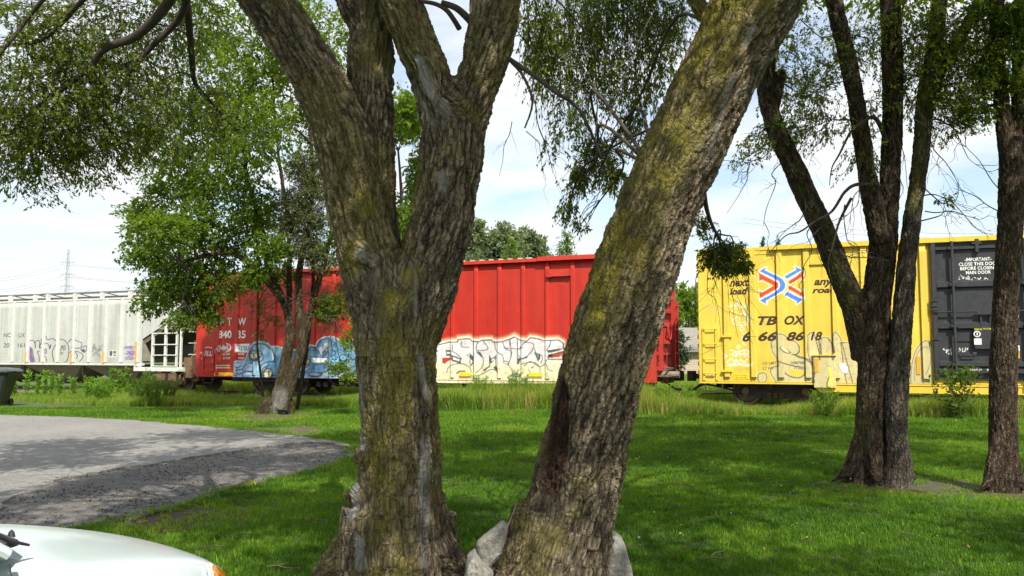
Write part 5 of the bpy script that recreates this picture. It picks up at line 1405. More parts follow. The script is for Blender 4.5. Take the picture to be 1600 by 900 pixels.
def trunk_mesh(chains, voxel, plate, amp, masks=None, smooth_it=6, lump=0.03, seed=0):
    """one continuous bark surface over the limbs, with plates and furrows as real relief"""
    mb = MB()
    for c in chains:
        n = 18
        mb.tube([tuple(r[:3]) for r in c], [float(r[3]) for r in c], n)
    me = bpy.data.meshes.new('trunk'); me.from_pydata(mb.v, [], mb.f); me.update()
    o = bpy.data.objects.new('trunk', me); COL.objects.link(o)
    md = o.modifiers.new('r', 'REMESH'); md.mode = 'VOXEL'; md.voxel_size = voxel; md.use_smooth_shade = True
    ev = o.evaluated_get(bpy.context.evaluated_depsgraph_get())
    m2 = bpy.data.meshes.new_from_object(ev)
    bpy.data.objects.remove(o); bpy.data.meshes.remove(me)
    n = len(m2.vertices); co = np.empty(n * 3, np.float32); m2.vertices.foreach_get('co', co); co = co.reshape(-1, 3).astype(np.float64)
    ne = len(m2.edges); ed = np.empty(ne * 2, np.int32); m2.edges.foreach_get('vertices', ed); ed = ed.reshape(-1, 2)
    deg = np.bincount(ed.ravel(), minlength=n).astype(float)
    for _ in range(smooth_it):
        s = np.stack([np.bincount(ed[:, 0], co[ed[:, 1], a], n) + np.bincount(ed[:, 1], co[ed[:, 0], a], n) for a in range(3)], 1)
        co = co * .4 + (s / np.maximum(deg, 1)[:, None]) * .6
    m2.vertices.foreach_set('co', co.astype(np.float32).ravel()); m2.update()
    no = np.empty(n * 3, np.float32); m2.vertices.foreach_get('normal', no); no = no.reshape(-1, 3).astype(np.float64)
    K = len(chains); G_ = np.full((K, n), 1e9); CO = []
    for ci, c in enumerate(chains):
        P = c[:, :3]; R = c[:, 3]; seg = P[1:] - P[:-1]; L = np.linalg.norm(seg, axis=1); cum = np.concatenate([[0], np.cumsum(L)])
        # side frame carried along the limb
        T = seg / np.maximum(L, 1e-6)[:, None]; e = np.array([1.0, 0, 0]); E1 = []
        for t in T:
            e = e - t * (e @ t); e /= np.linalg.norm(e); E1.append(e.copy())
        best = np.full(n, 1e9); q = np.zeros((n, 3))
        for k in range(len(seg)):
            w = co - P[k]; t = np.clip((w @ seg[k]) / max(L[k] ** 2, 1e-9), 0, 1); off = w - t[:, None] * seg[k]
            dist = np.linalg.norm(off, axis=1); rr = R[k] * (1 - t) + R[k + 1] * t; g = dist / np.maximum(rr, 1e-4)
            m_ = g < best
            if m_.any():
                best[m_] = g[m_]; e1 = E1[k]; e2 = np.cross(T[k], e1)
                sc = 1.0
                q[m_, 0] = off[m_] @ e1; q[m_, 1] = off[m_] @ e2; q[m_, 2] = cum[k] + t[m_] * L[k] + ci * 7.3
        G_[ci] = best; CO.append(q)
    gm = G_.min(0); W = np.exp(-(G_ - gm) / 0.10)
    W[W < .04] = 0; W /= W.sum(0)
    dom = G_.argmin(0); bc = np.zeros((n, 3))
    h = np.zeros(n)
    for ci in range(K):
        m_ = W[ci] > 0
        if not m_.any(): continue
        q = CO[ci][m_]
        w1 = fbm(q * [9, 9, 4], 3, seed + 5) - .5; w2 = fbm(q * [9, 9, 4] + 31, 3, seed + 6) - .5
        qq = q * [1 / plate, 1 / plate, .13 / plate] + np.stack([w1, w2, w1 * .5], 1) * 3.0
        F1, F2 = worley(qq, seed + 1); a = sstep(0.0, .42, F2 - F1)
        qq = q * [2.2 / plate, 2.2 / plate, .6 / plate] + np.stack([w2, w1, w2], 1) * 1.8
        F1, F2 = worley(qq, seed + 2); b_ = sstep(0.0, .30, F2 - F1)
        f = fbm(q * [22, 22, 9], 4, seed + 3)
        rd = 1 - np.abs(2 * fbm(q * [26, 26, 5.0] + np.stack([w1, w2, w1], 1) * 5, 3, seed + 9) - 1) * 2.2
        h[m_] += W[ci][m_] * (a * .46 + b_ * .18 + np.clip(rd, 0, 1) * .22 + f * .30)
        mm = m_ & (dom == ci); bc[mm] = CO[ci][mm]
    lm = fbm(co * 3.2, 3, seed + 8) - .5
    attrs = {k: np.zeros(n) for k in ('moss', 'scar', 'rot')}
    if masks: masks(co, no, attrs)
    dep = amp * (1 - .75 * attrs['scar'])
    nearr = np.clip(h, 0, 1.1)
    co2 = co + no * ((nearr - .75) * dep + lm * lump - attrs['rot'] * amp * 1.2 * (0.4 + fbm(co * 16, 3, 77)))[:, None]
    m2.vertices.foreach_set('co', co2.astype(np.float32).ravel())
    for nm, dt in (('relief', nearr), ('moss', attrs['moss']), ('scar', attrs['scar']), ('rot', attrs['rot'])):
        a = m2.attributes.new(nm, 'FLOAT', 'POINT'); a.data.foreach_set('value', dt.astype(np.float32))
    a = m2.attributes.new('barkco', 'FLOAT_VECTOR', 'POINT'); a.data.foreach_set('vector', bc.astype(np.float32).ravel())
    m2.polygons.foreach_set('use_smooth', np.ones(len(m2.polygons), bool)); m2.materials.clear(); m2.update()
    print('trunk verts', n)
    return m2

def tubes_np(P, R, sides=3):
    """many thin tubes at once: P (n,m,3), R (n,m)"""
    n, m, _ = P.shape
    T = np.empty_like(P); T[:, 1:-1] = P[:, 2:] - P[:, :-2]; T[:, 0] = P[:, 1] - P[:, 0]; T[:, -1] = P[:, -1] - P[:, -2]
    T /= np.maximum(np.linalg.norm(T, axis=2, keepdims=True), 1e-9)
    up = np.tile(np.array([0.31, 0.17, 0.93]), (n, m, 1)); U = np.cross(T, up); U /= np.maximum(np.linalg.norm(U, axis=2, keepdims=True), 1e-9); Wv = np.cross(T, U)
    ang = np.arange(sides) * 2 * PI / sides
    V = P[:, :, None, :] + R[:, :, None, None] * (U[:, :, None, :] * np.cos(ang)[None, None, :, None] + Wv[:, :, None, :] * np.sin(ang)[None, None, :, None])
    I = np.arange(n * m * sides).reshape(n, m, sides); J = np.roll(I, -1, axis=2)
    F = np.stack([I[:, :-1].ravel(), J[:, :-1].ravel(), J[:, 1:].ravel(), I[:, 1:].ravel()], 1)
    return V.reshape(-1, 3), F

def leaves_np(pos, dirs, size, r, width=.40, droop=.35):
    """one small folded diamond per leaf"""
    n = len(pos)
    d = dirs + r.normal(0, .55, (n, 3)); d[:, 2] -= droop; d /= np.linalg.norm(d, axis=1, keepdims=True)
    nr = r.normal(0, .7, (n, 3)) + np.array([0, 0, 1.0]); s = np.cross(d, nr); s /= np.maximum(np.linalg.norm(s, axis=1, keepdims=True), 1e-6)
    nn = np.cross(s, d)
    L = size * r.uniform(.6, 1.25, n)[:, None]; w = L * width * .5
    V = np.stack([pos, pos + d * L * .42 + s * w - nn * w * .25, pos + d * L, pos + d * L * .42 - s * w - nn * w * .25], 1)
    I = np.arange(n * 4).reshape(n, 4)
    return V.reshape(-1, 3), I

class Tree:
    def __init__(s, name, label, cat, base, group=None):
        s.base = np.array(base, float); s.root = empty(name, tuple(base), 0, label, cat, group); s.chains = []; s.lv = []; s.lf = []; s.lt = []; s.bv = []; s.bf = []; s.nl = 0; s.nb = 0; s.r = np.random.default_rng(abs(hash(label)) % 1 + len(label) * 7 + int(abs(base[0]) * 100))
    def trunk(s, me, mat_, name='trunk'):
        n = len(me.vertices); co = np.empty(n * 3, np.float32); me.vertices.foreach_get('co', co); co = co.reshape(-1, 3) - s.base.astype(np.float32)
        me.vertices.foreach_set('co', co.ravel()); me.update(); me.materials.append(mat_); me.name = name
        return link(name, me, s.root)
    def _branch(s, V, F): s.bv.append(V); s.bf.append(F + s.nb); s.nb += len(V)
    def twig_tube(s, pts, r0, r1, sides=5, k=4):
        P = crm(np.asarray(pts, float), k); R = np.linspace(r0, r1, len(P))
        V, F = tubes_np(P[None], R[None], sides); s._branch(V, F); return P
    def bare(s, p0, vec, r0, n=5, depth=2, droop=.2):
        """dead twigs with side twigs and no leaves"""
        r = s.r; p0 = np.asarray(p0, float); vec = np.asarray(vec, float); L = np.linalg.norm(vec); pts = [p0]
        for k in range(1, 5):
            pts.append(p0 + vec * k / 4 + r.normal(0, L * .05, 3) - np.array([0, 0, droop * L * (k / 4) ** 2]))
        P = s.twig_tube(pts, r0, r0 * .35, 4)
        if depth > 0:
            for _ in range(n):
                i = r.integers(3, len(P) - 1); v = (P[i] - P[i - 1]); v /= np.linalg.norm(v) + 1e-9
                v = v + r.normal(0, .6, 3); s.bare(P[i], v * L * r.uniform(.2, .5), r0 * .5, max(1, n - 2), depth - 1, droop)
    def clump(s, c, rad, n_leaves, size, start=None, r0=.03, tw=True, per=14, width=.4, droop=.35, tint=0.0, subs=7, hang=.15):
        """a branch out to the clump, forks inside it and leafy twigs off the forks"""
        r = s.r; c = np.asarray(c, float); rad = np.asarray(rad, float)
        if start is None:
            best = None
            for ch in s.chains:
                P = ch[:, :3]; d = np.linalg.norm(P - c, axis=1) + np.maximum(P[:, 2] - c[2], 0) * .2 + (P[:, 2] < c[2] - 4) * 1.5
                i = int(d.argmin())
                if best is None or d[i] < best[0]: best = (d[i], P[i], ch[i, 3])
            start = best[1]; r0 = min(r0, best[2] * .6)
        start = np.asarray(start, float); v = c - start; L = np.linalg.norm(v)
        mid1 = start + v * .35 + np.array([0, 0, .16 * L]) + r.normal(0, .06 * L, 3); mid2 = start + v * .72 + np.array([0, 0, .10 * L]) + r.normal(0, .05 * L, 3)
        end = c + r.normal(0, .15, 3) * rad
        P = s.twig_tube([start, mid1, mid2, end], r0, r0 * .3, 6)
        forks = []
        for _ in range(subs):
            u = r.normal(0, 1, 3); u /= np.linalg.norm(u); e = c + u * rad * r.uniform(.65, 1.0)
            i = r.integers(len(P) // 2, len(P)); a = P[i]; m_ = (a + e) / 2 + np.array([0, 0, .12]) * np.linalg.norm(e - a) + r.normal(0, .05, 3) * np.linalg.norm(e - a)
            forks.append(s.twig_tube([a, m_, e], r0 * .32, r0 * .08, 4))
        nt = max(3, n_leaves // per)
        base = np.array([f[r.integers(len(f) // 3, len(f))] for f in (forks[i] for i in r.integers(0, len(forks), nt))]) if nt < 60000 else None
        u = r.normal(0, 1, (nt, 3)); u /= np.linalg.norm(u, axis=1, keepdims=True)
        tip = c + u * rad * (r.random(nt)[:, None] ** .42)
        # twigs start on a fork and end anywhere in the clump, so gaps stay between them
        base = base * .35 + tip * .65 + r.normal(0, .06, (nt, 3)) * rad
        tip = tip + (tip - base) * .4; tip[:, 2] -= hang * rad[2] * r.random(nt)
        ts = np.linspace(0, 1, 4); TP = base[:, None] * (1 - ts)[None, :, None] + tip[:, None] * ts[None, :, None]
        TP[:, 1:3] += r.normal(0, .02, (nt, 2, 3)) * rad
        if tw:
            V, F = tubes_np(TP, np.linspace(r0 * .09 + .002, .0014, 4)[None].repeat(nt, 0), 3); s._branch(V, F)
        t = r.random((nt, per)) * .98; ii = np.minimum((t * 3).astype(int), 2); fr = t * 3 - ii
        a = TP[np.arange(nt)[:, None], ii]; b_ = TP[np.arange(nt)[:, None], ii + 1]
        pos = (a * (1 - fr[..., None]) + b_ * fr[..., None]).reshape(-1, 3) + r.normal(0, .25 * size, (nt * per, 3))
        dr = np.repeat((tip - base) / np.maximum(np.linalg.norm(tip - base, axis=1, keepdims=True), 1e-6), per, 0)
        V, F = leaves_np(pos, dr, size, r, width, droop)
        tt = np.clip(r.normal(.42 + tint, .16, nt).repeat(per) + r.normal(0, .12, nt * per), 0, 1).repeat(4)
        s.lv.append(V); s.lf.append(F + s.nl); s.nl += len(V); s.lt.append(tt)
    def finish(s, leafmat, limbmat, cname='crown', bname='branches'):
        if s.bv:
            me = mesh_np(bname, np.concatenate(s.bv) - s.base, np.concatenate(s.bf), limbmat, True); o = link(bname, me, s.root); o['kind'] = 'stuff'
        if s.lv:
            me = mesh_np(cname, np.concatenate(s.lv) - s.base, np.concatenate(s.lf), leafmat, False, {'tint': ('FLOAT', np.concatenate(s.lt))})
            o = link(cname, me, s.root); o['kind'] = 'stuff'
        print(s.root.name, 'leaves', s.nl // 4)
        s.lv = []; s.lf = []; s.lt = []; s.bv = []; s.bf = []; s.nl = s.nb = 0
    def px(s, x, y, d, rx, ry, n, size, rd=None, **k):
        """clump seen at a pixel: centre, half sizes in pixels"""
        a, b_ = rx * d / FPX, ry * d / FPX
        s.clump(at(x, y, d), (a, rd if rd else (a + b_) / 2, b_), n, size, **k)
def pline(pts, co, no, w, soft):
    """how close a surface point shows to a drawn line, on the side that faces the lens"""
    X, Y = project(co); front = sstep(-.05, .2, np.einsum('ij,ij->i', no, (CAM - co)) / np.linalg.norm(CAM - co, axis=1))
    best = np.full(len(X), 1e9)
    for (ax, ay), (bx, by) in zip(pts[:-1], pts[1:]):
        dx, dy = bx - ax, by - ay; t = np.clip(((X - ax) * dx + (Y - ay) * dy) / (dx * dx + dy * dy + 1e-9), 0, 1)
        best = np.minimum(best, (X - ax - t * dx) ** 2 + (Y - ay - t * dy) ** 2)
    d = np.sqrt(best) + (fbm(co * [9, 9, 5], 3, 61) - .5) * w * 1.5
    return sstep(w + soft, w - soft, d) * front

# ---------------------------------------------------------------- the split trunk (nearest, left)
dA_ = 6.0
A = Tree('elm_tree', 'thick furrowed elm with pale scars and a trunk splitting into two forked stems', 'tree', (*at(618, 905, 6.15)[:2], 0), 'big elm trees over the lawn')
trunkA = limb([(624, 1010, 118, 6.1), (622, 935, 98, 6.1), (620, 880, 84), (624, 800, 70), (625, 700, 64), (622, 600, 62), (620, 520, 66), (622, 450, 66)], dA_)
B0 = limb([(618, 520, 55), (592, 445, 56), (574, 390, 50), (556, 320, 48), (545, 250, 47), (528, 190, 44), (492, 115, 40), (450, 50, 40), (412, -8, 42), (360, -90, 40, 5.9), (290, -230, 36, 5.7)], dA_)
B2 = limb([(615, 480, 30, 6.12), (606, 420, 28, 6.15), (592, 350, 32, 6.15), (584, 270, 36, 6.12), (581, 190, 35, 6.15), (579, 110, 35, 6.2), (582, 40, 35, 6.25), (590, -40, 34, 6.3), (600, -200, 30, 6.5)], dA_)
B3 = limb([(572, 70, 18, 6.2), (548, 25, 15, 6.2), (528, -20, 15, 6.2), (500, -90, 12, 6.2)], dA_, 2)
C0 = limb([(640, 520, 52), (665, 440, 52), (684, 370, 50), (698, 300, 49), (706, 240, 50), (708, 180, 46)], dA_)
C1 = limb([(700, 230, 38), (690, 175, 36), (672, 120, 34), (648, 60, 33), (622, -5, 34), (596, -90, 30), (560, -230, 26)], 5.95)
C2 = limb([(712, 240, 36), (730, 175, 38), (752, 110, 36), (768, 50, 38), (778, -10, 40), (790, -110, 36), (800, -260, 30)], 6.0)
roots = []
for (x0, y0, x1, y1, r0, r1, d0, d1) in ((585, 830, 490, 925, 52, 22, 6.0, 5.9), (575, 850, 548, 960, 50, 30, 5.9, 5.7), (660, 830, 722, 900, 46, 20, 6.0, 6.0), (690, 860, 760, 905, 30, 10, 6.1, 6.2), (640, 850, 665, 960, 48, 28, 5.9, 5.7), (610, 850, 600, 960, 50, 34, 5.85, 5.6), (620, 850, 560, 900, 40, 16, 6.2, 6.5), (640, 850, 690, 890, 40, 16, 6.2, 6.5)):
    roots.append(limb([(x0, y0 - 60, r0 * .8, d0), (x0, y0, r0, d0), ((x0 + x1) / 2, y0 * .45 + y1 * .55, (r0 + r1) / 2, (d0 + d1) / 2), (x1, y1, r1, d1), (x1 + (x1 - x0) * .3, y1 + 34, r1 * .5, d1)], None, 2))
knob = [limb([(548, 762, 17, 5.85), (560, 776, 17, 5.85), (575, 800, 12, 5.9)], None, 2), limb([(560, 725, 12, 5.85), (567, 700, 12, 5.85)], None, 2), limb([(700, 165, 20, 5.85), (722, 178, 18, 5.85), (734, 150, 10, 5.85)], None, 2), limb([(563, 395, 22, 5.8), (578, 408, 20, 5.82)], None, 2)]
def maskA(co, no, at_):
    S_ = at_['scar']
    for pts, w in (([(560, 600), (557, 660), (562, 700)], 7), ([(552, 735), (556, 790), (545, 810)], 8), ([(668, 690), (664, 760), (662, 840), (668, 880)], 8), ([(660, 560), (668, 620)], 5),
                   ([(655, 95), (672, 140), (695, 175)], 9), ([(640, 130), (660, 170), (680, 200)], 4), ([(690, 275), (693, 292)], 8), ([(562, 398), (580, 404)], 9), ([(585, 430), (592, 480), (588, 520)], 4), ([(560, 845), (566, 885)], 7), ([(655, 370), (648, 440), (655, 520)], 3)):
        S_[:] = np.maximum(S_, pline(pts, co, no, w, 3.5) * (.95 if w > 4 else .6))
    S_[:] = S_ * (.25 + .75 * sstep(.36, .54, fbm(co * [16, 16, 4.0], 4, 81)))
    M_ = at_['moss']
    for pts, w, a in (([(560, 320), (562, 370), (548, 420)], 22, 1.0), ([(612, 470), (618, 560), (622, 640)], 26, .95), ([(640, 430), (630, 470)], 16, .9), ([(600, 640), (595, 780), (605, 880)], 42, .85), ([(690, 500), (680, 560), (686, 640)], 12, .7), ([(684, 640), (688, 780)], 8, .8), ([(724, 160), (740, 175)], 14, .7), ([(590, 40), (585, 90)], 14, .6), ([(530, 250), (545, 300)], 18, .4)):
        M_[:] = np.maximum(M_, pline(pts, co, no, w, w * .6) * a)
    M_[:] = np.maximum(M_ * (.35 + .65 * sstep(.36, .56, fbm(co * [11, 11, 6], 4, 84))), .45 * sstep(.42, .62, fbm(co * 2.4, 3, 71)))
meA = trunk_mesh([trunkA, B0, B2, B3, C0, C1, C2] + roots + knob, .0112, .036, .040, maskA, 6, .05, 3)
A.trunk(meA, M_bark)
A.chains = [B0, B2, B3, C1, C2]

# ---------------------------------------------------------------- the leaning trunk
D_ = Tree('elm_tree', 'thick mossy elm leaning to the right with a dark rotten gash low on its trunk', 'tree', (*at(862, 905, 6.0)[:2], 0), 'big elm trees over the lawn')
trunkD = limb([(838, 1020, 120, 5.95), (850, 945, 106, 5.9), (864, 880, 86), (890, 800, 71), (914, 700, 67), (937, 600, 67), (966, 500, 68), (1000, 400, 64), (1038, 300, 62), (1086, 200, 62), (1132, 100, 63), (1186, 0, 65), (1240, -90, 62), (1310, -220, 56)], 5.85)
Dk = [limb([(1130, 70, 14, 5.95), (1105, 25, 13, 6.0), (1080, -15, 12, 6.05), (1050, -90, 10, 6.1)], None, 2), limb([(1225, -60, 40, 5.85), (1230, -160, 34, 5.8), (1215, -300, 28, 5.7)], None, 2)]
rootsD = []
for (x0, y0, x1, y1, r0, r1, d0, d1) in ((835, 850, 782, 930, 46, 26, 5.85, 5.7), (860, 850, 850, 960, 60, 36, 5.8, 5.6), (900, 850, 935, 950, 46, 26, 5.85, 5.8), (880, 850, 900, 905, 50, 20, 6.0, 6.3)):
    rootsD.append(limb([(x0, y0 - 60, r0 * .8, d0), (x0, y0, r0, d0), ((x0 + x1) / 2, (y0 + y1) / 2, (r0 + r1) / 2, (d0 + d1) / 2), (x1, y1, r1, d1), (x1 + (x1 - x0) * .3, y1 + 34, r1 * .5, d1)], None, 2))
def maskD(co, no, at_):
    X, Y = project(co)
    edge = np.interp(Y, [0, 100, 200, 300, 400, 500, 560, 650], [1215, 1150, 1110, 1060, 1020, 975, 925, 880])
    m_ = sstep(25, -45, X - edge) * sstep(700, 420, Y) * (.55 + .45 * sstep(.35, .6, fbm(co * 4.0, 3, 72)))
    at_['moss'][:] = np.maximum(np.clip(m_ * 1.3, 0, 1) * (.45 + .55 * sstep(.34, .54, fbm(co * [11, 11, 6], 4, 84))), .45 * sstep(.5, .65, fbm(co * 2.4, 3, 71)))
    for pts, w in (([(1145, 120), (1120, 200), (1110, 240)], 4), ([(1165, 70), (1180, 40)], 4)):
        at_['scar'][:] = np.maximum(at_['scar'], pline(pts, co, no, w, 3) * .6)
    at_['rot'][:] = np.maximum(pline([(868, 610), (868, 660), (862, 720), (850, 765)], co, no, 17, 7), pline([(1070, 340), (1120, 260), (1175, 180)], co, no, 7, 6) * .35)
meD = trunk_mesh([trunkD] + Dk + rootsD, .0112, .034, .038, maskD, 6, .045, 9)
D_.trunk(meD, M_bark_mossy)
D_.chains = [trunkD] + Dk

# ---------------------------------------------------------------- the grove trees at the right
E_ = Tree('elm_tree', 'cluster of three dark and grey elm stems growing from one wide base on the lawn', 'tree', (*gnd(1366, 748)[:2], 0), 'elms standing further back on the right lawn')
dE = 11.0
bz = gnd(1355, 742)
E0 = limb([(1350, 775, 37, 11.0), (1352, 738, 32), (1358, 690, 27), (1362, 620, 26), (1366, 540, 27), (1370, 470, 25), (1378, 400, 25), (1387, 320, 19), (1392, 240, 18), (1395, 160, 18), (1394, 80, 18), (1390, 0, 17), (1388, -120, 16), (1380, -300, 12)], dE)
E1 = limb([(1356, 560, 24), (1343, 500, 23), (1318, 440, 22), (1290, 370, 21), (1262, 310, 20), (1235, 250, 19), (1210, 195, 17), (1196, 140, 15), (1200, 95, 13), (1190, 30, 11), (1170, -60, 9)], dE + .1)
E1b = limb([(1205, 180, 10), (1215, 140, 9), (1222, 110, 7)], dE + .1, 2)
E3 = limb([(1376, 380, 16), (1362, 310, 16), (1350, 240, 16), (1340, 170, 16), (1326, 100, 15), (1312, 40, 15), (1298, -20, 14), (1270, -150, 10)], dE - .1)
E4 = limb([(1400, 775, 27, 10.7), (1400, 742, 24), (1400, 690, 20), (1402, 600, 20), (1410, 500, 18), (1418, 400, 17), (1430, 310, 15), (1440, 230, 15), (1446, 160, 17), (1458, 90, 16), (1466, 20, 14), (1476, -80, 12), (1490, -260, 9)], dE - .2)
E5 = limb([(1446, 175, 11), (1470, 110, 10), (1500, 60, 9), (1530, 0, 8)], dE - .1, 2)
Er = [limb([(1352, 640, 9, 11.0), (1342, 690, 12, 11.0), (1326, 733, 9, 10.95), (1306, 748, 4, 10.9), (1296, 754, 2, 10.9)], None, 2), limb([(1404, 650, 8, 10.8), (1410, 700, 11, 10.8), (1420, 736, 8, 10.75), (1432, 750, 3, 10.7)], None, 2), limb([(1365, 650, 10, 10.95), (1366, 700, 14, 10.8), (1370, 742, 9, 10.65), (1376, 760, 3, 10.5)], None, 2)]
def maskE(co, no, at_):
    at_['moss'][:] = np.maximum(pline([(1300, 400), (1330, 470)], co, no, 14, 10) * .8, np.maximum(pline([(1350, 620), (1348, 700)], co, no, 10, 8) * .5, pline([(1250, 290), (1300, 380)], co, no, 8, 8) * .45))
    at_['moss'][:] = np.maximum(at_['moss'], .5 * pline([(1440, 130), (1425, 320)], co, no, 12, 10))
for c_ in (E0, E1, E3, E4): c_[4:, 3] *= .87
meE = trunk_mesh([E0, E1, E1b, E3] + Er[:1] + Er[2:], .016, .032, .024, maskE, 4, .03, 15)
E_.trunk(meE, M_bark_far)
meE = trunk_mesh([E4, E5] + Er[1:2], .016, .030, .020, maskE, 4, .025, 19)
E_.trunk(meE, M_bark_grey)
E_.chains = [E0, E1, E3, E4, E5]

F_ = Tree('elm_tree', 'single straight elm trunk forking high up at the right edge of the lawn', 'tree', (*gnd(1566, 760)[:2], 0), 'elms standing further back on the right lawn')
dF = 10.3
F0 = limb([(1566, 785, 34, 10.3), (1566, 752, 27), (1568, 710, 23), (1567, 640, 22.5), (1568, 560, 21), (1571, 480, 20), (1576, 400, 20), (1580, 320, 20), (1582, 260, 20), (1582, 215, 20)], dF)
F1 = limb([(1577, 250, 13), (1568, 190, 12), (1562, 130, 11), (1558, 60, 10), (1556, -20, 10), (1550, -150, 8)], dF)
F2 = limb([(1588, 250, 15), (1594, 190, 14), (1597, 120, 15), (1600, 40, 14), (1606, -40, 13), (1620, -220, 10)], dF)
Fr = [limb([(1562, 670, 8, 10.25), (1554, 715, 10, 10.2), (1544, 750, 8, 10.15), (1532, 765, 3, 10.1)], None, 2), limb([(1574, 670, 8, 10.25), (1582, 715, 10, 10.2), (1592, 750, 8, 10.15), (1604, 766, 3, 10.1)], None, 2)]
F0[:, 3] *= .92
meF = trunk_mesh([F0, F1, F2] + Fr, .016, .032, .022, None, 4, .03, 25)
F_.trunk(meF, M_bark_far)
F_.chains = [F0, F1, F2]

# ---------------------------------------------------------------- many-stemmed tree by the track
dG = 23.4
Gt = Tree('elm_tree', 'leafy many stemmed elm with crooked twin trunk beside the asphalt lot before the red car', 'tree', (*gnd(430, 641)[:2], 0))
G0 = limb([(424, 660, 20), (428, 640, 16), (436, 610, 11.5), (443, 580, 11), (449, 550, 10.5), (454, 525, 10), (451, 495, 8.5), (440, 465, 7.5), (425, 430, 7), (418, 395, 6), (408, 350, 5), (392, 300, 4.5), (382, 240, 4), (385, 160, 3)], dG)
G1 = limb([(440, 640, 12), (453, 605, 10.5), (463, 570, 10), (472, 540, 10), (470, 500, 9), (466, 460, 8), (468, 420, 7), (478, 370, 6), (486, 320, 5), (488, 250, 4.5), (480, 170, 4), (470, 60, 3)], dG - .1)
G2 = limb([(474, 540, 7), (482, 500, 7), (492, 460, 6.5), (504, 420, 6), (514, 380, 5), (526, 320, 4), (540, 240, 3)], dG)
G3 = limb([(452, 500, 6), (452, 450, 6), (452, 400, 5), (450, 340, 5), (440, 280, 4), (430, 190, 3), (425, 90, 3)], dG + .2)
G4 = limb([(442, 470, 6), (400, 420, 6), (360, 395, 5), (320, 400, 4), (280, 410, 3)], dG - .2)
def maskG(co, no, at_):
    at_['scar'][:] = pline([(438, 615), (436, 640)], co, no, 9, 6) * .6
    at_['moss'][:] = .2
for c_ in (G0, G1, G2, G3): c_[:, 3] *= .80
meG = trunk_mesh([G0, G1, G2, G3, G4, limb([(420, 625, 12), (408, 645, 8), (396, 652, 3)], dG, 2), limb([(445, 625, 12), (455, 648, 6)], dG, 2)], .032, .07, .035, maskG, 2, .03, 31)
Gt.trunk(meG, M_bark_far)
Gt.chains = [G0, G1, G2, G3, G4]
print('trunks done')

# ------------------------------------------------ foliage in view, and crowns added out of view for shade
# near overhang, upper left: long branches arching out of the split tree's left stem and drooping
a0 = B0[-1, :3]
def arm(T, rows, r0, r1, k=5):
    P = crm(np.array([at(x, y, d) for x, y, d in rows]), k); R = np.linspace(r0, r1, len(P)); V, F = tubes_np(P[None], R[None], 7); T._branch(V, F)
    T.chains.append(np.concatenate([P, R[:, None]], 1)); return P
T = A
s0 = B0[-4, :3]
arm(T, [(330, -150, 5.85), (290, -60, 6.5), (262, 5, 7.0), (215, 55, 7.3), (165, 75, 7.4), (140, 105, 7.5), (110, 130, 7.6), (60, 165, 7.7), (10, 215, 7.8)], .055, .012)
arm(T, [(300, -210, 5.7), (300, -70, 7.0), (285, 20, 7.8), (240, 70, 8.0), (205, 110, 8.1), (185, 150, 8.2), (150, 190, 8.2)], .045, .010)
arm(T, [(345, -120, 5.9), (290, -40, 7.0), (295, 30, 8.2), (300, 90, 8.6), (305, 130, 8.8), (330, 160, 8.9), (375, 210, 9.0)], .05, .012)
arm(T, [(250, -240, 5.6), (150, -120, 6.2), (90, -30, 6.8), (50, 20, 7.0), (20, 60, 7.0), (-20, 110, 7.0)], .03, .010)
arm(T, [(280, -240, 5.6), (180, -60, 6.8), (120, 10, 7.3), (70, 60, 7.5), (20, 70, 7.5), (-30, 80, 7.5)], .03, .010)
n0 = 1.0
for (x, y, d, rx, ry, n) in ((60, 60, 7.6, 70, 45, 3000), (120, 60, 8, 85, 60, 4600), (210, 35, 8.4, 80, 50, 3600), (290, 30, 9, 60, 50, 1800), (50, 145, 7.6, 85, 55, 4400), (150, 130, 8, 95, 60, 5200), (235, 130, 8.6, 60, 55, 2600), (330, 150, 9.2, 40, 60, 900),
                              (30, 215, 7.6, 60, 45, 3600), (110, 205, 7.8, 80, 40, 4200), (190, 195, 8.2, 60, 45, 2600), (20, 270, 7.8, 40, 30, 1200), (95, 252, 7.9, 60, 24, 1400), (270, 205, 8.6, 60, 40, 2000), (385, 200, 9.0, 30, 40, 400), (165, 238, 8.1, 35, 18, 420)):
    T.px(x, y, d, rx * 1.3, ry * 1.25, int(n * .80), .046, rd=1.1, per=13, width=.42, r0=.013, droop=.5, subs=9, hang=.6, tint=.16)
# dead stub and thin branch off the right-hand stems
P = T.twig_tube([at(718, 45, 6.0), at(700, 18, 5.9), at(680, 6, 5.9), at(655, 2, 5.85)], .020, .013, 7)
P = T.twig_tube([at(742, 40, 6.0), at(728, 25, 5.95), at(712, 12, 5.9), at(690, 4, 5.9)], .03, .02, 7)
P = T.twig_tube([at(795, 92, 5.95), at(830, 115, 5.9), at(870, 145, 5.85), at(900, 165, 5.9), at(918, 195, 5.9), at(930, 222, 6.0), at(941, 248, 6.0)], .018, .008, 7)
T.chains.append(np.concatenate([P, np.linspace(.015, .008, len(P))[:, None]], 1))
P = T.twig_tube([at(800, 98, 5.95), at(818, 120, 5.9), at(832, 160, 5.85), at(820, 200, 5.8)], .013, .006, 5)
T.bare(at(832, 150, 5.9), [.1, 0, -.35], .005, 3, 1)
for q in ((822, 205), (840, 190), (800, 190)): T.bare(at(q[0], q[1], 6.0), [T.r.normal(0, .2), 0, -.3], .0035, 3, 1)
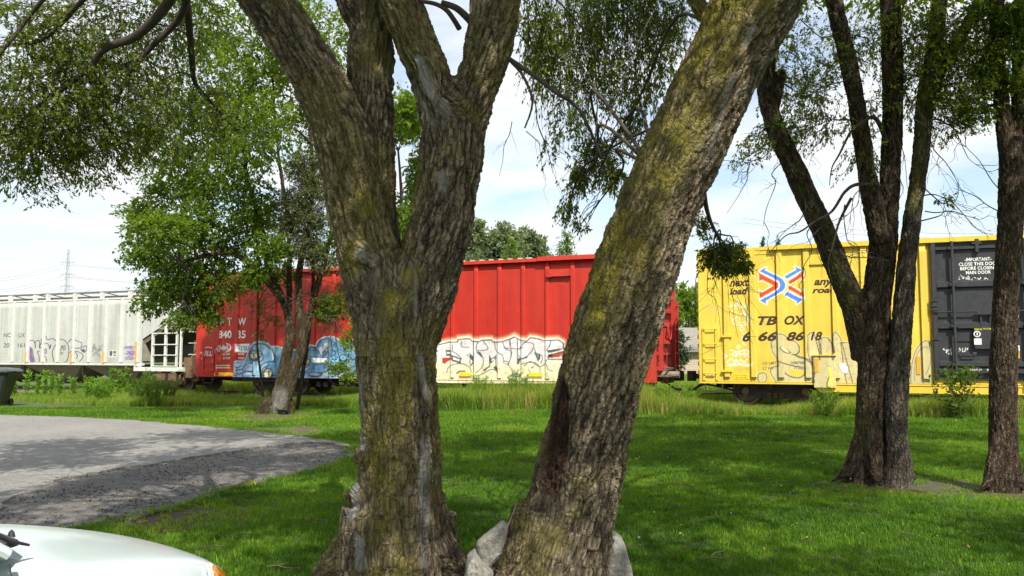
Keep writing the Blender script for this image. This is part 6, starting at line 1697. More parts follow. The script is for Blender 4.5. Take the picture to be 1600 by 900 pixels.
# hanging foliage between the two big trunks
for (x, y, d, rx, ry, n) in ((850, 25, 8.2, 40, 50, 1700), (900, 50, 8.6, 60, 60, 3000), (965, 40, 8.8, 60, 55, 2900), (1025, 45, 8.8, 45, 55, 1800), (860, 100, 8.3, 38, 50, 1500), (915, 130, 8.6, 55, 45, 2100), (975, 115, 8.8, 50, 45, 1700), (1010, 160, 8.8, 30, 35, 700),
                              (895, 185, 8.5, 38, 28, 700), (840, 60, 8.2, 30, 60, 900), (1060, 20, 8.9, 40, 40, 1500), (1000, -10, 8.8, 60, 40, 1800), (935, -5, 8.7, 50, 40, 1500), (1030, 100, 8.9, 36, 40, 900), (870, 230, 8.5, 26, 22, 300)):
    T.px(x, y, d, rx * 1.15, ry * 1.15, int(n * .95), .045, rd=.9, per=12, width=.38, r0=.011, droop=.7, subs=8, hang=.8, tint=.18)
# crown above the frame, throwing the shade
for (x, y, z, rr, n) in ((-4.5, 3.0, 7.0, 1.7, 5200), (-2.6, 6.0, 8.6, 2.0, 7000), (-.2, 5.0, 9.2, 2.1, 7000), (-5.2, 6.2, 8.0, 1.6, 4800), (-1.0, 8.6, 9.0, 2.0, 6000), (1.6, 7.2, 9.4, 1.6, 4500), (-3.6, .6, 7.6, 1.9, 5600), (-6.6, 1.0, 6.6, 1.6, 4200), (-.8, 1.6, 8.6, 1.9, 5600), (-6.9, 4.0, 6.8, 1.5, 4000), (-4.6, -2.0, 7.2, 1.8, 4500), (-8.6, 1.6, 6.6, 1.4, 3200), (-9.6, -1.0, 6.8, 1.8, 4200), (-5.8, 8.2, 8.0, 1.8, 5600), (-7.8, 6.6, 7.4, 1.6, 4600), (-3.8, 9.6, 8.8, 1.8, 5200), (-8.8, 4.4, 7.0, 1.6, 4600), (-10.5, 6.4, 7.6, 1.8, 4600), (-1.6, 3.2, 7.3, 1.5, 4600), (.6, 2.4, 7.4, 1.6, 4800), (-2.6, 1.6, 6.8, 1.3, 3600)):
    T.clump((x, y, z), (rr * .80, rr * .80, rr * .5), int(n * .8), .125, r0=.07, tw=False, per=12, width=.55, subs=6, tint=.02)
A.finish(M_leaf_dark, M_limb)

T = D_
for (x, y, d, rx, ry, n) in ((935, 235, 8.6, 42, 30, 1500), (905, 275, 8.6, 32, 30, 1000), (955, 275, 8.6, 30, 28, 1000), (885, 325, 8.7, 24, 26, 420), (985, 205, 8.7, 30, 35, 700), (905, 355, 8.8, 16, 16, 140)):
    T.px(x, y, d, rx, ry, n, .046, start=at(1020, 262, 6.1) if y > 220 else None, per=12, width=.38, r0=.018, droop=.6, subs=7, hang=.6, tint=-.05)
P = arm(T, [(1098, 290, 6.0), (1104, 325, 6.6), (1112, 350, 7.2), (1124, 375, 7.6), (1130, 400, 7.8)], .022, .008)
for (x, y, d, rx, ry, n) in ((1098, 352, 8.0, 26, 26, 420), (1128, 392, 7.9, 40, 17, 1100), (1142, 412, 7.8, 36, 20, 1700), (1112, 408, 7.9, 26, 20, 700), (1150, 390, 7.9, 24, 16, 500)):
    T.px(x, y, d, rx, ry, n, .040, start=P[-8], per=12, width=.40, r0=.010, droop=.3, subs=7, hang=.3, tint=-.08)
for k in range(8):
    T.bare(at(1098 + 9 * k, 415, 7.85), [T.r.normal(0, .08), 0, -.45 - .25 * T.r.random()], .0042, 3, 1, .1)
T.bare(P[8], [.05, 0, -.5], .006, 3, 1)
for (x, y, z, rr, n) in ((2.6, 5.2, 8.6, 1.9, 6000), (4.6, 6.2, 9.2, 2.0, 6500), (3.4, 2.4, 8.2, 1.9, 5200), (5.6, 3.4, 8.8, 1.9, 5200), (1.2, .0, 8.2, 1.8, 4500), (3.8, -1.0, 8.4, 2.0, 4800), (6.6, 6.0, 8.0, 1.4, 3200), (7.2, .5, 8.0, 1.8, 4200), (2.4, 8.8, 9.4, 1.6, 4200)):  # unseen crown above the frame, spaced to dapple the lawn with shade
    T.clump((x, y, z), (rr * .80, rr * .80, rr * .5), int(n * .8), .125, r0=.07, tw=False, per=12, width=.55, subs=6, tint=.02)
D_.finish(M_leaf_mid, M_limb)

T = E_
# crooked side branch between the stems
P = arm(T, [(1383, 215, 10.9), (1372, 190, 10.8), (1362, 183, 10.7), (1350, 190, 10.6), (1330, 205, 10.6), (1312, 240, 10.6), (1300, 262, 10.6), (1296, 290, 10.6)], .034, .004)
P = arm(T, [(1376, 290, 10.9), (1340, 288, 10.7), (1320, 300, 10.6), (1300, 330, 10.6), (1275, 345, 10.5), (1250, 362, 10.5), (1228, 368, 10.5), (1205, 392, 10.5)], .026, .004)
P = arm(T, [(1330, 310, 10.6), (1312, 345, 10.5), (1302, 380, 10.5), (1294, 412, 10.5), (1300, 440, 10.5)], .020, .003)
for (x, y, d, rx, ry, n) in ((1240, 60, 11.2, 45, 45, 900), (1215, 120, 11.4, 30, 40, 600), (1255, 140, 11.2, 45, 45, 1100), (1290, 110, 11.2, 35, 50, 900), (1240, 200, 11.2, 40, 32, 800), (1290, 195, 11.0, 30, 30, 500), (1345, 240, 10.9, 22, 40, 320),
                              (1330, 60, 11.2, 40, 60, 900), (1380, 60, 11.3, 30, 60, 700), (1460, 60, 10.7, 50, 60, 2600), (1510, 110, 10.7, 45, 45, 2200), (1475, 160, 10.7, 42, 40, 1700), (1530, 50, 10.7, 45, 50, 2000), (1540, 140, 10.8, 30, 35, 900), (1425, 120, 10.6, 26, 50, 700), (1500, 195, 10.7, 30, 18, 420), (1365, 160, 10.9, 25, 40, 400), (1190, 210, 11.2, 30, 26, 420), (1175, 240, 11.4, 25, 20, 260), (1415, 30, 10.7, 30, 40, 800)):
    T.px(x, y, d, rx * 1.15, ry * 1.1, int(n * 1.3), .052, rd=.9, per=12, width=.42, r0=.016, droop=.4, subs=7, hang=.4, tint=.2)
T.px(1478, 312, 10.7, 18, 9, 60, .06, per=8, width=.6, r0=.012, subs=3)
# bare hanging twigs
rr_ = np.random.default_rng(12)
for (x, y, dx, dy) in ((1225, 250, -40, 90), (1250, 300, 30, 90), (1300, 400, 60, 60), (1262, 320, -50, 60), (1320, 320, 10, 90), (1345, 250, -20, 110), (1300, 180, -40, 60), (1240, 200, -70, 30), (1205, 200, -60, 120), (1270, 350, -20, 80), (1390, 200, 10, 120), (1400, 130, 20, 150), (1410, 60, 5, 120),
                       (1445, 330, 80, 0), (1440, 290, 100, 70), (1440, 345, 60, -15), (1450, 200, 60, 110), (1460, 190, 90, 90), (1470, 120, 40, 60), (1560, 330, -70, -40), (1566, 300, -60, -90), (1290, 390, 100, 20), (1230, 80, 60, 60), (1330, 120, -80, 30), (1250, 30, 100, 60), (1355, 60, -60, -30)):
    a = at(x, y, 10.7); b_ = at(x + dx, y + dy, 10.5 + rr_.normal(0, .3)); T.bare(a, b_ - a, .009, 4, 2, .05)
for (x, y, z, rr, n) in ((5.4, 10.8, 8.2, 2.2, 5600), (3.4, 9.8, 7.6, 1.7, 4200), (7.4, 11.4, 8.6, 2.0, 4600), (4.6, 13.6, 8.2, 1.8, 4200), (6.0, 7.8, 8.4, 1.8, 4200), (7.0, 14.6, 8.4, 1.7, 3400)):  # out-of-frame clumps, thinned to leave sun patches on the grass
    T.clump((x, y, z), (rr * .80, rr * .80, rr * .5), int(n * .8), .13, r0=.06, tw=False, per=12, width=.55, subs=6, tint=.02)
E_.finish(M_leaf_mid, M_limb)
T = F_
for (x, y, d, rx, ry, n) in ((1575, 50, 10.2, 40, 50, 1500), (1545, 110, 10.3, 30, 40, 900), (1590, 130, 10.2, 25, 40, 600), (1520, 175, 10.4, 40, 24, 700), (1545, 15, 10.4, 50, 30, 1200), (1600, 10, 10.0, 40, 40, 900), (1610, 170, 10.2, 26, 22, 300)):
    T.px(x, y, d, rx, ry, int(n * 1.25), .056, per=12, width=.42, r0=.022, droop=.4, subs=7, hang=.4, tint=.08)
for (x, y, z, rr, n) in ((7.4, 9.4, 8.0, 1.9, 4600), (9.4, 10.8, 8.4, 2.0, 4600), (8.6, 8.0, 8.6, 1.8, 4200), (10.6, 13.4, 8.8, 1.8, 3400), (9.2, 5.8, 8.2, 1.9, 3800), (11.6, 9.2, 8.2, 2.0, 3800)):  # crown out of view, put there for the shade it throws
    T.clump((x, y, z), (rr * .80, rr * .80, rr * .5), int(n * .8), .13, r0=.06, tw=False, per=12, width=.55, subs=6, tint=.02)
F_.finish(M_leaf_bright, M_limb)

T = Gt
for (x, y, rx, ry, n, ti) in ((225, 335, 40, 24, 1900, .12), (250, 362, 50, 30, 2300, .08), (225, 395, 36, 24, 1500, -.02), (275, 410, 44, 30, 2000, -.05), (300, 350, 46, 36, 2200, .04), (320, 300, 44, 34, 1900, .06), (345, 380, 44, 44, 2200, -.06), (360, 260, 48, 46, 2300, .05), (300, 260, 44, 40, 1500, .05), (395, 320, 40, 44, 2100, .08), (340, 195, 52, 46, 2400, .1),
                              (410, 200, 50, 60, 2600, .1), (385, 110, 60, 60, 3000, .18), (455, 90, 45, 60, 2400, .22), (470, 180, 40, 50, 1900, .08), (430, 20, 70, 50, 2600, .2), (330, 60, 50, 60, 2400, .18), (300, 440, 46, 30, 2000, .02), (255, 450, 44, 24, 1600, .04), (240, 480, 34, 16, 700, .0), (310, 480, 34, 26, 1600, -.08), (340, 440, 30, 36, 1500, -.08), (285, 500, 26, 14, 420, -.06), (545, 150, 40, 60, 2200, .05), (500, 60, 50, 60, 2200, .2), (370, 170, 60, 50, 2400, .12), (280, 160, 50, 50, 1800, .05), (250, 230, 50, 46, 1700, .05), (510, 250, 30, 40, 1200, .05), (300, -20, 90, 40, 2600, .15), (420, 395, 34, 34, 1500, -.05), (400, 350, 40, 40, 1500, .0), (395, 430, 24, 20, 700, -.05), (440, 430, 26, 20, 600, -.1), (520, 380, 30, 40, 800, -.05), (260, 300, 44, 30, 1500, .05)):
    T.px(x, y, dG + T.r.normal(0, .9), rx * 1.15, ry * 1.15, int(n * 1.3), .112, tw=False, per=12, width=.5, r0=.04, droop=.2, subs=6, tint=ti, hang=.2)
for (x, y, rx, ry, n) in ((545, 530, 16, 22, 520), (530, 572, 24, 16, 620), (548, 590, 18, 12, 300), (555, 500, 12, 16, 200)):
    T.px(x, y, 22.6, rx, ry, n, .085, tw=False, per=10, width=.55, r0=.02, subs=4, tint=.32, start=at(500, 500, 23.2))
for (x, y, rx, ry, n) in ((535, 475, 40, 30, 1500), (505, 485, 26, 26, 800), (330, 500, 26, 20, 600)):
    T.px(x, y, 23.4, rx, ry, n, .085, tw=False, per=10, width=.55, r0=.03, subs=5, tint=-.12)
for (x, y, rx, ry, n) in ((300, -110, 60, 40, 1500), (400, -120, 70, 45, 1900), (490, -110, 60, 45, 1700), (350, -190, 60, 40, 1500), (450, -200, 60, 40, 1500), (540, -60, 50, 45, 1300), (250, -60, 50, 36, 1100), (400, -260, 60, 36, 1300)):  # top of the crown, out of view, added to shade the red car
    T.px(x, y, 23.6, rx, ry, n, .17, tw=False, per=12, width=.5, r0=.04, subs=5, tint=.1)
for k in range(8): T.bare(at(440 + k * 10, 470, 23.2), [T.r.normal(0, .5), 0, T.r.normal(.2, .4)], .014, 3, 2)
Gt.finish(M_leaf_bright, M_limb)

# ---------------------------------------------------------------- juniper in the same thicket
J = Tree('juniper_tree', 'grey green juniper with shaggy sprays between the small elm and the split trunk', 'tree', (*gnd(466, 636)[:2], 0))
J0 = limb([(464, 640, 4), (472, 590, 4), (482, 520, 4), (490, 440, 3.5), (482, 360, 3), (478, 280, 2)], 24.4)
J.trunk(trunk_mesh([J0], .035, .08, .03, None, 2, .04, 41), M_bark_far); J.chains = [J0]
for (x, y, rx, ry, n) in ((472, 262, 26, 26, 1900), (488, 300, 26, 26, 1700), (460, 318, 30, 22, 1800), (486, 345, 28, 24, 1900), (452, 352, 26, 20, 1400), (478, 385, 28, 22, 1500), (446, 392, 20, 16, 700), (500, 405, 24, 20, 1000)):
    J.px(x, y, 22.9, rx * 1.15, ry * 1.15, int(n * 1.9), .10, tw=False, per=14, width=.28, r0=.03, droop=-.1, subs=6)
J.finish(M_leaf_juniper, M_limb)
K_ = Tree('dead_leaf_shrub', 'straggly shrub with brown and yellowing leaves hanging before the red car lettering', 'shrub', (*gnd(405, 634)[:2], 0))
K0 = limb([(412, 636, 2), (408, 590, 1.8), (402, 540, 1.6), (404, 490, 1.5), (402, 440, 1.4)], 24.6)
K_.trunk(trunk_mesh([K0], .016, .08, .006, None, 1, .01, 43), M_bark_far, 'stem'); K_.chains = [K0]
for (x, y, rx, ry, n) in ((388, 442, 26, 18, 420), (405, 475, 22, 24, 380), (425, 500, 18, 18, 260), (372, 452, 16, 12, 160), (540, 450, 26, 20, 600), (520, 470, 30, 18, 600), (408, 520, 14, 16, 120), (398, 425, 24, 12, 260)):
    K_.px(x, y, 24.4, rx, ry, n, .08, tw=True, per=8, width=.4, r0=.02, subs=6, tint=.05)
K_.finish(M_leaf_brown, M_limb)

# ---------------------------------------------------------------- trees beyond the track
def far_tree(name, label, x, d, ytop, ybot, rx, n, size, material, seed, kind='round', group='trees beyond the railway'):
    T = Tree(name, label, 'tree', (*at(x, 552, d)[:2], 0), group)
    rows = [(x + math.sin(k * 2 + seed) * 3, y_, max(1.5, 7 * (1 - k / 6) * 40 / d)) for k, y_ in enumerate(np.linspace(560, ytop + (ybot - ytop) * (.45 if kind == 'round' else .08), 6))]
    ch = limb([(a, b_, c_, d) for a, b_, c_ in rows], None, 2)
    mb = MB(); mb.tube([tuple(r[:3]) for r in ch], [float(r[3]) for r in ch], 8)
    mb.v = [tuple(np.array(v) - T.base) for v in mb.v]; mb.build('trunk', M_limb, T.root); T.chains = [ch]
    r = np.random.default_rng(seed); T.r = r
    m_ = 12 if kind == 'round' else 16
    for k in range(m_):
        if kind == 'spruce':
            t_ = (k + .5) / m_; n_k = 1; y_ = ytop + (ybot - ytop) * t_; w_ = rx * (.12 + .88 * t_); T.px(x + r.normal(0, .1) * w_, y_, d, w_, (ybot - ytop) / m_ * .9, int(n * w_ / rx / m_ * 2), size, tw=False, per=12, width=.3, r0=.05, droop=.2, subs=5)
        else:
            a = r.uniform(0, 2 * PI); q = r.random() ** .5 * .72
            cy = (ytop + ybot) / 2; ry = (ybot - ytop) / 2
            T.px(x + rx * q * math.cos(a), cy + ry * q * math.sin(a), d + r.normal(0, rx * d / FPX * .4), rx * r.uniform(.32, .5), ry * r.uniform(.28, .42) if ry < rx * 1.5 else rx * r.uniform(.35, .5), n // m_, size, tw=False, per=12, width=.5, r0=.07, droop=.1, subs=5, tint=r.normal(0, .10))
    T.finish(material, M_limb)
far_tree('broadleaf_tree', 'rounded grey green tree rising above the red car beside the split trunk', 765, 75, 320, 470, 60, 17000, .35, M_leaf_far, 3)
far_tree('broadleaf_tree', 'lower grey green tree above the red car, second from the split trunk', 824, 80, 336, 470, 44, 12000, .35, M_leaf_far, 4)
far_tree('spruce_tree', 'broad dark green conifer showing above the red car roof beside the leaning trunk', 884, 70, 360, 500, 50, 9000, .24, M_leaf_farbright, 5, 'spruce')
far_tree('spruce_tree', 'small conifer tip showing over the red car roof, left of the grey green tree pair', 800, 62, 372, 480, 40, 5000, .22, M_leaf_farbright, 15, 'spruce')
far_tree('broadleaf_tree', 'bright green leafy tree behind the shed between the red and yellow cars', 1075, 66, 405, 600, 62, 22000, .33, M_leaf_farbright, 6)
far_tree('broadleaf_tree', 'tall bright green tree seen through the fork of the split trunk', 625, 38, 60, 450, 92, 30000, .19, M_leaf_farbright, 7)
far_tree('spruce_tree', 'thin dark spruce tip over the yellow car roof, first from the red car', 1193, 90, 368, 480, 24, 2600, .28, M_leaf_spruce, 8, 'spruce')
far_tree('spruce_tree', 'thin dark spruce tip over the yellow car roof, nearer the clustered stems', 1216, 92, 369, 480, 22, 2600, .28, M_leaf_spruce, 9, 'spruce')
far_tree('broadleaf_tree', 'soft bushy tree standing before the shed wall by the red car end', 1056, 50, 505, 590, 22, 3000, .16, M_leaf_spruce, 10)
far_tree('broadleaf_tree', 'pale green tree behind the yellow car hidden up to its crown by the grove trunks', 1150, 85, 396, 480, 45, 5000, .26, M_leaf_farbright, 11)
print('trees done')

# ================================================================== GRASS, WEEDS, LITTER
def blade_mesh(name, n, h, w, spread, lean, seed, mat_, segs=2):
    r = np.random.default_rng(seed); V = []; F = []; B = []
    for k in range(n):
        a = r.uniform(0, 2 * PI); q = spread * r.random() ** .5; x, y = q * math.cos(a), q * math.sin(a)
        hh = h * r.uniform(.55, 1.2); f = r.uniform(0, 2 * PI); ld = np.array([math.cos(f), math.sin(f), 0]) * lean * hh * r.uniform(.2, 1.3); sd_ = np.array([-math.sin(f), math.cos(f), 0]) * w * .5
        b_ = r.random(); i0 = len(V)
        p = np.array([x, y, -.01])
        for j in range(segs):
            t = j / segs; c = p + ld * t * t + np.array([0, 0, hh * t]); ww = 1 - .35 * t; V += [c - sd_ * ww, c + sd_ * ww]; B += [b_, b_]
        V.append(p + ld + np.array([0, 0, hh * (1 - .15 * lean)])); B.append(b_)
        for j in range(segs - 1): F.append((i0 + 2 * j, i0 + 2 * j + 1, i0 + 2 * j + 3, i0 + 2 * j + 2))
        j = segs - 1; F.append((i0 + 2 * j, i0 + 2 * j + 1, i0 + 2 * j + 2))
    me = mesh_np(name, np.array(V), [tuple(f) for f in F], mat_, False, {'blade': ('FLOAT', np.array(B))})
    return bpy.data.objects.new(name, me)

def scatter(name, src, pts, scale, rot, tint, mat_=None):
    """geometry-node instances of one tuft on the given points"""
    me = bpy.data.meshes.new(name); n = len(pts)
    me.vertices.add(n); me.vertices.foreach_set('co', np.ascontiguousarray(pts, np.float32).ravel())
    for nm, dt in (('sc', scale), ('tint', tint)):
        a = me.attributes.new(nm, 'FLOAT', 'POINT'); a.data.foreach_set('value', np.ascontiguousarray(dt, np.float32))
    a = me.attributes.new('rt', 'FLOAT_VECTOR', 'POINT'); a.data.foreach_set('vector', np.ascontiguousarray(rot, np.float32).ravel())
    if mat_: me.materials.append(mat_)
    o = link(name, me); o['kind'] = 'stuff'
    ng = bpy.data.node_groups.new(name, 'GeometryNodeTree')
    ng.interface.new_socket('Geometry', in_out='INPUT', socket_type='NodeSocketGeometry'); ng.interface.new_socket('Geometry', in_out='OUTPUT', socket_type='NodeSocketGeometry')
    N, L = ng.nodes, ng.links
    gi, go = N.new('NodeGroupInput'), N.new('NodeGroupOutput')
    oi = N.new('GeometryNodeObjectInfo'); oi.inputs['Object'].default_value = src; oi.inputs['As Instance'].default_value = True
    ip = N.new('GeometryNodeInstanceOnPoints')
    A1 = N.new('GeometryNodeInputNamedAttribute'); A1.data_type = 'FLOAT'; A1.inputs['Name'].default_value = 'sc'
    A2 = N.new('GeometryNodeInputNamedAttribute'); A2.data_type = 'FLOAT_VECTOR'; A2.inputs['Name'].default_value = 'rt'
    L.new(gi.outputs[0], ip.inputs['Points']); L.new(oi.outputs['Geometry'], ip.inputs['Instance'])
    L.new(A1.outputs['Attribute'], ip.inputs['Scale']); L.new(A2.outputs['Attribute'], ip.inputs['Rotation'])
    L.new(ip.outputs[0], go.inputs[0])
    md = o.modifiers.new('scatter', 'NODES'); md.node_group = ng
    return o

r = np.random.default_rng(99)
tuft = blade_mesh('lawn_tuft', 36, .062, .0065, .10, .55, 1, M_grass)
def rand_pts(n, y0, y1, xk, xb):
    Y = y0 + (y1 - y0) * r.random(n); X = (r.random(n) * 2 - 1) * (xk * Y + xb); return X, Y
def keep_lawn(X, Y, z=0):
    ia = in_poly(X, Y, asph); ic = in_poly(X, Y, crum)
    k = ~ia & ~ic
    s_ = (np.stack([X, Y], 1) - TO) @ TN
    return k & (s_ < 0.2)
X = []; Y = []; S = []
for y0, y1, dens, sc in ((4.0, 7.5, 260, .85), (7.5, 11, 190, .95), (11, 16, 120, 1.1), (16, 26, 75, 1.35)):
    area = (y1 - y0) * 2 * (.68 * (y0 + y1) / 2 + 1.2); n = int(area * dens)
    # sampled evenly over the wedge
    yy = np.sqrt(r.random(n) * (y1 ** 2 - y0 ** 2) + y0 ** 2); xx = (r.random(n) * 2 - 1) * (.68 * yy + 1.2)
    X.append(xx); Y.append(yy); S.append(np.full(n, sc))
X = np.concatenate(X); Y = np.concatenate(Y); S = np.concatenate(S)
b_ = bare_at(X, Y); k = keep_lawn(X, Y) & (r.random(len(X)) > b_ * .82)
X, Y, S, b_ = X[k], Y[k], S[k], b_[k]; n = len(X)
q3 = np.stack([X, Y, X * 0], 1)
n1 = fbm(q3 * .9, 4, 51); n2 = fbm(q3 * 3.1, 3, 52)
S = S * (0.62 + .75 * n2) * r.uniform(.8, 1.25, n) * (1 - .45 * b_)
# edge of the asphalt keeps longer tufts
tint = np.clip(.16 + .75 * (n1 - .28) + .25 * (n2 - .5) + r.normal(0, .11, n) + b_ * .35, 0, 1)
Z = np.full(n, -.012)
scatter('lawn_grass', tuft, np.stack([X, Y, Z], 1), S, np.stack([r.normal(0, .08, n), r.normal(0, .08, n), r.random(n) * 6.28], 1), tint, M_grass)
print('lawn tufts', n)

# longer fringe along the asphalt edge
edge = np.array([p for p in rough_line(lowerr, .04, .05, 8)] + [p for p in rough_line(upper[2:], .04, .06, 9)]); n = len(edge)
scatter('edge_grass', tuft, np.stack([edge[:, 0], edge[:, 1] + .0, edge[:, 0] * 0 - .01], 1), r.uniform(.6, 1.5, n) * (r.random(n) > .25), np.stack([r.normal(0, .15, n), r.normal(0, .15, n), r.random(n) * 6.28], 1), np.clip(r.normal(.5, .2, n), 0, 1), M_grass)

# tall grass on both sides of the track
tall = blade_mesh('tall_tuft', 26, .62, .011, .16, .45, 2, M_tall, 3)
def in_track(s_lo, s_hi, y_lo, y_hi, n):
    s = r.uniform(s_lo, s_hi, n); y = r.uniform(0, 1, n) ** .9 * (y_hi - y_lo) + y_lo
    P = TO[None] + TD[None] * s[:, None] + TN[None] * y[:, None]; return s, y, P
def front_limit(px):                                    # how far the uncut strip reaches towards the lawn, in image rows
    return np.interp(px, [-200, 0, 100, 180, 300, 420, 520, 700, 850, 1000, 1200, 1430, 1700], [626, 626, 632, 636, 634, 632, 636, 641, 641, 648, 650, 653, 655])
s, y, P = in_track(-26, 16, -7.0, -.2, 42000)
px_, py_ = project(np.stack([P[:, 0], P[:, 1], P[:, 0] * 0], 1))
kk = (py_ < front_limit(px_)) & ~in_poly(P[:, 0], P[:, 1], asph)
q3 = np.stack([P[:, 0], P[:, 1], P[:, 0] * 0], 1); nz1 = fbm(q3 * .55, 3, 61)
hgt = np.interp(px_, [-100, 20, 130, 170, 260, 330, 420, 560, 700, 800, 1000, 1100, 1200, 1330, 1440, 1600], [.40, .42, .38, .45, .5, .36, .30, .40, 1.05, 1.15, 1.2, .55, .34, .85, .85, .85])
kk &= r.random(len(s)) < (.30 + .9 * nz1) * np.interp(px_, [0, 60, 140, 700, 1600], [.35, .35, .7, .9, .9])
P, hg, n1, px_ = P[kk], hgt[kk], nz1[kk], px_[kk]; n = len(P)
S = hg * r.uniform(.55, 1.15, n) * (.6 + .7 * n1)
tint = np.clip(.18 + .5 * fbm(np.stack([P[:, 0] * .8, P[:, 1] * .8, P[:, 0] * 0], 1), 3, 62) + r.normal(0, .13, n) + (r.random(n) > np.interp(px_, [0, 600, 950, 1300, 1600], [.93, .93, .78, .80, .72])) * .45, 0, 1)
scatter('tall_grass', tall, np.stack([P[:, 0], P[:, 1], P[:, 0] * 0 - .01], 1), S, np.stack([r.normal(0, .1, n), r.normal(0, .1, n), r.random(n) * 6.28], 1), tint, M_tall)
s, y, P = in_track(-30, 20, 3.3, 26, 26000); n = len(P)
S = r.uniform(.45, 1.0, n); tint = np.clip(r.normal(.45, .16, n), 0, 1)
scatter('field_grass', tall, np.stack([P[:, 0], P[:, 1], P[:, 0] * 0 - .01], 1), S, np.stack([r.normal(0, .1, n), r.normal(0, .1, n), r.random(n) * 6.28], 1), tint, M_tall)
s, y, P = in_track(-24, 15, .2, 3.0, 2600); n = len(P); k = (np.abs(y - 1.5) > .95) | (r.random(n) < .3)
P = P[k]; n = len(P)
scatter('track_grass', tall, np.stack([P[:, 0], P[:, 1], P[:, 0] * 0 + .02], 1), r.uniform(.25, .6, n), np.stack([r.normal(0, .1, n), r.normal(0, .1, n), r.random(n) * 6.28], 1), np.clip(r.normal(.5, .2, n), 0, 1), M_tall)

# litter: fallen leaves, clover heads, loose stones
def bit(name, pts, mat_):
    me = mesh_np(name, np.array(pts, float), [(0, 1, 2, 3)] if len(pts) == 4 else [(0, 1, 2), (0, 2, 3), (0, 3, 1), (1, 3, 2)], mat_, False, {'blade': ('FLOAT', np.full(len(pts), .5))}); return bpy.data.objects.new(name, me)
lf = bit('dry_leaf', [(0, 0, 0), (.5, .22, .12), (1, 0, .02), (.5, -.22, .10)], M_litter)
n = 9000; Yl = np.sqrt(r.random(n) * (24 ** 2 - 5 ** 2) + 25); Xl = (r.random(n) * 2 - 1) * (.62 * Yl + .5)
bb = bare_at(Xl, Yl); ic = in_poly(Xl, Yl, crum); ia = in_poly(Xl, Yl, asph)
k = (r.random(n) < .12 + .8 * bb + .35 * ic) & ~(ia & (r.random(n) < .93)); Xl, Yl, ia, ic = Xl[k], Yl[k], ia[k], ic[k]; n = len(Xl)
Zl = np.where(ia, .038, np.where(ic, .014, .03 + .03 * r.random(n)))
scatter('fallen_leaves', lf, np.stack([Xl, Yl, Zl], 1), r.uniform(.02, .055, n), np.stack([r.normal(0, .4, n), r.normal(0, .4, n), r.random(n) * 6.28], 1), r.random(n), M_litter)
tw_ = bpy.data.objects.new('fallen_twig', bpy.data.meshes.new('fallen_twig'))
mb = MB(); mb.tube([(0, 0, .02), (.3, .03, .06), (.62, -.02, .04), (1, .06, .05)], [.018, .015, .011, .005], 4); mb.tube([(.3, .03, .06), (.48, .18, .10)], [.011, .004], 3); tw_.data.from_pydata(mb.v, [], mb.f); tw_.data.materials.append(M_twig)
n = 420; Yl = np.sqrt(r.random(n) * (18 ** 2 - 5 ** 2) + 25); Xl = (r.random(n) * 2 - 1) * (.62 * Yl + .5); k = keep_lawn(Xl, Yl) | in_poly(Xl, Yl, crum); Xl, Yl = Xl[k], Yl[k]; n = len(Xl)
scatter('fallen_twigs', tw_, np.stack([Xl, Yl, Xl * 0 + .03], 1), r.uniform(.08, .34, n), np.stack([r.normal(0, .1, n), r.normal(0, .1, n), r.random(n) * 6.28], 1), r.random(n), M_twig)
st_ = bpy.data.objects.new('chip', mesh_np('chip', np.array([(0, 0, .5), (.6, 0, 0), (-.3, .5, 0), (-.4, -.5, 0), (.1, .1, -.3)]), [(0, 1, 2), (0, 2, 3), (0, 3, 1), (4, 2, 1), (4, 3, 2), (4, 1, 3)], M_crumble))
n = 9000; ca = np.array(crum); xa, xb, ya, yb = ca[:, 0].min(), ca[:, 0].max(), 8.0, ca[:, 1].max()
Xl = r.uniform(-9, xb + .4, n); Yl = r.uniform(ya - .6, yb + .2, n); ic = in_poly(Xl, Yl, crum); nz_ = fbm(np.stack([Xl * 1.3, Yl * 1.3, Xl * 0], 1), 3, 66)
ck = np.array(rough_line(crack, .02, .09, 12)); kk = (ic & (r.random(n) < sstep(.42, .62, nz_) * .9 + .12))
Xl = np.concatenate([Xl[kk], ck[:, 0]]); Yl = np.concatenate([Yl[kk], ck[:, 1] - .05]); n = len(Xl)
scatter('asphalt_chips', st_, np.stack([Xl, Yl, Xl * 0 + .014], 1), r.uniform(.008, .034, n), np.stack([r.normal(0, .5, n), r.normal(0, .5, n), r.random(n) * 6.28], 1), r.random(n), M_crumble)
cl = bpy.data.objects.new('clover_head', bpy.data.meshes.new('clover_head'))
mb = MB(); mb.lathe([(.001, 0), (.5, .25), (.55, .6), (.001, 1.0)], (0, 0, 0), 'z', 6); cl.data.from_pydata(mb.v, [], mb.f); cl.data.materials.append(M_wtext)
n = 26; Yl = np.sqrt(r.random(n) * (17 ** 2 - 5.5 ** 2) + 30); Xl = (r.random(n) * .9 - .12) * (.62 * Yl); k = keep_lawn(Xl, Yl); Xl, Yl = Xl[k], Yl[k]; n = len(Xl)
scatter('clover_heads', cl, np.stack([Xl, Yl, Xl * 0 + .055], 1), r.uniform(.008, .014, n), np.zeros((n, 3)), r.random(n), M_wtext)

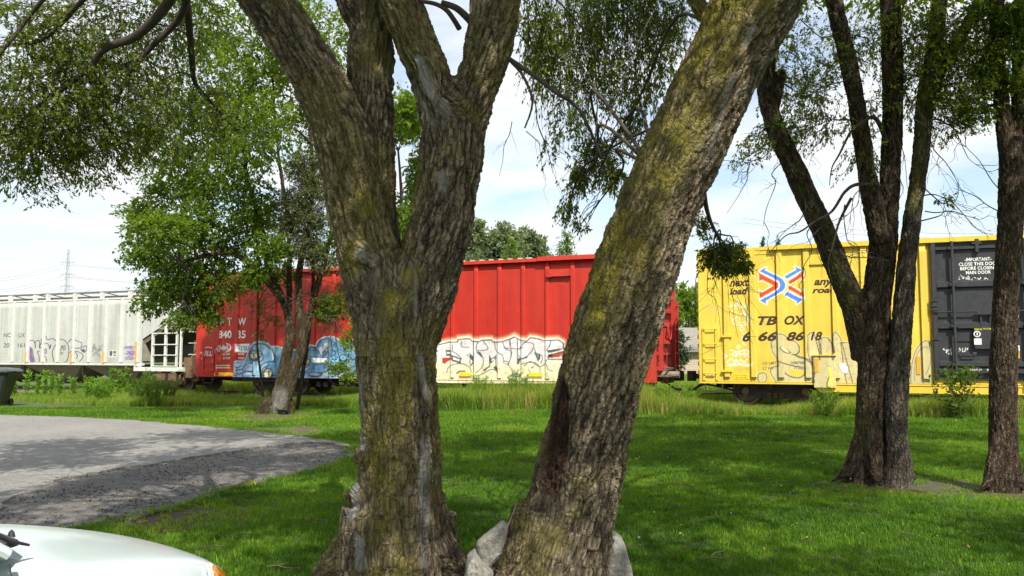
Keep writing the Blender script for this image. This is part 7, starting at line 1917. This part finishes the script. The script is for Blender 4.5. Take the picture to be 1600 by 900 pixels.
# weeds you can pick out, one by one
def weed(x, y, hpx, wpx, label, kind='spire', seed=0, tintm=M_weed, cat='weed', group='weeds along the track', d=None):
    g = gnd(x, y); T = Tree('goldenrod_plant' if kind != 'sapling' else 'leafy_sapling', label, cat, (*g[:2], 0), group); T.r = np.random.default_rng(seed)
    d = (g - CAM) @ FWD; h = hpx * d / FPX; w = wpx * d / FPX; r_ = T.r
    ns = {'spire': 3, 'bush': 26, 'sapling': 13, 'feather': 30}[kind]
    for k in range(ns):
        a = r_.uniform(0, 2 * PI); q = w * r_.random() ** .5 * (.35 if kind == 'spire' else .9); hh = h * r_.uniform(.75, 1.05) * (1 - .35 * (q / max(w, .01)) ** 2)
        top = g + np.array([q * math.cos(a), q * .7 * math.sin(a), hh]); b0 = g + np.array([q * .3 * math.cos(a), q * .2 * math.sin(a), 0])
        P = T.twig_tube([b0, (b0 + top) / 2 + r_.normal(0, .02, 3), top], .006, .002, 3, 4)
        nl = {'spire': 64, 'bush': 60, 'sapling': 44, 'feather': 46}[kind]
        t = r_.random(nl) ** (.7 if kind in ('spire', 'sapling') else .8); i_ = np.minimum((t * (len(P) - 1)).astype(int), len(P) - 2); fr = t * (len(P) - 1) - i_
        pos = P[i_] * (1 - fr[:, None]) + P[i_ + 1] * fr[:, None]; an = r_.uniform(0, 2 * PI, nl); dr = np.stack([np.cos(an), np.sin(an), np.full(nl, .55 if kind != 'feather' else 1.1)], 1)
        if kind == 'sapling': pos = pos + dr * r_.random(nl)[:, None] * .22
        V, F = leaves_np(pos, dr, {'spire': .16, 'bush': .12, 'sapling': .15, 'feather': .13}[kind], r_, {'spire': .36, 'bush': .24, 'sapling': .5, 'feather': .14}[kind], 0.0)
        tt = np.clip(r_.normal(.5, .2, nl), 0, 1).repeat(4); T.lv.append(V); T.lf.append(F + T.nl); T.nl += len(V); T.lt.append(tt)
    T.finish(tintm, M_weed if kind != 'sapling' else M_twig, 'leaves', 'stems')
for k, (x, y, h_, w_, lb) in enumerate(((22, 622, 30, 12, 'low pale weed right beside the refuse bin'), (42, 622, 44, 8, 'tall leafy weed, first upright one from the bin'), (58, 622, 36, 7, 'slim leafy weed with pointed top, second upright one from the bin'),
                             (70, 622, 42, 9, 'leafy weed under the first slanted hopper bay, third from the bin'), (82, 622, 41, 7, 'slender leafy weed under the hopper graffiti, left one of a touching pair'), (93, 622, 36, 8, 'bushy topped weed under the hopper graffiti, right one of a touching pair'), (113, 622, 33, 9, 'short broad weed standing alone before the pale round bush'))):
    weed(x, y, h_, w_, lb, 'spire', 100 + k)
weed(142, 624, 38, 20, 'pale round yellow green bush behind the brighter one', 'bush', 120)
weed(162, 630, 40, 24, 'brightest yellow green goldenrod bush in front of the hopper car', 'bush', 121)
weed(174, 622, 52, 8, 'tall slim weed rising behind the bright goldenrod bush', 'spire', 122)
weed(186, 622, 46, 8, 'upright weed between the goldenrod bush and the hopper jacking pad', 'spire', 123)
weed(197, 622, 46, 8, 'upright weed directly below the hopper jacking pad', 'spire', 124)
M_weedd = leaf_mat('dark_weed_leaf', [G(.07, .12, .025), G(.12, .20, .035), G(.18, .27, .05)], 0.4)
for k, (x, y, h_, w_, lb) in enumerate(((215, 632, 44, 20, 'dark feathery weed clump under the hopper end sill'), (240, 634, 46, 22, 'dark feathery weed clump below the hopper ladder'), (264, 630, 38, 18, 'dark feathery weed clump before the rusty hopper wheels'), (232, 624, 46, 14, 'taller weed clump touching the hopper end sill'),
                              (1288, 651, 44, 32, 'dark leafy weed clump beneath the graffiti covered yellow sill'))):
    weed(x, y, h_, w_, lb, 'feather', 130 + k, M_weedd)
M_sap = leaf_mat('sapling_leaf', [G(.035, .07, .014), G(.06, .11, .02), G(.10, .16, .03)], 0.4)
weed(1494, 655, 88, 62, 'spindly dark leaved sapling growing before the yellow car door sill', 'sapling', 140, M_sap, 'sapling', None)
for k, (x, y, h_, w_, lb) in enumerate(((750, 634, 50, 24, 'feathery tall grass clump nearest the split trunk, under the white graffiti'), (810, 636, 56, 24, 'feathery tall grass clump under the second yellow reflector of the red car'), (1075, 641, 34, 20, 'grassy weed clump beneath the coupler between red and yellow cars'), (1035, 645, 46, 20, 'seedy weed clump beside the leaning trunk under the red car end'))):
    weed(x, y, h_, w_, lb, 'feather', 150 + k, M_weed)

# thrown-away board in the grass by the yellow car
q = gnd(1316, 626)
mb = MB(); mb.prism([(-.28, -.06), (.05, -.09), (.32, -.03), (.28, .06), (-.05, .09), (-.3, .04)], .0, .035, 'z'); o = mb.build('broken_board', M_wtext)
o.location = (q[0], q[1], .30); o.rotation_euler = (.15, -.12, .1); tag(o, 'small white broken board lying on the weeds beneath the yellow car sill', 'board')

# ================================================================== PARKED CAR
P1 = np.array([-1.40, 4.15]); P2 = np.array([-1.865, 3.25]); hd = P1 - P2; hd = hd / np.linalg.norm(hd); HROT = math.atan2(hd[1], hd[0])
m, N, L, b = mat('car_paint'); M_car = m
b.inputs['Base Color'].default_value = (0.52, 0.64, 0.64, 1); b.inputs['Roughness'].default_value = 0.32; b.inputs['Metallic'].default_value = 0.15
b.inputs['Coat Weight'].default_value = 0.7; b.inputs['Coat Roughness'].default_value = 0.12
nn = noise_node(N, L, 3, 6, .7); rr = ramp(N, L, nn.outputs[0], [(.35, (.60, .70, .70)), (.65, (.66, .74, .74)), (.8, (.58, .63, .60))]); L.new(rr.outputs[0], b.inputs['Base Color'])
n2 = noise_node(N, L, 60, 4, .8); mr = N.new('ShaderNodeMapRange'); mr.inputs['To Min'].default_value = .2; mr.inputs['To Max'].default_value = .5; L.new(n2.outputs[0], mr.inputs['Value']); L.new(mr.outputs[0], b.inputs['Roughness'])
m, N, L, b = mat('lamp_glass'); M_lamp = m; b.inputs['Base Color'].default_value = (.62, .62, .58, 1); b.inputs['Roughness'].default_value = .08; b.inputs['Coat Weight'].default_value = 1.0
nv = N.new('ShaderNodeTexWave'); nv.inputs['Scale'].default_value = 22; tc = N.new('ShaderNodeTexCoord'); L.new(tc.outputs['Object'], nv.inputs['Vector']); rr = ramp(N, L, nv.outputs['Fac'], [(.2, (.35, .35, .33)), (.8, (.80, .80, .76))]); L.new(rr.outputs[0], b.inputs['Base Color'])
m, N, L, b = mat('amber_lens'); M_amber = m; b.inputs['Roughness'].default_value = .12; b.inputs['Coat Weight'].default_value = 1.0
nv = noise_node(N, L, 60, 2, .5); rr = ramp(N, L, nv.outputs[0], [(.35, (.50, .10, .005)), (.65, (.85, .26, .01))]); L.new(rr.outputs[0], b.inputs['Base Color'])
# nose corner of the car sits under the lamp seen in the photograph
org = np.array([-.07, .02]) + P1 - np.array([math.cos(HROT), math.sin(HROT)]) * -.24 + np.array([-math.sin(HROT), math.cos(HROT)]) * .74
car = empty('parked_car', (org[0], org[1], 0), HROT, 'pale blue white car parked with only its bonnet and amber corner lamp in view', 'car')
#            x      w     z_sh   z_top  z_bot
ST = [(.00, .56, .46, .50, .22), (-.03, .64, .52, .56, .20), (-.10, .71, .585, .625, .18), (-.24, .765, .645, .70, .18), (-.45, .80, .69, .765, .18), (-.75, .825, .735, .83, .18), (-1.10, .84, .785, .885, .18), (-1.38, .845, .82, .915, .18)]
def section(w, zs, zt, zb, n_top=7):
    pts = [(w * .90, zb), (w * .985, zb + .10), (w, (zb + zs) * .52), (w * .995, zs - .10), (w * .975, zs - .03), (w * .93, zs + .012)]
    for k in range(1, n_top):
        t = k / (n_top - 1); y_ = w * .93 * (1 - t); pts.append((y_, zs + .012 + (zt - zs - .012) * math.sin(t * PI / 2) ** .9))
    full = [(-a, z_) for a, z_ in pts] + [(a, z_) for a, z_ in reversed(pts[:-1])]
    return full
def loft(name, st, mat_, parent, sub=1, cap0=True, cap1=True):
    V = []; F = []; m_ = None
    for (x_, w, zs_, zt_, zb_) in st:
        sc = section(w, zs_, zt_, zb_); m_ = len(sc)
        for y_, z_ in sc:
            # plan-view rounding: the middle of each section pushes forward at the nose
            bulge = .14 * (1 - (y_ / max(w, .01)) ** 2) * max(0.0, 1 + x_ / .5) if x_ > -.5 else 0
            V.append((x_ + bulge, y_, z_))
    for i in range(len(st) - 1):
        for k in range(m_ - 1): F.append((i * m_ + k, i * m_ + k + 1, (i + 1) * m_ + k + 1, (i + 1) * m_ + k))
        F.append((i * m_ + m_ - 1, i * m_, (i + 1) * m_, (i + 1) * m_ + m_ - 1))
    if cap0: F.append(tuple(range(m_ - 1, -1, -1)))
    if cap1: F.append(tuple((len(st) - 1) * m_ + k for k in range(m_)))
    me = bpy.data.meshes.new(name); me.from_pydata(V, [], F); me.update(); fix_normals(me); me.materials.append(mat_)
    me.polygons.foreach_set('use_smooth', np.ones(len(me.polygons), bool)); o = link(name, me, parent)
    sb = o.modifiers.new('s', 'SUBSURF'); sb.levels = sb.render_levels = 2; return o
loft('front_body', ST, M_car, car, cap1=True)
ST2 = [(-1.385, .845, .82, .915, .18), (-1.9, .85, .86, .90, .18), (-2.6, .85, .88, .90, .18), (-3.3, .845, .89, .92, .18), (-3.6, .84, .89, .95, .18), (-4.0, .82, .87, .95, .18), (-4.35, .78, .80, .88, .2), (-4.46, .70, .55, .60, .24)]
loft('rear_body', ST2, M_car, car)
# windscreen, roof, side glass with black frame
def quad(name, P, th, mat_, parent=car):
    P = [Vector(p) for p in P]; nrm = (P[1] - P[0]).cross(P[2] - P[0]).normalized() * th
    mb = MB(); vs = [tuple(p) for p in P] + [tuple(p - nrm) for p in P]; n_ = len(P)
    mb.add(vs, [tuple(range(n_)), tuple(range(2 * n_ - 1, n_ - 1, -1))] + [(i, n_ + i, n_ + (i + 1) % n_, (i + 1) % n_) for i in range(n_)]); o = mb.build(name, mat_, parent); fix_normals(o.data); return o
RF = 1.36
quad('windscreen', [(-1.36, -.66, .905), (-1.36, .66, .905), (-1.98, .55, RF - .03), (-1.98, -.55, RF - .03)], .006, M_darkglass)
quad('rear_window', [(-3.75, .62, .96), (-3.75, -.62, .96), (-3.15, -.53, RF - .03), (-3.15, .53, RF - .03)], .006, M_darkglass)
mb = MB(); mb.prism([(-1.95, RF - .045), (-2.1, RF), (-2.6, RF + .02), (-3.05, RF), (-3.2, RF - .045)], -.56, .56, 'y'); o = mb.build('roof', M_car, car); fix_normals(o.data)
for sg in (-1, 1):
    y0, y1 = sg * .775, sg * .575
    quad('side_window', [(-1.62, y0, .905), (-2.08, y1, RF - .06), (-2.50, y1, RF - .05), (-2.50, y0, .91)], .006, M_darkglass)
    quad('side_window', [(-2.57, y0, .91), (-2.57, y1, RF - .05), (-3.05, y1, RF - .07), (-3.38, y0, .92)], .006, M_darkglass)
    mb = MB()
    for a, b_ in (((-1.50, y0 * 1.005, .90), (-2.0, y1, RF - .03)), ((-2.535, y0, .90), (-2.535, y1, RF - .03)), ((-3.55, y0 * .98, .93), (-3.12, y1, RF - .04)), ((-1.50, y0, .90), (-3.5, y0, .91))): mb.tube([a, b_], .026, 6)
    mb.build('window_frame', M_blacktrim, car)
    mb = MB(); mb.tube([(-1.40, sg * .73, .885), (-1.7, sg * .66, 1.10), (-2.0, sg * .585, RF - .03)], .026, 8); mb.build('pillar', M_car, car)
    mb = MB(); mb.tube([(-1.27, sg * .69, .895), (-1.36, sg * .685, .925), (-1.7, sg * .625, 1.145), (-2.0, sg * .55, RF)], [.005, .009, .010, .010], 8); mb.build('windscreen_seal', M_blacktrim, car)
    mb = MB(); mb.prism([(-1.47, .875), (-1.80, 1.06), (-1.85, .89)], sg * .79 - .008, sg * .79 + .008, 'y'); mb.build('window_corner', M_blacktrim, car)
    mb = MB(); mb.box(-2.42, -2.26, sg * .852 - .012, sg * .852 + .012, .70, .735, .01); mb.build('door_handle', M_blacktrim, car)
# cowl strip, wiper, washer jets, panel gaps
mb = MB(); mb.prism([(-1.42, -.70), (-1.30, -.66), (-1.24, -.45), (-1.22, 0), (-1.24, .45), (-1.30, .66), (-1.42, .70)], .895, .918, 'z'); mb.build('cowl_strip', M_blacktrim, car)
for y_ in (.0, .5):
    mb = MB(); mb.tube([(-1.30, y_, .93), (-1.38, y_ + .26, .95), (-1.50, y_ + .5, 1.0)], .009, 6); mb.tube([(-1.30, y_ - .02, .905), (-1.30, y_ - .02, .94)], .018, 8); mb.build('wiper', M_blacktrim, car)
for y_ in (-.32, .32):
    mb = MB(); mb.lathe([(.001, .03), (.012, .02), (.018, 0), (.018, -.03)], (-1.08, y_, .862), 'z', 10); mb.build('washer_jet', M_blacktrim, car)
for sg in (-1, 1):
    mb = MB(); mb.tube([(-1.44, sg * .795, .862), (-1.45, sg * .838, .79), (-1.45, sg * .855, .6), (-1.43, sg * .85, .3)], .0045, 5); mb.build('door_gap', M_blacktrim, car)
    # lamp units wrap the corner
    def patch(name, x0, x1, f0, f1, mat_, lift):
        V = []; F = []; n_ = 7; m_ = 5
        for i in range(n_):
            x_ = x0 + (x1 - x0) * i / (n_ - 1)
            ii = [s_ for s_ in ST]
            xs_ = [-s_[0] for s_ in ii]; w = np.interp(-x_, xs_, [s_[1] for s_ in ii]); zs_ = np.interp(-x_, xs_, [s_[2] for s_ in ii])
            bulge = 0
            for k in range(m_):
                t = f0 + (f1 - f0) * k / (m_ - 1); z_ = zs_ - .17 + .165 * t; V.append((x_, sg * (w * (1.0 - .03 * t ** 3) + lift - .012 * abs(2 * t - 1) ** 3), z_))
        for i in range(n_ - 1):
            for k in range(m_ - 1): F.append((i * m_ + k, (i + 1) * m_ + k, (i + 1) * m_ + k + 1, i * m_ + k + 1))
        me = bpy.data.meshes.new(name); me.from_pydata(V, [], F); me.update(); fix_normals(me); me.materials.append(mat_); me.polygons.foreach_set('use_smooth', np.ones(len(me.polygons), bool))
        o = link(name, me, car); so = o.modifiers.new('t', 'SOLIDIFY'); so.thickness = .02; so.offset = 0
        return o
    patch('headlight', -.02, -.27, 0, 1, M_lamp, .010)
    patch('turn_signal', -.085, -.25, .12, .93, M_amber, .020)
    for x_ in (-.82, -3.55):
        mb = MB(); mb.lathe([(.001, -.1), (.30, -.1), (.315, -.06), (.315, .06), (.30, .1), (.20, .1), (.19, .07), (.001, .07)] if sg > 0 else [(.001, -.07), (.19, -.07), (.20, -.1), (.30, -.1), (.315, -.06), (.315, .06), (.30, .1), (.001, .1)], (x_, sg * .765, .315), 'y', 24); o = mb.build('wheel', M_rubber, car, smooth=False)
        mb = MB(); mb.lathe([(.001, -.012), (.18, -.012), (.185, .0), (.001, .012)], (x_, sg * .862, .315), 'y', 20); mb.build('wheel_cover', M_galv, car)
for ch in [c for c in bpy.data.objects if c.parent is car]:
    me = ch.data
    if me.users > 1 and me.get('fx'): continue
    n = len(me.vertices); co = np.empty(n * 3, np.float32); me.vertices.foreach_get('co', co); co = co.reshape(-1, 3)
    x_ = co[:, 0]; co[:, 0] = np.where(x_ > -1.45, x_ * .86, x_ + .203); me.vertices.foreach_set('co', co.ravel()); me.update(); me['fx'] = 1
print('script done', sum(len(o.data.loops) - 2 * len(o.data.polygons) for o in scene.objects if o.type == 'MESH'))
